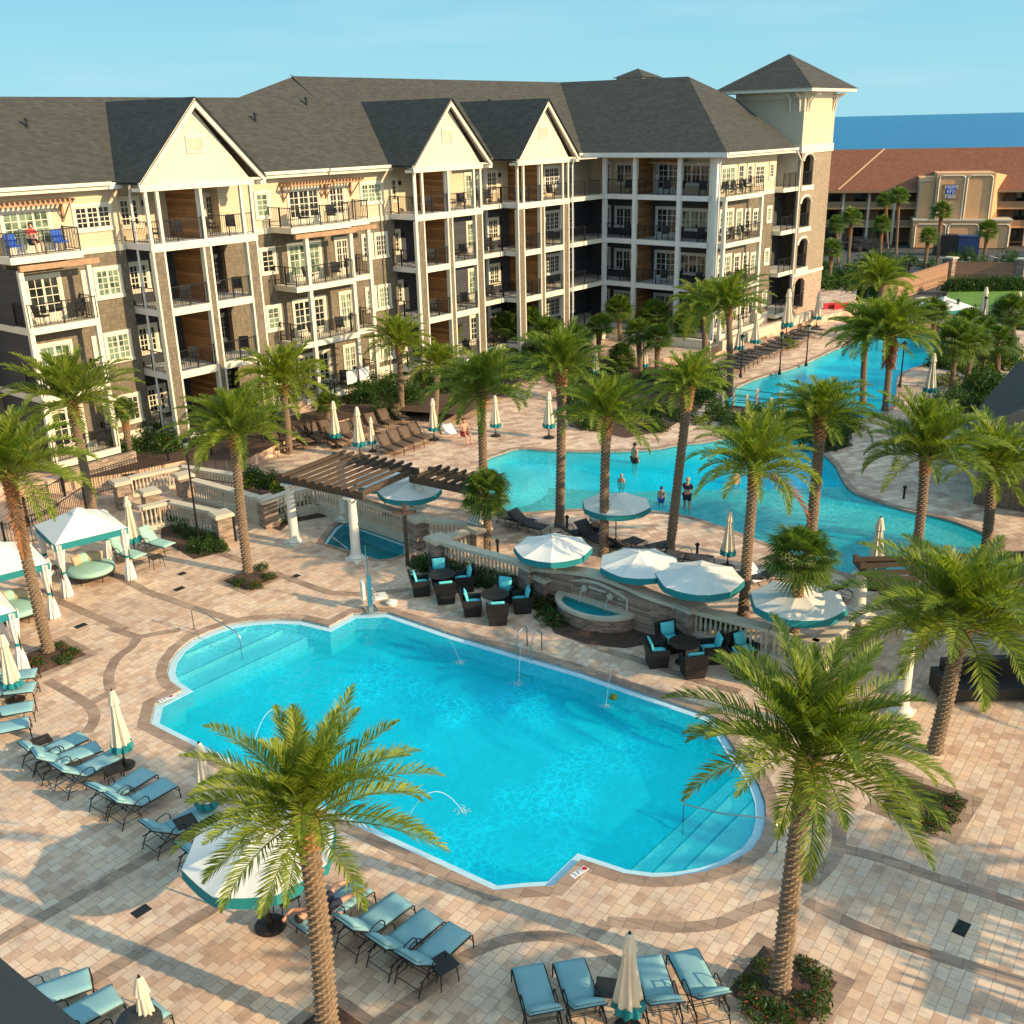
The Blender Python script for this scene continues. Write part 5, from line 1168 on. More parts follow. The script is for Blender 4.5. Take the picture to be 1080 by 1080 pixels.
# unseen pavilion added right of the frame to shade the central deck
pv = thing('pavilion', 'low cream pavilion standing right of the lounge seating', 'building', (21.5, 29.5, 0), R(50))
MB().box(-4, 4, -3, 3, 0, 3.4).build('wall', M['cream_plain'], pv)
m = MB(); m.add([(-4.6, -3.6, 3.4), (4.6, -3.6, 3.4), (4.6, 3.6, 3.4), (-4.6, 3.6, 3.4), (-1.5, 0, 5.2), (1.5, 0, 5.2)], [(0, 1, 5, 4), (1, 2, 5), (2, 3, 4, 5), (3, 0, 4), (3, 2, 1, 0)]); m.build('roof', M['roof'], pv)

# ================================================================== UMBRELLAS AND CABANAS
def umbrella_open(rad=1.42, zt=2.22, ze=1.84, name='patio_umbrella'):
    r = thing(name, '', 'umbrella'); N = 8
    vs = [(0, 0, zt)]; fs = []
    for j, (f, dz) in enumerate(((.5, -.01), (1, 0))):
        for k in range(N*4):
            a = 2*PI*k/(N*4); q = k % 4; rr = rad*f*(math.cos(PI/N)/math.cos((a % (2*PI/N))-PI/N)); z = zt+(ze-zt)*f+dz-.035*f*math.sin(PI*q/4)
            vs.append((rr*math.cos(a), rr*math.sin(a), z))
    n = N*4
    for k in range(n): fs += [(0, 1+k, 1+(k+1) % n), (1+k, 1+n+k, 1+n+(k+1) % n, 1+(k+1) % n)]
    MB().add(vs, fs).build('canopy', M['canvas'], r)
    ring = vs[1+n:1+2*n]; m = MB(); lo = [(x*1.012, y*1.012, z-.20-(.035*math.sin(PI*(k % 4)/4))) for k, (x, y, z) in enumerate(ring)]
    m.add([(x*1.004, y*1.004, z+.004) for x, y, z in ring]+lo, [(k, n+k, n+(k+1) % n, (k+1) % n) for k in range(n)]); m.build('valance', M['teal'], r)
    MB().tube([(0, 0, .05), (0, 0, zt+.06)], .024, 8).build('pole', M['bronze'], r)
    MB().lathe([(.3, 0), (.3, .05), (.27, .08), (.08, .1), (.04, .3)], 20).build('base', M['bronze'], r)
    m = MB()
    for k in range(N): a = 2*PI*k/N; m.tube([(0, 0, ze-.12), (rad*.55*math.cos(a), rad*.55*math.sin(a), zt+(ze-zt)*.55-.03)], .01, 4)
    m.build('rib_struts', M['bronze'], r)
    MB().lathe([(.04, 0), (.05, .03), (.012, .1)], 8, (0, 0, zt)).build('finial', M['canvas'], r); return r
def umbrella_closed(h=2.28, seed=0):
    r = thing('closed_umbrella', '', 'umbrella'); rn = random.Random(seed); n = 32
    prof = [(.035, h), (.075, h-.05), (.14, h-.38), (.10, h-.42), (.12, h-.7), (.17, h-1.1), (.225, h-1.5), (.24, h-1.56)]
    def rings(pr, top):
        vs = []
        for j, (rr, z) in enumerate(pr):
            for k in range(n): a = 2*PI*k/n; f = 1+.22*math.sin(8*a+.8*math.sin(j*.6))*(min(1, (h-z)*1.4))+rn.uniform(-.04, .04); vs.append((rr*f*math.cos(a), rr*f*math.sin(a), z+(0 if j < len(pr)-1 else .04*math.sin(8*a))))
        return vs, [(j*n+k, (j+1)*n+k, (j+1)*n+(k+1) % n, j*n+(k+1) % n) for j in range(len(pr)-1) for k in range(n)]
    v, f = rings(prof, 0); MB().add(v, f).build('furled_canopy', M['canvas_cream'], r)
    v, f = rings([(.235, h-1.545), (.262, h-1.65), (.27, h-1.76)], 0); MB().add(v, f).build('valance', M['teal'], r)
    MB().tube([(0, 0, .05), (0, 0, h+.04)], .022, 8).build('pole', M['bronze'], r); MB().lathe([(.27, 0), (.27, .05), (.24, .07), (.06, .09), (.035, .25)], 18).build('base', M['bronze'], r); return r
uo = umbrella_open(); uc = umbrella_closed(); US = {}
def open_u(x, y, lb, z=0, rad=1.45, rz=None, group='open white umbrellas'):
    s_ = rad/1.45; P = at(x, y, z+1.92*s_); return place(uo, US, (P.x, P.y, z), rnd.uniform(0, .7) if rz is None else rz, lb, group, s_)
for x, y, z, rad, lb in [(274, 890, 0, 1.62, 'large open umbrella behind the rough palm trunk, nearest the viewer'), (432, 515, ZF, 1.35, 'open umbrella below the pergola, in front of its twin'), (404, 504, ZF, 1.3, 'open umbrella half hidden behind the pergola slats'), (650, 529, ZF, 1.4, 'open umbrella touching the pool edge behind a palm trunk'),
                         (583, 575, ZF, 1.4, 'open umbrella just above the left end of the fountain wall'), (674, 591, ZF, 1.4, 'open umbrella directly above the wall fountain'), (738, 606, ZF, 1.45, 'open umbrella overlapping its left neighbour above the wall end'), (842, 630, ZF, 1.5, 'open umbrella pierced by a fan palm trunk in front')]:
    open_u(x, y, lb, z, rad)
def closed_u(x, y, lb, z=0, sc=1.0):
    P = at(x, y, z); return place(uc, US, (P.x, P.y, z), rnd.uniform(0, 6), lb, 'closed cream umbrellas', (sc, sc, sc*rnd.uniform(.97, 1.03)))
for x, y, z, sc, lb in [(662, 1086, 0, 1.03, 'closed umbrella between the four loungers at the bottom'), (132, 808, 0, 1.0, 'closed umbrella between the third and fourth lounger of the left row'), (17, 739, 0, 1.0, 'closed umbrella among the loungers at the left edge'), (165, 1128, 0, .97, 'closed umbrella behind the black domed litter bin'),
                        (222, 868, 0, 1.0, 'closed umbrella hidden behind the fronds left of the near palm'), (143, 585, 0, 1.12, 'closed umbrella between the cabana and the mint lounger'), (355, 472, ZF, 1.1, 'closed umbrella left of the timber pergola, teal hem lowest'), (380, 482, ZF, 1.15, 'closed umbrella behind the pergola slats'), (393, 476, ZF, .8, 'small closed umbrella behind the pergola slats'),
                        (458, 464, ZF, 1.0, 'closed umbrella near the seated woman by the shallow end'), (579, 462, ZF, 1.1, 'closed umbrella between two palms beyond the upper pool'), (523, 460, ZF, 1.0, 'closed umbrella in the shade right of the seated woman'), (767, 598, ZF, 1.0, 'pale grey closed umbrella by the pool edge, right of a palm'),
                        (921, 620, ZF, 1.15, 'closed umbrella beside the short column of the right pergola'), (779, 378, ZF, 1.2, 'closed umbrella at the near end of the far lounger row'), (796, 371, ZF, 1.25, 'second closed umbrella along the far lounger row'), (829, 356, ZF, 1.6, 'wide closed umbrella in the middle of the far lounger row'), (861, 345, ZF, 1.2, 'closed umbrella at the tower foot by the red chairs'),
                        (1035, 345, ZF, 1.4, 'closed umbrella before the lawn'), (1070, 347, ZF, 1.3, 'closed umbrella before the lawn at the right edge'), (979, 425, ZF, 1.3, 'faint closed umbrella by the river bend, left of a striped palm'), (679, 395, ZF, 1.0, 'closed umbrella between fan palms near the hotel wing'), (628, 402, ZF, 1.0, 'closed umbrella behind the tall palm crowns')]:
    closed_u(x, y, lb, z, sc)
def cushion(m, x0, x1, y0, y1, z0, z1, r=.04, T=None):
    """soft-edged slab"""
    vs = []; fs = []; nx, ny = 8, 5
    for s, zz in ((0, z1), (1, z0)):
        for i in range(nx+1):
            for j in range(ny+1):
                u, v = i/nx, j/ny; e = min(u, 1-u)*nx*.8; g = min(v, 1-v)*ny*.8; k = min(1, e)*min(1, g)
                z = zz if s else z0+(z1-z0)*(.45+.55*k**.5)
                vs.append(Vector((x0+(x1-x0)*u, y0+(y1-y0)*v, z)))
    N = (nx+1)*(ny+1)
    for i in range(nx):
        for j in range(ny):
            a = i*(ny+1)+j; fs.append((a, a+ny+1, a+ny+2, a+1)); fs.append((N+a, N+a+1, N+a+ny+2, N+a+ny+1))
    ed = [i*(ny+1) for i in range(nx+1)]+[nx*(ny+1)+j for j in range(1, ny+1)]+[i*(ny+1)+ny for i in range(nx-1, -1, -1)]+[j for j in range(ny-1, 0, -1)]
    for a, b_ in zip(ed, ed[1:]+ed[:1]): fs.append((a, N+a, N+b_, b_))
    if T: vs = [T @ v for v in vs]
    m.add(vs, fs)
def curtain_mesh(h=2.1, tie=.95):
    m = MB(); n = 24; pr = [(.20, h), (.15, h-.5), (.07, tie+.04), (.065, tie-.04), (.14, tie-.45), (.2, .02)]; rn = random.Random(3); vs = []
    for j, (r, z) in enumerate(pr):
        for k in range(n): a = 2*PI*k/n; f = 1+.25*math.sin(8*a+j*.5); vs.append((r*f*math.cos(a), r*f*math.sin(a), z))
    m.add(vs, [(j*n+k, (j+1)*n+k, (j+1)*n+(k+1) % n, j*n+(k+1) % n) for j in range(len(pr)-1) for k in range(n)]); return m.mesh('curtain', M['canvas'])
CURT = curtain_mesh()
def cabana(lb, c, rz, s=1.3):
    r = thing('cabana', lb, 'cabana', c, rz, 'white cabanas with teal edges'); ze, zt = 2.12, 2.85; e = s
    m = MB(); q = [(-e, -e, ze), (e, -e, ze), (e, e, ze), (-e, e, ze), (0, 0, zt)]; m.add(q, [(0, 1, 4), (1, 2, 4), (2, 3, 4), (3, 0, 4)]); m.build('canopy', M['canvas'], r)
    m = MB(); k = .22; q = [(-.25, -.25, zt-.10), (.25, -.25, zt-.10), (.25, .25, zt-.10), (-.25, .25, zt-.10), (0, 0, zt+.05)]; m.add(q, [(0, 1, 4), (1, 2, 4), (2, 3, 4), (3, 0, 4)]); m.build('vent_cap', M['canvas'], r)
    m = MB(); e2 = e+.012; L = [(-e2, -e2), (e2, -e2), (e2, e2), (-e2, e2)]; m.walls(L, ze-.24, ze+.004); m.build('valance', M['teal'], r)
    for sx in (-1, 1):
        for sy in (-1, 1):
            MB().tube([(sx*(e-.08), sy*(e-.08), 0), (sx*(e-.08), sy*(e-.08), ze)], .025, 6).build('post', M['bronze'], r)
            c_ = obj('curtain', CURT, r, (sx*(e-.14), sy*(e-.14), 0)); MB().lathe([(.085, .90), (.09, .95), (.085, 1.0)], 12).build('tie_band', M['teal'], c_)
    return r
def daybed(lb, c, rz):
    r = thing('daybed', lb, 'daybed', c, rz, 'round mint daybeds in the cabanas')
    m = MB(); m.lathe([(.84, .30), (.88, .36), (.87, .46), (.78, .50), (.01, .51)], 28); m.build('mattress', M['mint'], r, True)
    m = MB(); m.lathe([(.86, .22), (.88, .30)], 28)
    for k in range(6): a = k*PI/3; m.tube([(.75*math.cos(a), .75*math.sin(a), 0), (.8*math.cos(a), .8*math.sin(a), .28)], .02, 5)
    m.build('frame', M['bronze'], r)
    for k, (a, mt) in enumerate(((1.9, 'mint'), (1.5, 'beige'), (1.15, 'beige'), (2.4, 'beige'))):
        T = Matrix.Translation((.6*math.cos(a), .6*math.sin(a), .66)) @ Matrix.Rotation(a-PI/2, 4, 'Z') @ Matrix.Rotation(R(70), 4, 'X'); m = MB(); cushion(m, -.22, .22, -.2, .2, -.07, .07, T=T); m.build('pillow', M[mt], r, True)
cc = (at(72, 572, 2.2)+at(36, 557, 2.2)+at(134, 551, 2.2)+at(95, 535, 2.2))/4; crz = R(38)
cabana('cabana with a full canopy seen right of the leaning palm', (cc.x, cc.y, 0), crz, 1.32); daybed('round daybed with beige pillows inside the right cabana', (cc.x+.1, cc.y, 0), R(20))
c2_ = cc+Vector((-3.4*math.sin(R(52)), -3.4*math.cos(R(52))*.95, 0)); c2b = at(-2, 590, 2.2)
cabana('cabana cut by the left edge, behind the leaning palm trunk', (c2b.x, c2b.y, 0), crz, 1.32); daybed('round daybed with pale pillows in the cabana at the left edge', (c2b.x+.35, c2b.y-.1, 0), R(20))
c3 = at(-42, 640, 2.2); cabana('cabana mostly outside the frame, one curtain showing at the left edge', (c3.x, c3.y, 0), crz, 1.32)
tb = lambda: None
def low_table(kind='bronze'):
    r = thing('side_table', '', 'table'); m = MB(); m.box(-.24, .24, -.24, .24, .42, .45)
    m.build('table_top', M[kind], r)
    for sx in (-1, 1):
        for sy in (-1, 1): MB().tube([(sx*.19, sy*.19, .42), (sx*.22, sy*.22, 0)], .014, 5).build('leg', M[kind], r)
    return r
lt = low_table()
for x, y, z, rz, lb in [(47, 795, 0, .7, 'dark side table at the left end of the lounger row'), (468, 1034, 0, .7, 'dark side table right of the trio of loungers'), (303, 962, 0, .7, 'dark side table under the large open umbrella'), (641, 1060, 0, -.2, 'dark side table between two bottom loungers'), (110, 606, 0, .7, 'side table between cabana curtains'),
                        (166, 598, 0, .7, 'side table between the two loungers beside the cabana'), (198, 882, 0, .6, 'dark side table behind the left-row loungers'), (122, 826, 0, .6, 'dark side table at the foot of a closed umbrella'), (56, 610, 0, .7, 'side table between the two cabanas')]:
    P = at(x, y, z); place(lt, US, (P.x, P.y, z), rz, lb, 'dark side tables')

# ================================================================== LOUNGERS (x axis = head to foot, origin at the hinge)
def lounger(cmat, fmat, flat=False, ang=38, simple=False):
    r = thing('sun_lounger', '', 'sun lounger'); a = R(ang if not flat else 6); Wd = .31; S = .92; B = .76
    Tb = Matrix.Translation((0, 0, .36)) @ Matrix.Rotation(a, 4, 'Y')
    m = MB(); cushion(m, -.02, S+.12, -Wd, Wd, .36, .42); m.build('seat_cushion', M[cmat], r, True)
    m = MB(); cushion(m, -B, .0, -Wd, Wd, .0, .06, T=Tb); b_ = m.build('back_cushion', M[cmat], r, True)
    if not simple:
        m = MB(); cushion(m, -B+.02, -B+.24, -Wd+.03, Wd-.03, .05, .12, T=Tb); m.build('headrest_pillow', M[cmat], r, True)
    m = MB()
    for s in (-1, 1):
        y = s*(Wd+.015)
        m.tube([(-.55, y, .34), (0, y, .35), (S+.08, y, .36), (S+.13, y, .34), (S+.15, y, .0)], .016, 5)
        m.tube([tuple(Tb @ Vector((-B, y, -.01))), (0, y, .345)], .014, 5)
        m.tube([(-.62, y, 0), (-.50, y, .28), (-.1, y, .58), (.12, y, .60), (.2, y, .52), (.22, y, .36)], .015, 5)
        m.tube([(-.15, y, .35), (-.05, y, .12), (-.12, y, 0)], .014, 5)
        m.tube([(-.55, y, .16), (-.1, y, .14)], .010, 4)
    for x, z in ((S+.14, .2), (-.56, .15), (-.08, .14), (-.3, .33)): m.tube([(x, -Wd-.01, z), (x, Wd+.01, z)], .012, 4)
    m.tube([tuple(Tb @ Vector((-B, -Wd, -.01))), tuple(Tb @ Vector((-B, Wd, -.01)))], .014, 4)
    m.build('frame', M[fmat], r)
    return r
lA = lounger('teal_sling', 'black'); lF = lounger('teal_sling', 'black', flat=True); lM = lounger('mint', 'bronze', ang=42); lD = lounger('sling_dark', 'black', simple=True); lBn = lounger('sling', 'bronze', simple=True, ang=48); lDf = lounger('sling_dark', 'black', simple=True, flat=True)
def put(proto, hinge, foot, lb, z=0, group='pale teal loungers'):
    a, b_ = at(*hinge, z+.38), at(*foot, z+.38); return place(proto, US, (a.x, a.y, z), math.atan2(b_.y-a.y, b_.x-a.x), lb, group)
for h_, f_, lb in [((50, 792), (86, 776), 'first lounger of the left row, beside a dark side table'), ((63, 801), (102, 787), 'second lounger of the left row'), ((85, 814), (118, 797), 'third lounger of the left row, left of the closed umbrella'), ((122, 834), (153, 815), 'fourth lounger of the left row, right of the closed umbrella'),
                   ((142, 845), (176, 826), 'fifth lounger of the left row, fully visible with dark legs'), ((180, 874), (208, 858), 'sixth lounger of the left row, touched by palm fronds'), ((218, 897), (248, 880), 'lounger half hidden under the large open umbrella'),
                   ((387, 975), (424, 948), 'left of the three loungers right of the reclining man'), ((420, 994), (455, 966), 'middle of the three loungers right of the reclining man'), ((450, 1010), (482, 981), 'right of the three loungers, beside the dark side table'),
                   ((569, 1061), (559, 1027), 'leftmost of the four loungers at the bottom'), ((614, 1055), (602, 1019), 'second of the four bottom loungers, beside the side table'), ((695, 1051), (683, 1013), 'third of the four bottom loungers, right of the closed umbrella'), ((741, 1044), (723, 1009), 'rightmost of the four bottom loungers, next to the flower bed'),
                   ((0, 714), (53, 707), 'upper lounger of the pair behind the left-edge umbrella'), ((-2, 728), (44, 723), 'lower lounger of the pair behind the left-edge umbrella'), ((-6, 751), (33, 744), 'third lounger down at the left edge'), ((-12, 770), (25, 762), 'fourth lounger down at the left edge, above the row'),
                   ((35, 1052), (69, 1040), 'lounger end showing beside the dark ledge, upper of two'), ((66, 1078), (96, 1062), 'lounger end showing beside the dark ledge, lower of two'), ((118, 1098), (140, 1082), 'lounger corner showing behind the domed litter bin')]:
    put(lA, h_, f_, lb)
man_h, man_f = (345, 960), (384, 933); put(lF, man_h, man_f, 'lounger with flat back under the reclining man')
put(lM, (161, 570), (183, 576), 'mint lounger lit by the sun, right of the cabana', group='mint loungers by the cabana'); put(lM, (131, 581), (152, 588), 'blue-green lounger between the cabana and a closed umbrella', group='mint loungers by the cabana')
DG = 'dark loungers on the upper deck'
dl = [(lDf, (540, 545), (556, 549), 'dark lounger at the pool edge, left of the tall palm, outer one'), (lD, (553, 551), (570, 555), 'dark lounger at the pool edge, next to the tall palm foot'), (lD, (603, 562), (617, 560), 'dark lounger below the person in white'), (lD, (622, 564), (640, 572), 'dark lounger left of a palm trunk, behind the white umbrella'),
      (lD, (655, 575), (668, 570), 'dark lounger between two palm trunks, left one'), (lDf, (683, 578), (700, 574), 'dark flat lounger between two palm trunks, right one'), (lDf, (722, 586), (740, 588), 'dark flat lounger right of the slim palm foot'), (lD, (808, 606), (790, 606), 'dark lounger with a white towel by a palm trunk'),
      (lD, (880, 622), (866, 618), 'dark lounger behind the umbrella with the fan palm')]
for pr, h_, f_, lb in dl: put(pr, h_, f_, lb, ZF, DG)
rows_ = [((352, 462), (420, 438), 6, (16, 8), 'brown sling lounger in the row behind the timber pergola', lBn), ((408, 470), (440, 458), 4, (17, 6), 'brown sling lounger in the second row behind the pergola', lBn), ((290, 468), (345, 455), 5, (14, 8), 'brown sling lounger left of the closed umbrellas, near the planted strip', lBn),
         ((768, 386), (792, 372), 6, (22, 3), 'dark lounger in the near half of the far row', lDf), ((800, 371), (856, 346), 9, (22, 3), 'dark lounger in the far half of the far row', lDf), ((1010, 414), (1060, 400), 4, (-8, 8), 'dark lounger between the fan palms and the bar', lDf)]
for (x0, y0), (x1, y1), n, (dx, dy), lb, pr in rows_:
    for i in range(n):
        t = i/max(1, n-1); x, y = x0+(x1-x0)*t, y0+(y1-y0)*t; put(pr, (x, y), (x+dx, y+dy), lb, ZF, lb.replace('lounger', 'loungers'))
# towels
for x, y, z, lb in [(794, 603, ZF+.44, 'white towel on the dark lounger by a palm trunk'), (473, 452, ZF+.5, 'white towels piled behind the seated woman')]:
    P = at(x, y, z); m = MB(); cushion(m, -.3, .3, -.5, .5, -.02, .04); tag(m.build('towel', M['whitecloth'], None, True, loc=P, rot=(R(20), 0, .4)), lb, 'towel')

# ================================================================== WICKER DINING SETS
def wicker_chair():
    r = thing('wicker_armchair', '', 'armchair'); m = MB()
    m.add([(-.30, -.30, 0), (.30, -.30, 0), (.30, .28, 0), (-.30, .28, 0), (-.34, -.34, .40), (.34, -.34, .40), (.34, .30, .40), (-.34, .30, .40)], [(4, 5, 6, 7), (0, 1, 5, 4), (1, 2, 6, 5), (2, 3, 7, 6), (3, 0, 4, 7)]); m.build('seat_base', M['wicker'], r)
    for s in (-1, 1): MB().box(s*.28, s*.36, -.34, .30, .40, .62).build('arm', M['wicker'], r)
    m = MB(); m.add([(-.36, .24, .38), (.36, .24, .38), (.38, .36, .86), (-.38, .36, .86), (-.36, .32, .38), (.36, .32, .38), (.38, .43, .86), (-.38, .43, .86)], [(0, 1, 2, 3), (5, 4, 7, 6), (3, 2, 6, 7), (0, 3, 7, 4), (1, 5, 6, 2)]); m.build('backrest', M['wicker'], r)
    m = MB(); cushion(m, -.27, .27, -.32, .24, .40, .49); m.build('seat_cushion', M['aqua'], r, True)
    T = Matrix.Translation((0, .20, .68)) @ Matrix.Rotation(R(-76), 4, 'X'); m = MB(); cushion(m, -.24, .24, -.22, .22, -.03, .06, T=Matrix.Translation((0, .19, .68)) @ Matrix.Rotation(R(77), 4, 'X')); m.build('back_cushion', M['aqua'], r, True)
    return r
wc = wicker_chair()
def dining(cx_, cy_, lbt, chairs, z=0):
    P = at(cx_, cy_, z+.72); r = thing('round_table', lbt, 'table', (P.x, P.y, z), 0, 'round bronze tables'); MB().lathe([(.48, .68), (.50, .70), (.50, .72), (.0, .725)], 28).build('table_top', M['bronze'], r); MB().lathe([(.05, .68), (.05, .1), (.28, .03), (.28, 0)], 14).build('pedestal', M['bronze'], r)
    for ang, d, lb in chairs:
        a = R(ang); place(wc, US, (P.x+d*math.cos(a), P.y+d*math.sin(a), z), a-PI/2, lb, 'wicker armchairs round the bronze tables')
dining(466, 605, 'round table of the leftmost wicker set', [(190, .80, 'wicker chair left of the leftmost round table'), (100, .82, 'wicker chair behind the leftmost round table, aqua cushion in view'), (10, .82, 'wicker chair right of the leftmost round table'), (-80, .85, 'wicker chair in front of the leftmost round table, back to viewer')])
dining(522, 626, 'round table of the middle wicker set, near the hedge end', [(185, .82, 'wicker chair left of the middle round table'), (70, .85, 'wicker chair behind the middle round table'), (5, .95, 'wicker chair right of the middle round table, near the stone block'), (-85, .8, 'wicker chair in front of the middle round table, back to viewer')])
dining(722, 677, 'round table of the right wicker set, below the fountain wall end', [(185, .88, 'wicker chair left of the right round table'), (110, .9, 'wicker chair behind the right round table'), (5, .9, 'wicker chair right of the right round table, before the shrubs'), (-80, .82, 'wicker chair in front of the right round table, back to viewer')])
for (x, y, a, lb) in [(782, 712, 190, 'wicker chair at the edge of the palm fronds, nearer one'), (784, 696, 120, 'wicker chair at the edge of the palm fronds, farther one')]:
    P = at(x, y, 0); place(wc, US, (P.x, P.y, 0), R(a)-PI/2, lb, 'wicker armchairs round the bronze tables')
P = at(575, 632, 0); pier((P.x, P.y), 0, .95, 'dark stone pedestal block beside the middle wicker set', .6)

# ================================================================== POOL HARDWARE
def handrail(lb, pts, r=.022, name='pool_handrail'):
    m = MB(); m.tube(pts, r, 8); o = m.build('rail_tube', M['steel'], None, True)
    root = thing(name, lb, 'handrail', (0, 0, 0)); o.parent = root
    for p in (pts[0], pts[-1]): MB().lathe([(.05, 0), (.05, .02), (.03, .03)], 12, (p[0], p[1], p[2])).build('flange', M['steel'], root)
def g3(x, y, z): return tuple(at(x, y, z))
p0, p1 = at(205, 664, 0), at(255, 690, -.3)
handrail('steel handrail at the left entry steps of the main pool', [(p0.x, p0.y, 0), (p0.x-.02, p0.y+.02, .75), tuple(Vector((p0.x, p0.y, .88)).lerp(Vector((p1.x, p1.y, .88)), .12)), tuple(Vector((p0.x, p0.y, .55)).lerp(Vector((p1.x, p1.y, .5)), .9)), (p1.x, p1.y, .35), (p1.x, p1.y, -.5)])
p0, p1 = at(819, 900, 0), at(720, 874, -.3)
handrail('steel handrail reaching over the right pool steps', [(p0.x, p0.y, 0), (p0.x, p0.y, .75), tuple(Vector((p0.x, p0.y, .88)).lerp(Vector((p1.x, p1.y, .88)), .1)), tuple(Vector((p0.x, p0.y, .6)).lerp(Vector((p1.x, p1.y, .5)), .6)), (p1.x, p1.y, .42), (p1.x, p1.y, -.6)])
ld = thing('pool_ladder', 'steel ladder with two arched rails on the far side of the main pool', 'ladder', (0, 0, 0)); P = at(556, 689, 0); nrm = Vector((-.55, -.83, 0)); tg = Vector((.83, -.55, 0))
for s in (-.28, .28):
    b_ = Vector((P.x, P.y, 0))+tg*s; MB().tube([b_-nrm*.45, b_-nrm*.45+Vector((0, 0, .6)), b_-nrm*.3+Vector((0, 0, .78)), b_+nrm*.05+Vector((0, 0, .72)), b_+nrm*.2+Vector((0, 0, .4)), b_+nrm*.2+Vector((0, 0, -.9))], .024, 8).build('rail_tube', M['steel'], ld, True)
for k in range(3): MB().tube([Vector((P.x, P.y, -.25-.25*k))+tg*-.28+nrm*.2, Vector((P.x, P.y, -.25-.25*k))+tg*.28+nrm*.2], .03, 6).build('tread', M['white'], ld)
lf = thing('pool_lift', 'white pool access lift with a tall steel mast at the pool corner', 'pool lift', at(391, 643, 0), R(20))
m = MB(); m.box(-.08, .08, -.08, .08, .03, 1.35); m.box(-.22, .22, -.3, .3, 0, .04); m.build('mast', M['steel'], lf); MB().tube([(0, 0, 1.3), (-.02, .02, 2.45)], .02, 6).build('arm', M['steel'], lf)
MB().box(.15, .6, -.22, .22, .42, .5).build('seat', M['white'], lf); MB().box(-.28, -.18, -.2, .2, .5, 1.15).build('seat_back', M['white'], lf); m = MB(); m.tube([(.1, 0, .8), (.35, 0, .45)], .025, 6); m.tube([(-.2, 0, .9), (.1, 0, .8)], .025, 6); m.build('support_bracket', M['steel'], lf); m = MB(); m.lathe([(.2, 0), (.22, .1), (.1, .16)], 14, (.8, .15, 0)); m.build('cover_cap', M['white'], lf)
handrail('small bronze handrail at the spa entry', [g3(343, 574, 0), g3(343, 562, .35), g3(350, 566, .42), g3(366, 578, .42), g3(367, 586, 0)], .02, 'spa_handrail')
# deck jets arcing into the pool
for i, ((a, b_), lb) in enumerate([(((428, 868), (488, 856)), 'thin arcing water jet landing in the near part of the pool'), (((441, 661), (486, 699)), 'water jet falling behind the wicker chairs into the pool'), (((553, 688), (547, 722)), 'water jet landing left of the ladder'), (((652, 706), (639, 745)), 'water jet landing right of the ladder'), (((268, 783), (310, 763)), 'faint water jet beside the crown of the near palm')]):
    A_, B_ = at(*a, 0), at(*b_, -.1); hgt = .75; r = thing('water_jet', lb, 'water jet', (0, 0, 0), 0, 'arcing deck jets')
    pts = [A_.lerp(B_, t)+Vector((0, 0, 4*hgt*t*(1-t))) for t in [k/12 for k in range(13)]]; MB().tube(pts, .006, 4).build('stream', M['whitecloth'], r)
    m = MB(); rn = random.Random(i)
    for k in range(60): q = B_+Vector((rn.gauss(0, .10), rn.gauss(0, .08), abs(rn.gauss(0, .03)))); m.lathe([(0.002, -.01), (.010, 0), (.002, .01)], 4, q, False)
    m.build('splash', M['whitecloth'], r)
MB().lathe([(.005, -.12), (.09, -.07), (.12, 0), (.09, .07), (.005, .12)], 14).build('float', M['shrub_lime'], None, True, loc=at(647, 735, -.05)); tag(bpy.data.objects['float'], 'small green ball floating near the ladder side jet', 'ball')
# depth-marker tiles reading 3 FT
for x, y, rz, lb in [(611, 920, az(600, 928, 622, 913), 'white depth marker tile reading 3 FT at the near pool corner'), (175, 737, az(165, 741, 187, 731), 'white depth marker tile reading 3 FT at the left pool corner')]:
    P = at(x, y, 0); o = MB().box(-.24, .24, -.085, .085, 0, .014).build('depth_marker', M['whitecloth'], None, loc=P, rot=(0, 0, rz)); tag(o, lb, 'sign', 'depth marker tiles on the coping')
    text_mesh('3 FT', .17, M['black'], o, (-.04, 0, .0155)); MB().lathe([(.05, 0), (.065, 0), (.065, .002), (.05, .002)], 16, (.17, 0, .014)).build('no_diving_symbol', M['redcloth'], o)
def litter_bin(lb, P, sc=1, dome=False):
    r = thing('litter_bin', lb, 'bin', P, R(20), None); m = MB()
    if dome: m.lathe([(.24, 0), (.26, .1), (.27, .8), (.25, .82)], 20); m.build('body', M['black'], r); m = MB(); m.lathe([(.29, .82), (.29, .86), (.25, .93), (.12, .99), (.0, 1.0)], 20); m.build('lid', M['grey'], r)
    else: m.box(-.25, .25, -.25, .25, .03, .85); m.build('body', M['black'], r); MB().box(-.28, .28, -.28, .28, .85, .93).build('lid', M['black'], r); MB().box(-.15, .15, -.256, -.25, .55, .75).build('opening', M['grey'], r)
    r.scale = (sc,)*3
litter_bin('square black litter bin against the stair pier', at(243, 570, 0)); litter_bin('round black litter bin with a domed lid at the bottom edge', Vector((*at(144, 1068, 1.45)[:2], 0)), 1.42, True); litter_bin('dark litter bin below the sunlit balustrade', at(139, 521, 0))
def lamp(lb, P, h, arm=True, group='black lamp posts'):
    r = thing('lamp_post', lb, 'lamp post', P, R(15), group); m = MB(); m.lathe([(.11, 0), (.11, .12), (.06, .3), (.045, .5), (.035, h)], 10); m.build('post', M['black'], r)
    m = MB(); m.lathe([(.04, h), (.14, h+.06), (.16, h+.12), (.05, h+.2), (.02, h+.28)], 12); m.build('lantern_hood', M['black'], r); MB().lathe([(.09, h-.22), (.12, h), (.1, h+.05)], 10).build('lantern_glass', M['glass_curtain'], r)
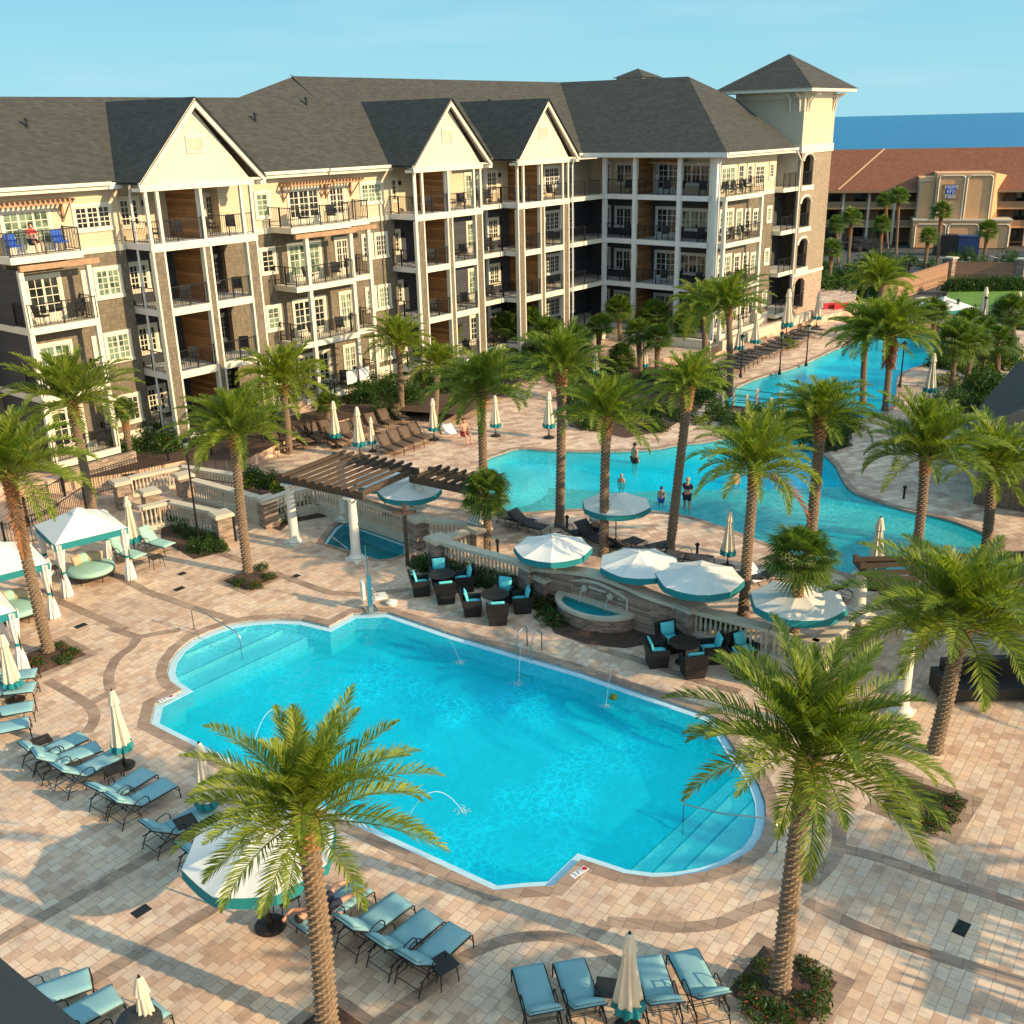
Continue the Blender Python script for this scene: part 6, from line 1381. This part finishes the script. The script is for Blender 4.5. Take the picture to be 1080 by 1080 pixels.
lamp('tall black lamp post rising from the ferny bed', at(210, 572, 0), 4.3)
for x, y, lb in [(354, 460, 'lamp post beside the umbrellas behind the pergola'), (781, 398, 'slim lamp post before the far lounger row'), (822, 395, 'slim lamp post before the yellow shrub'), (850, 386, 'slim lamp post at the river edge'), (949, 408, 'short lamp post by the river bend'), (1006, 355, 'lamp post at the lawn corner'), (1035, 352, 'lamp post near the closed umbrella before the lawn')]:
    lamp(lb, at(x, y, ZF), 2.6)
for i, (x, y) in enumerate([(598, 558), (525, 584), (785, 603), (735, 588), (935, 480), (953, 526)]):
    P = at(x, y, ZF); r = thing('path_light', ['short path light by the tall palm foot', 'short path light behind the corner pier', 'short path light by the towel lounger', 'short path light right of the slim palm foot', 'short path light on the river island deck', 'short path light on the deck right of the upper pool'][i], 'path light', P, 0, 'short bollard path lights'); MB().lathe([(.05, 0), (.05, .5)], 8).build('post', M['black'], r); MB().lathe([(.09, .5), (.09, .56), (.02, .62)], 8).build('hood', M['black'], r)
# footbridge railing over the river
br = thing('footbridge', 'low footbridge with grey metal railings over the lazy river', 'bridge', (0, 0, 0)); a, b_ = at(762, 436, ZF), at(838, 446, ZF); d = (b_-a).normalized(); s = Vector((-d.y, d.x, 0))
MB().prism([tuple((a+s*1.6)[:2]), tuple(a[:2]), tuple(b_[:2]), tuple((b_+s*1.6)[:2])], ZF-.1, ZF+.12).build('bridge_deck', M['timber'], br)
for o_ in (Vector((0, 0, 0)), s*1.6):
    m = MB()
    for zz in (.45, .75, 1.1): m.tube([a+o_+Vector((0, 0, zz)), b_+o_+Vector((0, 0, zz))], .022, 5)
    m.build('railing', M['grey'], br)
    for k in range(4): q = a.lerp(b_, k/3)+o_; MB().box(q.x-.07, q.x+.07, q.y-.07, q.y+.07, ZF, ZF+1.25).build('post', M['cap'], br)

# ================================================================== FENCES
def bar_fence(lb, a, b_, z, h=1.25):
    L = (b_-a).length; r = thing('metal_fence', lb, 'fence', a, math.atan2(b_.y-a.y, b_.x-a.x), 'black metal bar fences'); m = MB(); n = int(L/.14)
    m.box(0, L, -.015, .015, h-.05, h-.02); m.box(0, L, -.015, .015, .1, .13)
    for i in range(n): m.box(i*L/n-.009, i*L/n+.009, -.009, .009, .02, h)
    m.build('bar_panel', M['black'], r); m = MB()
    k = max(1, int(L/2.2))
    for i in range(k+1): MB().box(i*L/k-.04, i*L/k+.04, -.04, .04, 0, h+.1).build('post', M['black'], r)
for i, (p, q, z) in enumerate([((8, 583), (58, 565), 0), ((58, 565), (92, 540), 0), ((30, 555), (70, 530), 0), ((98, 524), (180, 498), ZF), ((225, 492), (330, 466), ZF), ((600, 390), (650, 384), ZT), ((655, 412), (745, 418), ZF), ((995, 338), (1090, 338), ZF)]):
    bar_fence(['black fence behind the left cabana', 'black fence bay with heavy gate post behind the cabana', 'farther black fence bay near the patio', 'black fence along the planted strip left of the balustrade', 'black fence behind the brown loungers', 'black fence before the columned ground floor', 'black fence between the fan palms and the pool path', 'black fence on the near side of the lawn'][i], at(*p, z), at(*q, z), z)
bf = thing('board_fence', 'brown horizontal board fence with stone piers behind the lawn', 'fence', (0, 0, 0))
fp = [at(905, 328, 0), at(955, 303, 0), at(993, 292+26, 0), at(1100, 322, 0)]; fp = [at(930, 322, 0), at(1000, 298, 0), at(1075, 300, 0), at(1110, 301, 0)]
for a, b_ in zip(fp, fp[1:]):
    d = (b_-a); L = d.length; rz = math.atan2(d.y, d.x); MB().box(0, L, -.05, .05, 0, 2.1).build('fence_panel', M['fence'], bf, loc=a, rot=(0, 0, rz))
for i, p in enumerate(fp[1:3]): pier((p.x, p.y), 0, 2.5, ['stone pier at the corner of the board fence', 'stone pier in the board fence near the right edge'][i], .9)
P = at(966, 352, ZF); pier((P.x+1, P.y+1.5), ZF, ZF+2.4, 'stone pier of the garden gate beside the far white canopy', 1.0)
c = at(996, 318, ZF+2.5); cabana('white canopy with a teal hem before the lawn', (c.x, c.y, ZF), R(20), 1.7)

# ================================================================== MOTEL BEYOND, CARS
ma, mb2 = at(868, 258.5, 0), at(1120, 258.5, 0); MA = Vector((36, 142, 0)); MD = (Vector((64.7, 136.7, 0))-Vector((48.9, 141.5, 0))); mrz = math.atan2(MD.y, MD.x)
mo = thing('motel_building', 'long brown stucco motel with terracotta roof and shaded galleries', 'building', (40, 143, 0), mrz)
LM = 60
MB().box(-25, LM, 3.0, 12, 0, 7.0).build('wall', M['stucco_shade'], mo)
m = MB(); m.add([(-26, -.8, 6.9), (LM, -.8, 6.9), (LM, 9, 11.7), (-26, 9, 11.7), (-26, 19, 6.9), (LM, 19, 6.9)], [(0, 1, 2, 3), (3, 2, 5, 4)]); m.build('roof', M['orange_roof'], mo)
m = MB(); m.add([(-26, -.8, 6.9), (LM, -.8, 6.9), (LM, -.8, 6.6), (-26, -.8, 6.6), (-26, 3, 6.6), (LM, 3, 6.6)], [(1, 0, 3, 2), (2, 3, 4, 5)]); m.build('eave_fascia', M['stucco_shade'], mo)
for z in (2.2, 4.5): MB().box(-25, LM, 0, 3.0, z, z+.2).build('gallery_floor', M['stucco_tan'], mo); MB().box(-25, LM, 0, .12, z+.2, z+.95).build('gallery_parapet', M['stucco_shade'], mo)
for k in range(26):
    x = -24+k*3.2
    if not (12.5 < x < 25.5): MB().box(x-.15, x+.15, -.1, .15, 0, 6.7).build('column', M['cap'], mo)
for f in range(3):
    for k in range(24):
        x = -23.5+k*3.3
        if not (12 < x < 25): MB().box(x, x+1.4, 2.93, 3.0, .3+f*2.3, 1.9+f*2.3).build('window', M['glass'], mo)
sg = MB(); sg.box(13.5, 25, -3.2, 3, 0, 3.3); sg.build('stair_block_base', M['stucco_tan'], mo)
m = MB(); m.box(15.8, 22.6, -2.2, 6, 3.3, 9.0); m.box(13.8, 15.8, -1.5, 6, 3.3, 8.5); m.build('stair_block', M['stucco_tan'], mo)
m = MB(); m.add([(22.6, -2.2, 9.0), (25.3, 4.5, 8.3), (25.3, 4.5, 3.3), (22.6, -2.2, 3.3)], [(0, 1, 2, 3)]); m.add([(22.6, -2.2, 3.3), (25.3, -2.2, 3.3), (25.3, 4.5, 3.3), (25.3, 4.5, 7.0)], [(0, 1, 2, 3)]); m.build('side_wall', M['stucco_tan'], mo)
def panel(x0, x1, y, z0, z1):
    m = MB(); r = .35; pts = [(x0, z0), (x0, z1-r), (x0+r*.3, z1-r*.3), (x0+r, z1), (x1-r, z1), (x1-r*.3, z1-r*.3), (x1, z1-r), (x1, z0)]; m.tube([(x, y, z) for x, z in pts], .1, 4); m.build('panel_moulding', M['cap'], mo)
panel(14.0, 15.6, -1.58, 3.5, 8.1); panel(16.1, 19.1, -2.28, 3.5, 8.7); panel(19.4, 22.3, -2.28, 3.5, 8.7)
for x0, x1 in ((13.8, 17.4), (17.7, 21.2), (21.5, 24.8)): panel(x0, x1, -3.28, .1, 2.9)
MB().box(13.4, 25.1, -3.35, 3, 3.3, 3.5).build('ledge', M['cap'], mo)
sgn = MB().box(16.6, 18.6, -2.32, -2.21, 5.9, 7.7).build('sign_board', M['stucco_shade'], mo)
m = MB(); rn = random.Random(9)
for z, n_, x0 in ((7.15, 5, 16.85), (6.6, 3, 17.15), (6.02, 4, 16.95)):
    for k in range(n_):
        x = x0+k*.32; m.box(x, x+.07, -2.36, -2.336, z, z+.42); zz = z+rn.choice([0, .18, .35]); m.box(x+.07, x+.22, -2.36, -2.336, zz, zz+.07); m.box(x+.18, x+.24, -2.36, -2.336, z+rn.choice([0, .2]), z+.42)
m.build('lettering', M['whitecloth'], sgn)
MB().box(17.0, 18.1, -2.335, -2.322, 6.5, 7.6).build('sign_band', M['bluecloth'], sgn)
m = MB(); m.add([(27, 3.0, 7.4), (27.8, 2.2, 7.4), (37, 12, 13.5), (36, 13, 13.5), (27, 3.0, 8.2), (27.8, 2.2, 8.2), (37, 12, 14.2), (36, 13, 14.2)], [(0, 1, 5, 4), (1, 2, 6, 5), (4, 5, 6, 7), (3, 0, 4, 7)]); m.build('roof_parapet', M['stucco_tan'], mo)
MB().add([(9.5, 9.0, 11.72), (9.8, 9.0, 11.72), (4.2, -.7, 7.05), (3.9, -.7, 7.05)], [(0, 3, 2, 1)]).build('roof_ridge_tile', M['stucco_tan'], mo)
dm = thing('skip_container', 'dark blue waste container beside the motel sign block', 'container', Matrix.Rotation(0, 3, 'Z') @ at(1008, 268, 0), mrz); MB().box(-2.6, 0, -1, 1, 0, 2.3).build('fence_screen', M['black'], dm); MB().box(.05, 2.4, -1, 1, 0, 2.1).build('body', M['navyblue'], dm); MB().box(0, 2.45, -1.05, 1.05, 2.1, 2.2).build('lid', M['navyblue'], dm)
def car(lb, x, y, rz, mt):
    r = thing('parked_car', lb, 'car', at(x, y, 0), rz, 'cars parked before the motel')
    prof = [(-2.2, .35), (-2.2, .8), (-1.3, .95), (-.7, 1.4), (.9, 1.42), (1.6, .98), (2.2, .9), (2.25, .35)]; m = MB(); n = len(prof); m.add([(x_, -.85, z) for x_, z in prof]+[(x_, .85, z) for x_, z in prof], [tuple(range(n)), tuple(range(n, 2*n))[::-1]]+[(i, n+i, n+(i+1) % n, (i+1) % n) for i in range(n)]); m.build('body', M[mt], r)
    m = MB(); [m.box(-.62, .82, s*.855-.003, s*.855+.003, .98, 1.3) for s in (-1, 1)]; m.add([(-1.26, -.7, .985), (-.74, -.7, 1.36), (-.74, .7, 1.36), (-1.26, .7, .985)], [(3, 2, 1, 0)]); m.add([(1.57, -.7, 1.01), (.93, -.7, 1.40), (.93, .7, 1.40), (1.57, .7, 1.01)], [(0, 1, 2, 3)]); m.xf(Matrix.Translation((0, 0, .012))); m.build('window_glass', M['glass'], r)
    for wx in (-1.4, 1.4):
        for s in (-1, 1): MB().lathe([(.01, -.1), (.3, -.1), (.33, 0), (.3, .1), (.01, .1)], 14).xf(Matrix.Translation((wx, s*.8, .33)) @ Matrix.Rotation(PI/2, 4, 'X')).build('wheel', M['tyre'], r)
for i, (x, y, rz, mt, lb) in enumerate([(1011, 291, 0, 'carblue', 'grey-blue car parked between two trees'), (1077, 280, 1.3, 'cardark', 'dark car at the right edge of the car park'), (1040, 291, 1.3, 'cardark', 'dark car behind the thick-trunked palm'), (1078, 296, .2, 'carwhite', 'white car nearest the fence at the right edge'), (903, 262, .1, 'cardark', 'dark car in the shade of the motel galleries'), (915, 264, .1, 'cardark', 'second dark car beside the curved fan palm')]): car(lb, x, y, rz, mt)
# red chairs at the tower foot
for i in range(2):
    P = at(878+i*11, 334, ZF); r = thing('red_bench', ['left of two red slatted benches at the tower foot', 'right of two red slatted benches at the tower foot'][i], 'bench', P, .3); MB().box(-.7, .7, -.3, .3, .38, .48).build('seat', M['redcloth'], r); MB().box(-.7, .7, .3, .38, .4, 1.1).build('backrest', M['redcloth'], r); m = MB(); [m.box(x-.04, x+.04, -.28, .34, 0, .38) for x in (-.6, .6)]; m.build('leg_frame', M['redcloth'], r)

# ================================================================== PEOPLE
def person(lb, P, rz, pose, skin='skin', hair='hair', shorts='navy', shirt=None, sc=1.0, z=None, fingers=False):
    """pose: dict of joint -> (x, y, z) over a standing default; y- is forwards"""
    J = dict(pelvis=(0, 0, .93), belly=(0, 0, 1.08), chest=(0, 0, 1.28), neck=(0, 0, 1.46), jaw=(0, -.03, 1.53), skull=(0, -.01, 1.61), crown=(0, 0, 1.68), nose=(0, -.105, 1.575),
             sl=(.17, 0, 1.40), el=(.22, .02, 1.12), wl=(.24, -.05, .88), hl=(.24, -.07, .80), sr=(-.17, 0, 1.40), er=(-.22, .02, 1.12), wr=(-.24, -.05, .88), hr=(-.24, -.07, .80),
             tl=(.10, 0, .88), kl=(.11, -.02, .50), al=(.11, .02, .09), fl=(.12, -.15, .03), tr=(-.10, 0, .88), kr=(-.11, -.02, .50), ar=(-.11, .02, .09), fr=(-.12, -.15, .03))
    J.update(pose)
    rad = dict(pelvis=.135, belly=.125, chest=.15, neck=.055, jaw=.07, skull=.088, crown=.06, nose=.014, sl=.062, el=.042, wl=.028, hl=.034, sr=.062, er=.042, wr=.028, hr=.034, tl=.092, kl=.058, al=.036, fl=.034, tr=.092, kr=.058, ar=.036, fr=.034)
    E_ = [('pelvis', 'belly'), ('belly', 'chest'), ('chest', 'neck'), ('neck', 'jaw'), ('jaw', 'skull'), ('skull', 'crown'), ('jaw', 'nose'), ('chest', 'sl'), ('sl', 'el'), ('el', 'wl'), ('wl', 'hl'), ('chest', 'sr'), ('sr', 'er'), ('er', 'wr'), ('wr', 'hr'),
          ('pelvis', 'tl'), ('tl', 'kl'), ('kl', 'al'), ('al', 'fl'), ('pelvis', 'tr'), ('tr', 'kr'), ('kr', 'ar'), ('ar', 'fr')]
    ext = {}
    for s in 'lr':
        h, w_ = Vector(J['h'+s]), Vector(J['w'+s]); d = (h-w_).normalized(); sd = d.orthogonal().normalized()
        for k in range(4):
            n1 = 'f%d%s1' % (k, s); b_ = h+sd*(k-1.5)*.021+d*.035; J[n1] = tuple(b_); J[n1+'t'] = tuple(b_+d*(.042+.008*(k in (1, 2)))+Vector((0, 0, -.012))); rad[n1] = .010; rad[n1+'t'] = .008; E_ += [('h'+s, n1), (n1, n1+'t')]
        n1 = 'th'+s; J[n1] = tuple(w_.lerp(h, .6)+sd*.045); J[n1+'t'] = tuple(Vector(J[n1])+d*.035+sd*.01); rad[n1] = .011; rad[n1+'t'] = .009; E_ += [('h'+s, n1), (n1, n1+'t')]
    def skinned(name, keys, grow, mat, parent, edges=None, cut=None):
        ks = list(keys); idx = {k: i for i, k in enumerate(ks)}
        me = bpy.data.meshes.new(name); me.from_pydata([J[k] for k in ks], [(idx[a], idx[b_]) for a, b_ in (edges or E_) if a in idx and b_ in idx], []); me.update(); me.materials.append(M[mat])
        o = obj(name, me, parent); md = o.modifiers.new('skin', 'SKIN'); md.use_smooth_shade = True
        for k, i in idx.items(): me.skin_vertices[0].data[i].radius = (rad[k]*grow(k),)*2; me.skin_vertices[0].data[i].use_root = (i == 0)
        sb = o.modifiers.new('smooth', 'SUBSURF'); sb.levels = 1; sb.render_levels = 1
        dg = bpy.context.evaluated_depsgraph_get(); dg.update(); m2 = bpy.data.meshes.new_from_object(o.evaluated_get(dg)); o.modifiers.clear(); o.data = m2; m2.name = name
        m2.polygons.foreach_set('use_smooth', [True]*len(m2.polygons)); return o
    r = obj('person', None, None, P, (0, 0, rz), sc); tag(r, lb, 'person')
    skinned('body', J.keys(), lambda k: 1, skin, r)
    mid = lambda a, b_, t: tuple(Vector(J[a]).lerp(Vector(J[b_]), t))
    if shorts:
        for s in 'lr': J['m'+s] = mid('t'+s, 'k'+s, .62); rad['m'+s] = .092
        skinned('shorts', ['pelvis', 'tl', 'ml', 'tr', 'mr'], lambda k: 1.14, shorts, r, [('pelvis', 'tl'), ('tl', 'ml'), ('pelvis', 'tr'), ('tr', 'mr')])
    if shirt:
        for s in 'lr': J['u'+s] = mid('s'+s, 'e'+s, .7); rad['u'+s] = .062
        skinned('shirt', ['chest', 'belly', 'sl', 'ul', 'sr', 'ur'], lambda k: 1.13, shirt, r, [('chest', 'belly'), ('chest', 'sl'), ('sl', 'ul'), ('chest', 'sr'), ('sr', 'ur')])
    c, j = Vector(J['skull']), Vector(J['jaw']); up = (Vector(J['crown'])-c).normalized(); bk = (c-Vector(J['nose'])); bk = (bk-up*bk.dot(up)).normalized(); sd = up.cross(bk)
    m = MB()
    vs = []; n = 12
    for i in range(7):
        th = PI*.58*i/6
        for k in range(n):
            a = 2*PI*k/n; front = max(0, -math.cos(a)); t2 = th*(1-.45*front)
            vs.append(c+up*(.012)+(up*math.cos(t2)+(bk*math.cos(a)+sd*math.sin(a))*math.sin(t2))*.112)
    m.add(vs, [(i*n+k, i*n+(k+1) % n, (i+1)*n+(k+1) % n, (i+1)*n+k) for i in range(6) for k in range(n)]); m.build('hair', M[hair], r, True)
    m = MB()
    for s in (-1, 1): m.lathe([(.001, -.010), (.010, 0), (.001, .010)], 6, c-bk*.088+sd*s*.032-up*.012)
    m.build('eyes', M['hair'], r)
    return r
# reclining man: built along the lounger (x axis head->feet), lying on the flat cushion
a, b_ = at(*man_h, .38), at(*man_f, .38); rz = math.atan2(b_.y-a.y, b_.x-a.x)
hx = lambda x, y, z: (x, y, z)
person('man in dark swim shorts lying on his back on a lounger, knees apart', Vector((a.x, a.y, 0)), rz, dict(pelvis=(-.02, 0, .52), belly=(-.17, 0, .56), chest=(-.36, 0, .585), neck=(-.54, 0, .60), jaw=(-.61, 0, .64), skull=(-.69, 0, .655), crown=(-.76, 0, .66), nose=(-.645, 0, .745),
    sl=(-.45, .17, .585), el=(-.62, .38, .60), wl=(-.82, .30, .62), hl=(-.89, .26, .62), sr=(-.45, -.17, .585), er=(-.30, -.38, .55), wr=(-.06, -.42, .52), hr=(.02, -.42, .51),
    tl=(.05, .10, .52), kl=(.46, .24, .62), al=(.86, .20, .50), fl=(.93, .21, .64), tr=(.05, -.10, .52), kr=(.46, -.20, .56), ar=(.87, -.24, .50), fr=(.94, -.26, .63)), shorts='navy')
st_ = {}
P = at(724, 543, ZF-.35); person('older man in dark shirt standing in the water at the pool edge', P, R(150), dict(el=(.20, -.10, 1.14), wl=(.05, -.24, 1.2), hl=(0, -.28, 1.24), er=(-.2, -.08, 1.14), wr=(-.05, -.24, 1.18), hr=(0, -.28, 1.2)), hair='hair_light', shirt='navy')
P = at(669, 502, ZF-.75); person('woman with long dark hair standing in the upper pool', P, R(120), dict(), shorts='hair')
P = at(697, 541, ZF-.55); person('child standing in the pool at the edge beside the older man', P, R(150), dict(), shorts='bluecloth', sc=.72)
P = at(655, 527, ZF-.95); person('fair-haired child in the pool behind the open umbrella', P, R(150), dict(), hair='hair_light', shorts='redcloth', sc=.75)
P = at(774, 532, ZF-1.1); person('swimmer with bare shoulders in the deeper part of the upper pool', P, R(200), dict(), shorts='bluecloth')
sit = dict(pelvis=(0, 0, .55), belly=(0, .03, .70), chest=(0, .04, .90), neck=(0, .02, 1.08), jaw=(0, -.02, 1.15), skull=(0, -.01, 1.23), crown=(0, 0, 1.30), nose=(0, -.11, 1.195), sl=(.17, .03, 1.02), el=(.24, -.05, .78), wl=(.15, -.28, .70), hl=(.12, -.35, .69), sr=(-.17, .03, 1.02), er=(-.24, -.05, .78), wr=(-.15, -.28, .70), hr=(-.12, -.35, .69),
           tl=(.10, -.05, .52), kl=(.13, -.45, .54), al=(.13, -.50, .10), fl=(.13, -.66, .04), tr=(-.10, -.05, .52), kr=(-.13, -.45, .54), ar=(-.13, -.50, .10), fr=(-.13, -.66, .04))
P = at(490, 467, ZF); person('woman in pink top seated by the shallow end with white towels behind', P, R(30), sit, shirt='skin', shorts='redcloth'); 
P = at(628, 569, ZF); person('person in a white shirt seated on a dark lounger below the poolside umbrella', P, R(160), sit, shirt='whitecloth')
def on_hotel(s, w_, z):
    v = Matrix.Rotation(R(UB), 3, 'Z') @ Vector((s, w_, 0)); return Vector((v.x, v.y, z))
person('person in a red patterned top seated on the top-left balcony', on_hotel(23.3, 47.1, F[3]+.02), R(UB), sit, shirt='redcloth')
# balcony and patio furniture
def chair_small(mat):
    r = thing('balcony_chair', '', 'chair'); m = MB(); m.box(-.25, .25, -.25, .22, .38, .44); m.build('seat', M[mat], r)
    m = MB(); m.add([(-.25, .2, .42), (.25, .2, .42), (.25, .32, .92), (-.25, .32, .92), (-.25, .24, .42), (.25, .24, .42), (.25, .36, .92), (-.25, .36, .92)], [(0, 1, 2, 3), (5, 4, 7, 6), (3, 2, 6, 7), (0, 3, 7, 4), (1, 5, 6, 2)]); m.build('backrest', M[mat], r)
    m = MB()
    for x in (-.22, .22): m.tube([(x, -.23, 0), (x, -.23, .62), (x, .24, .62)], .018, 4); m.tube([(x, .24, 0), (x, .24, .4)], .018, 4)
    m.build('frame', M[mat], r); return r
cs = chair_small('wicker'); cb = chair_small('bluecloth')
FN = ['ground-floor', 'second-floor', 'third-floor', 'top-floor']
for s, w_, who in [(24.6, 47.1, 'right'), (22.4, 47.1, 'left')]:
    p = on_hotel(s, w_, F[3]+.01); place(cb, US, p, R(UB), 'bright blue chair on the top-left balcony, '+who+' of the seated person')
for s0, s1, w_, nm in [(22.8, 25.0, 46.9, 'left stacked balcony'), (28.9, 30.4, 46.4, 'left bay of the first gabled tower'), (32.2, 33.6, 46.4, 'right bay of the first gabled tower'), (38.3, 40.6, 46.6, 'middle stacked balcony'), (47.1, 48.4, 46.4, 'left bay of the second gabled tower'), (50.2, 51.4, 46.4, 'right bay of the second gabled tower'), (53.6, 55.0, 47.2, 'recess between the second and third gables'), (56.9, 57.9, 46.4, 'left bay of the third gabled tower'), (59.5, 60.8, 46.4, 'right bay of the third gabled tower')]:
    for f in range(4):
        if f == 3 and s0 == 22.8: continue
        for k, s in enumerate((s0+.2, s1-.1)):
            place(cs, US, on_hotel(s, w_, F[f]+.01), R(UB)+(-.6 if k else .6), 'dark balcony chair on the '+FN[f]+' level, '+nm, 'balcony chairs, '+FN[f]+', '+nm)
for w0_, nm in [(44.3, 'bay nearest the corner'), (41.0, 'middle bay'), (38.0, 'bay nearest the end')]:
    for f in range(4):
        for k in (0, 1): place(cs, US, on_hotel(67.4, w0_-1.1*k, F[f]+.01), R(UB-90)+(.5-k), 'dark chair on the '+FN[f]+' porch of the shaded wing, '+nm, 'porch chairs of the shaded wing, '+FN[f]+', '+nm)
for f in (1, 2, 3):
    for k in range(3): place(cs, US, on_hotel(68.0+1.3*k, 36.2, F[f]+.01), R(UB)+.4*k, 'dark chair on the sunlit '+FN[f]+' balcony of the end facade', 'chairs on the end facade balcony, '+FN[f])
# towels over the patio rail
for k in (0, 1): tag(MB().box(0, .8, -.04, .0, .3, 1.07).build('towel', M['whitecloth'], None, loc=on_hotel(40.0+k*1.0, 45.84, F[0]), rot=(0, 0, R(UB))), ['left of two pale towels hung on the ground-floor patio rail', 'right of two pale towels hung on the ground-floor patio rail'][k], 'towel')
# ledge of the building the picture is taken from
E0, E1 = at(-400, 685, 14.3), at(200, 1170, 14.3); dE = (E1-E0).normalized(); nE = Vector((dE.y, -dE.x, 0))
if nE.dot(Vector((E0.x, E0.y, 0))) > 0 and False: nE = -nE
A_, B_ = at(0, 1010, 14.3), at(84, 1080, 14.3); dE = (B_-A_).normalized(); nE = Vector((dE.y, -dE.x, 0)); nE = nE if nE.y < 0 else -nE
q = [A_-dE*9, B_+dE*.55, B_+dE*.55+nE*.9, A_-dE*9+nE*.9]
vr = thing('viewpoint_ledge', 'dark grey roof ledge cutting across the bottom left corner', 'roof ledge', (0, 0, 0)); MB().prism([tuple(p[:2]) for p in q], 14.1, 14.3).build('coping', M['grey'], vr); q2 = [A_-dE*9+nE*.1, B_+dE*.45+nE*.1, B_+dE*.45+nE*.8, A_-dE*9+nE*.8]; MB().prism([tuple(p[:2]) for p in q2], 0, 14.1).build('wall', M['cream'], vr)
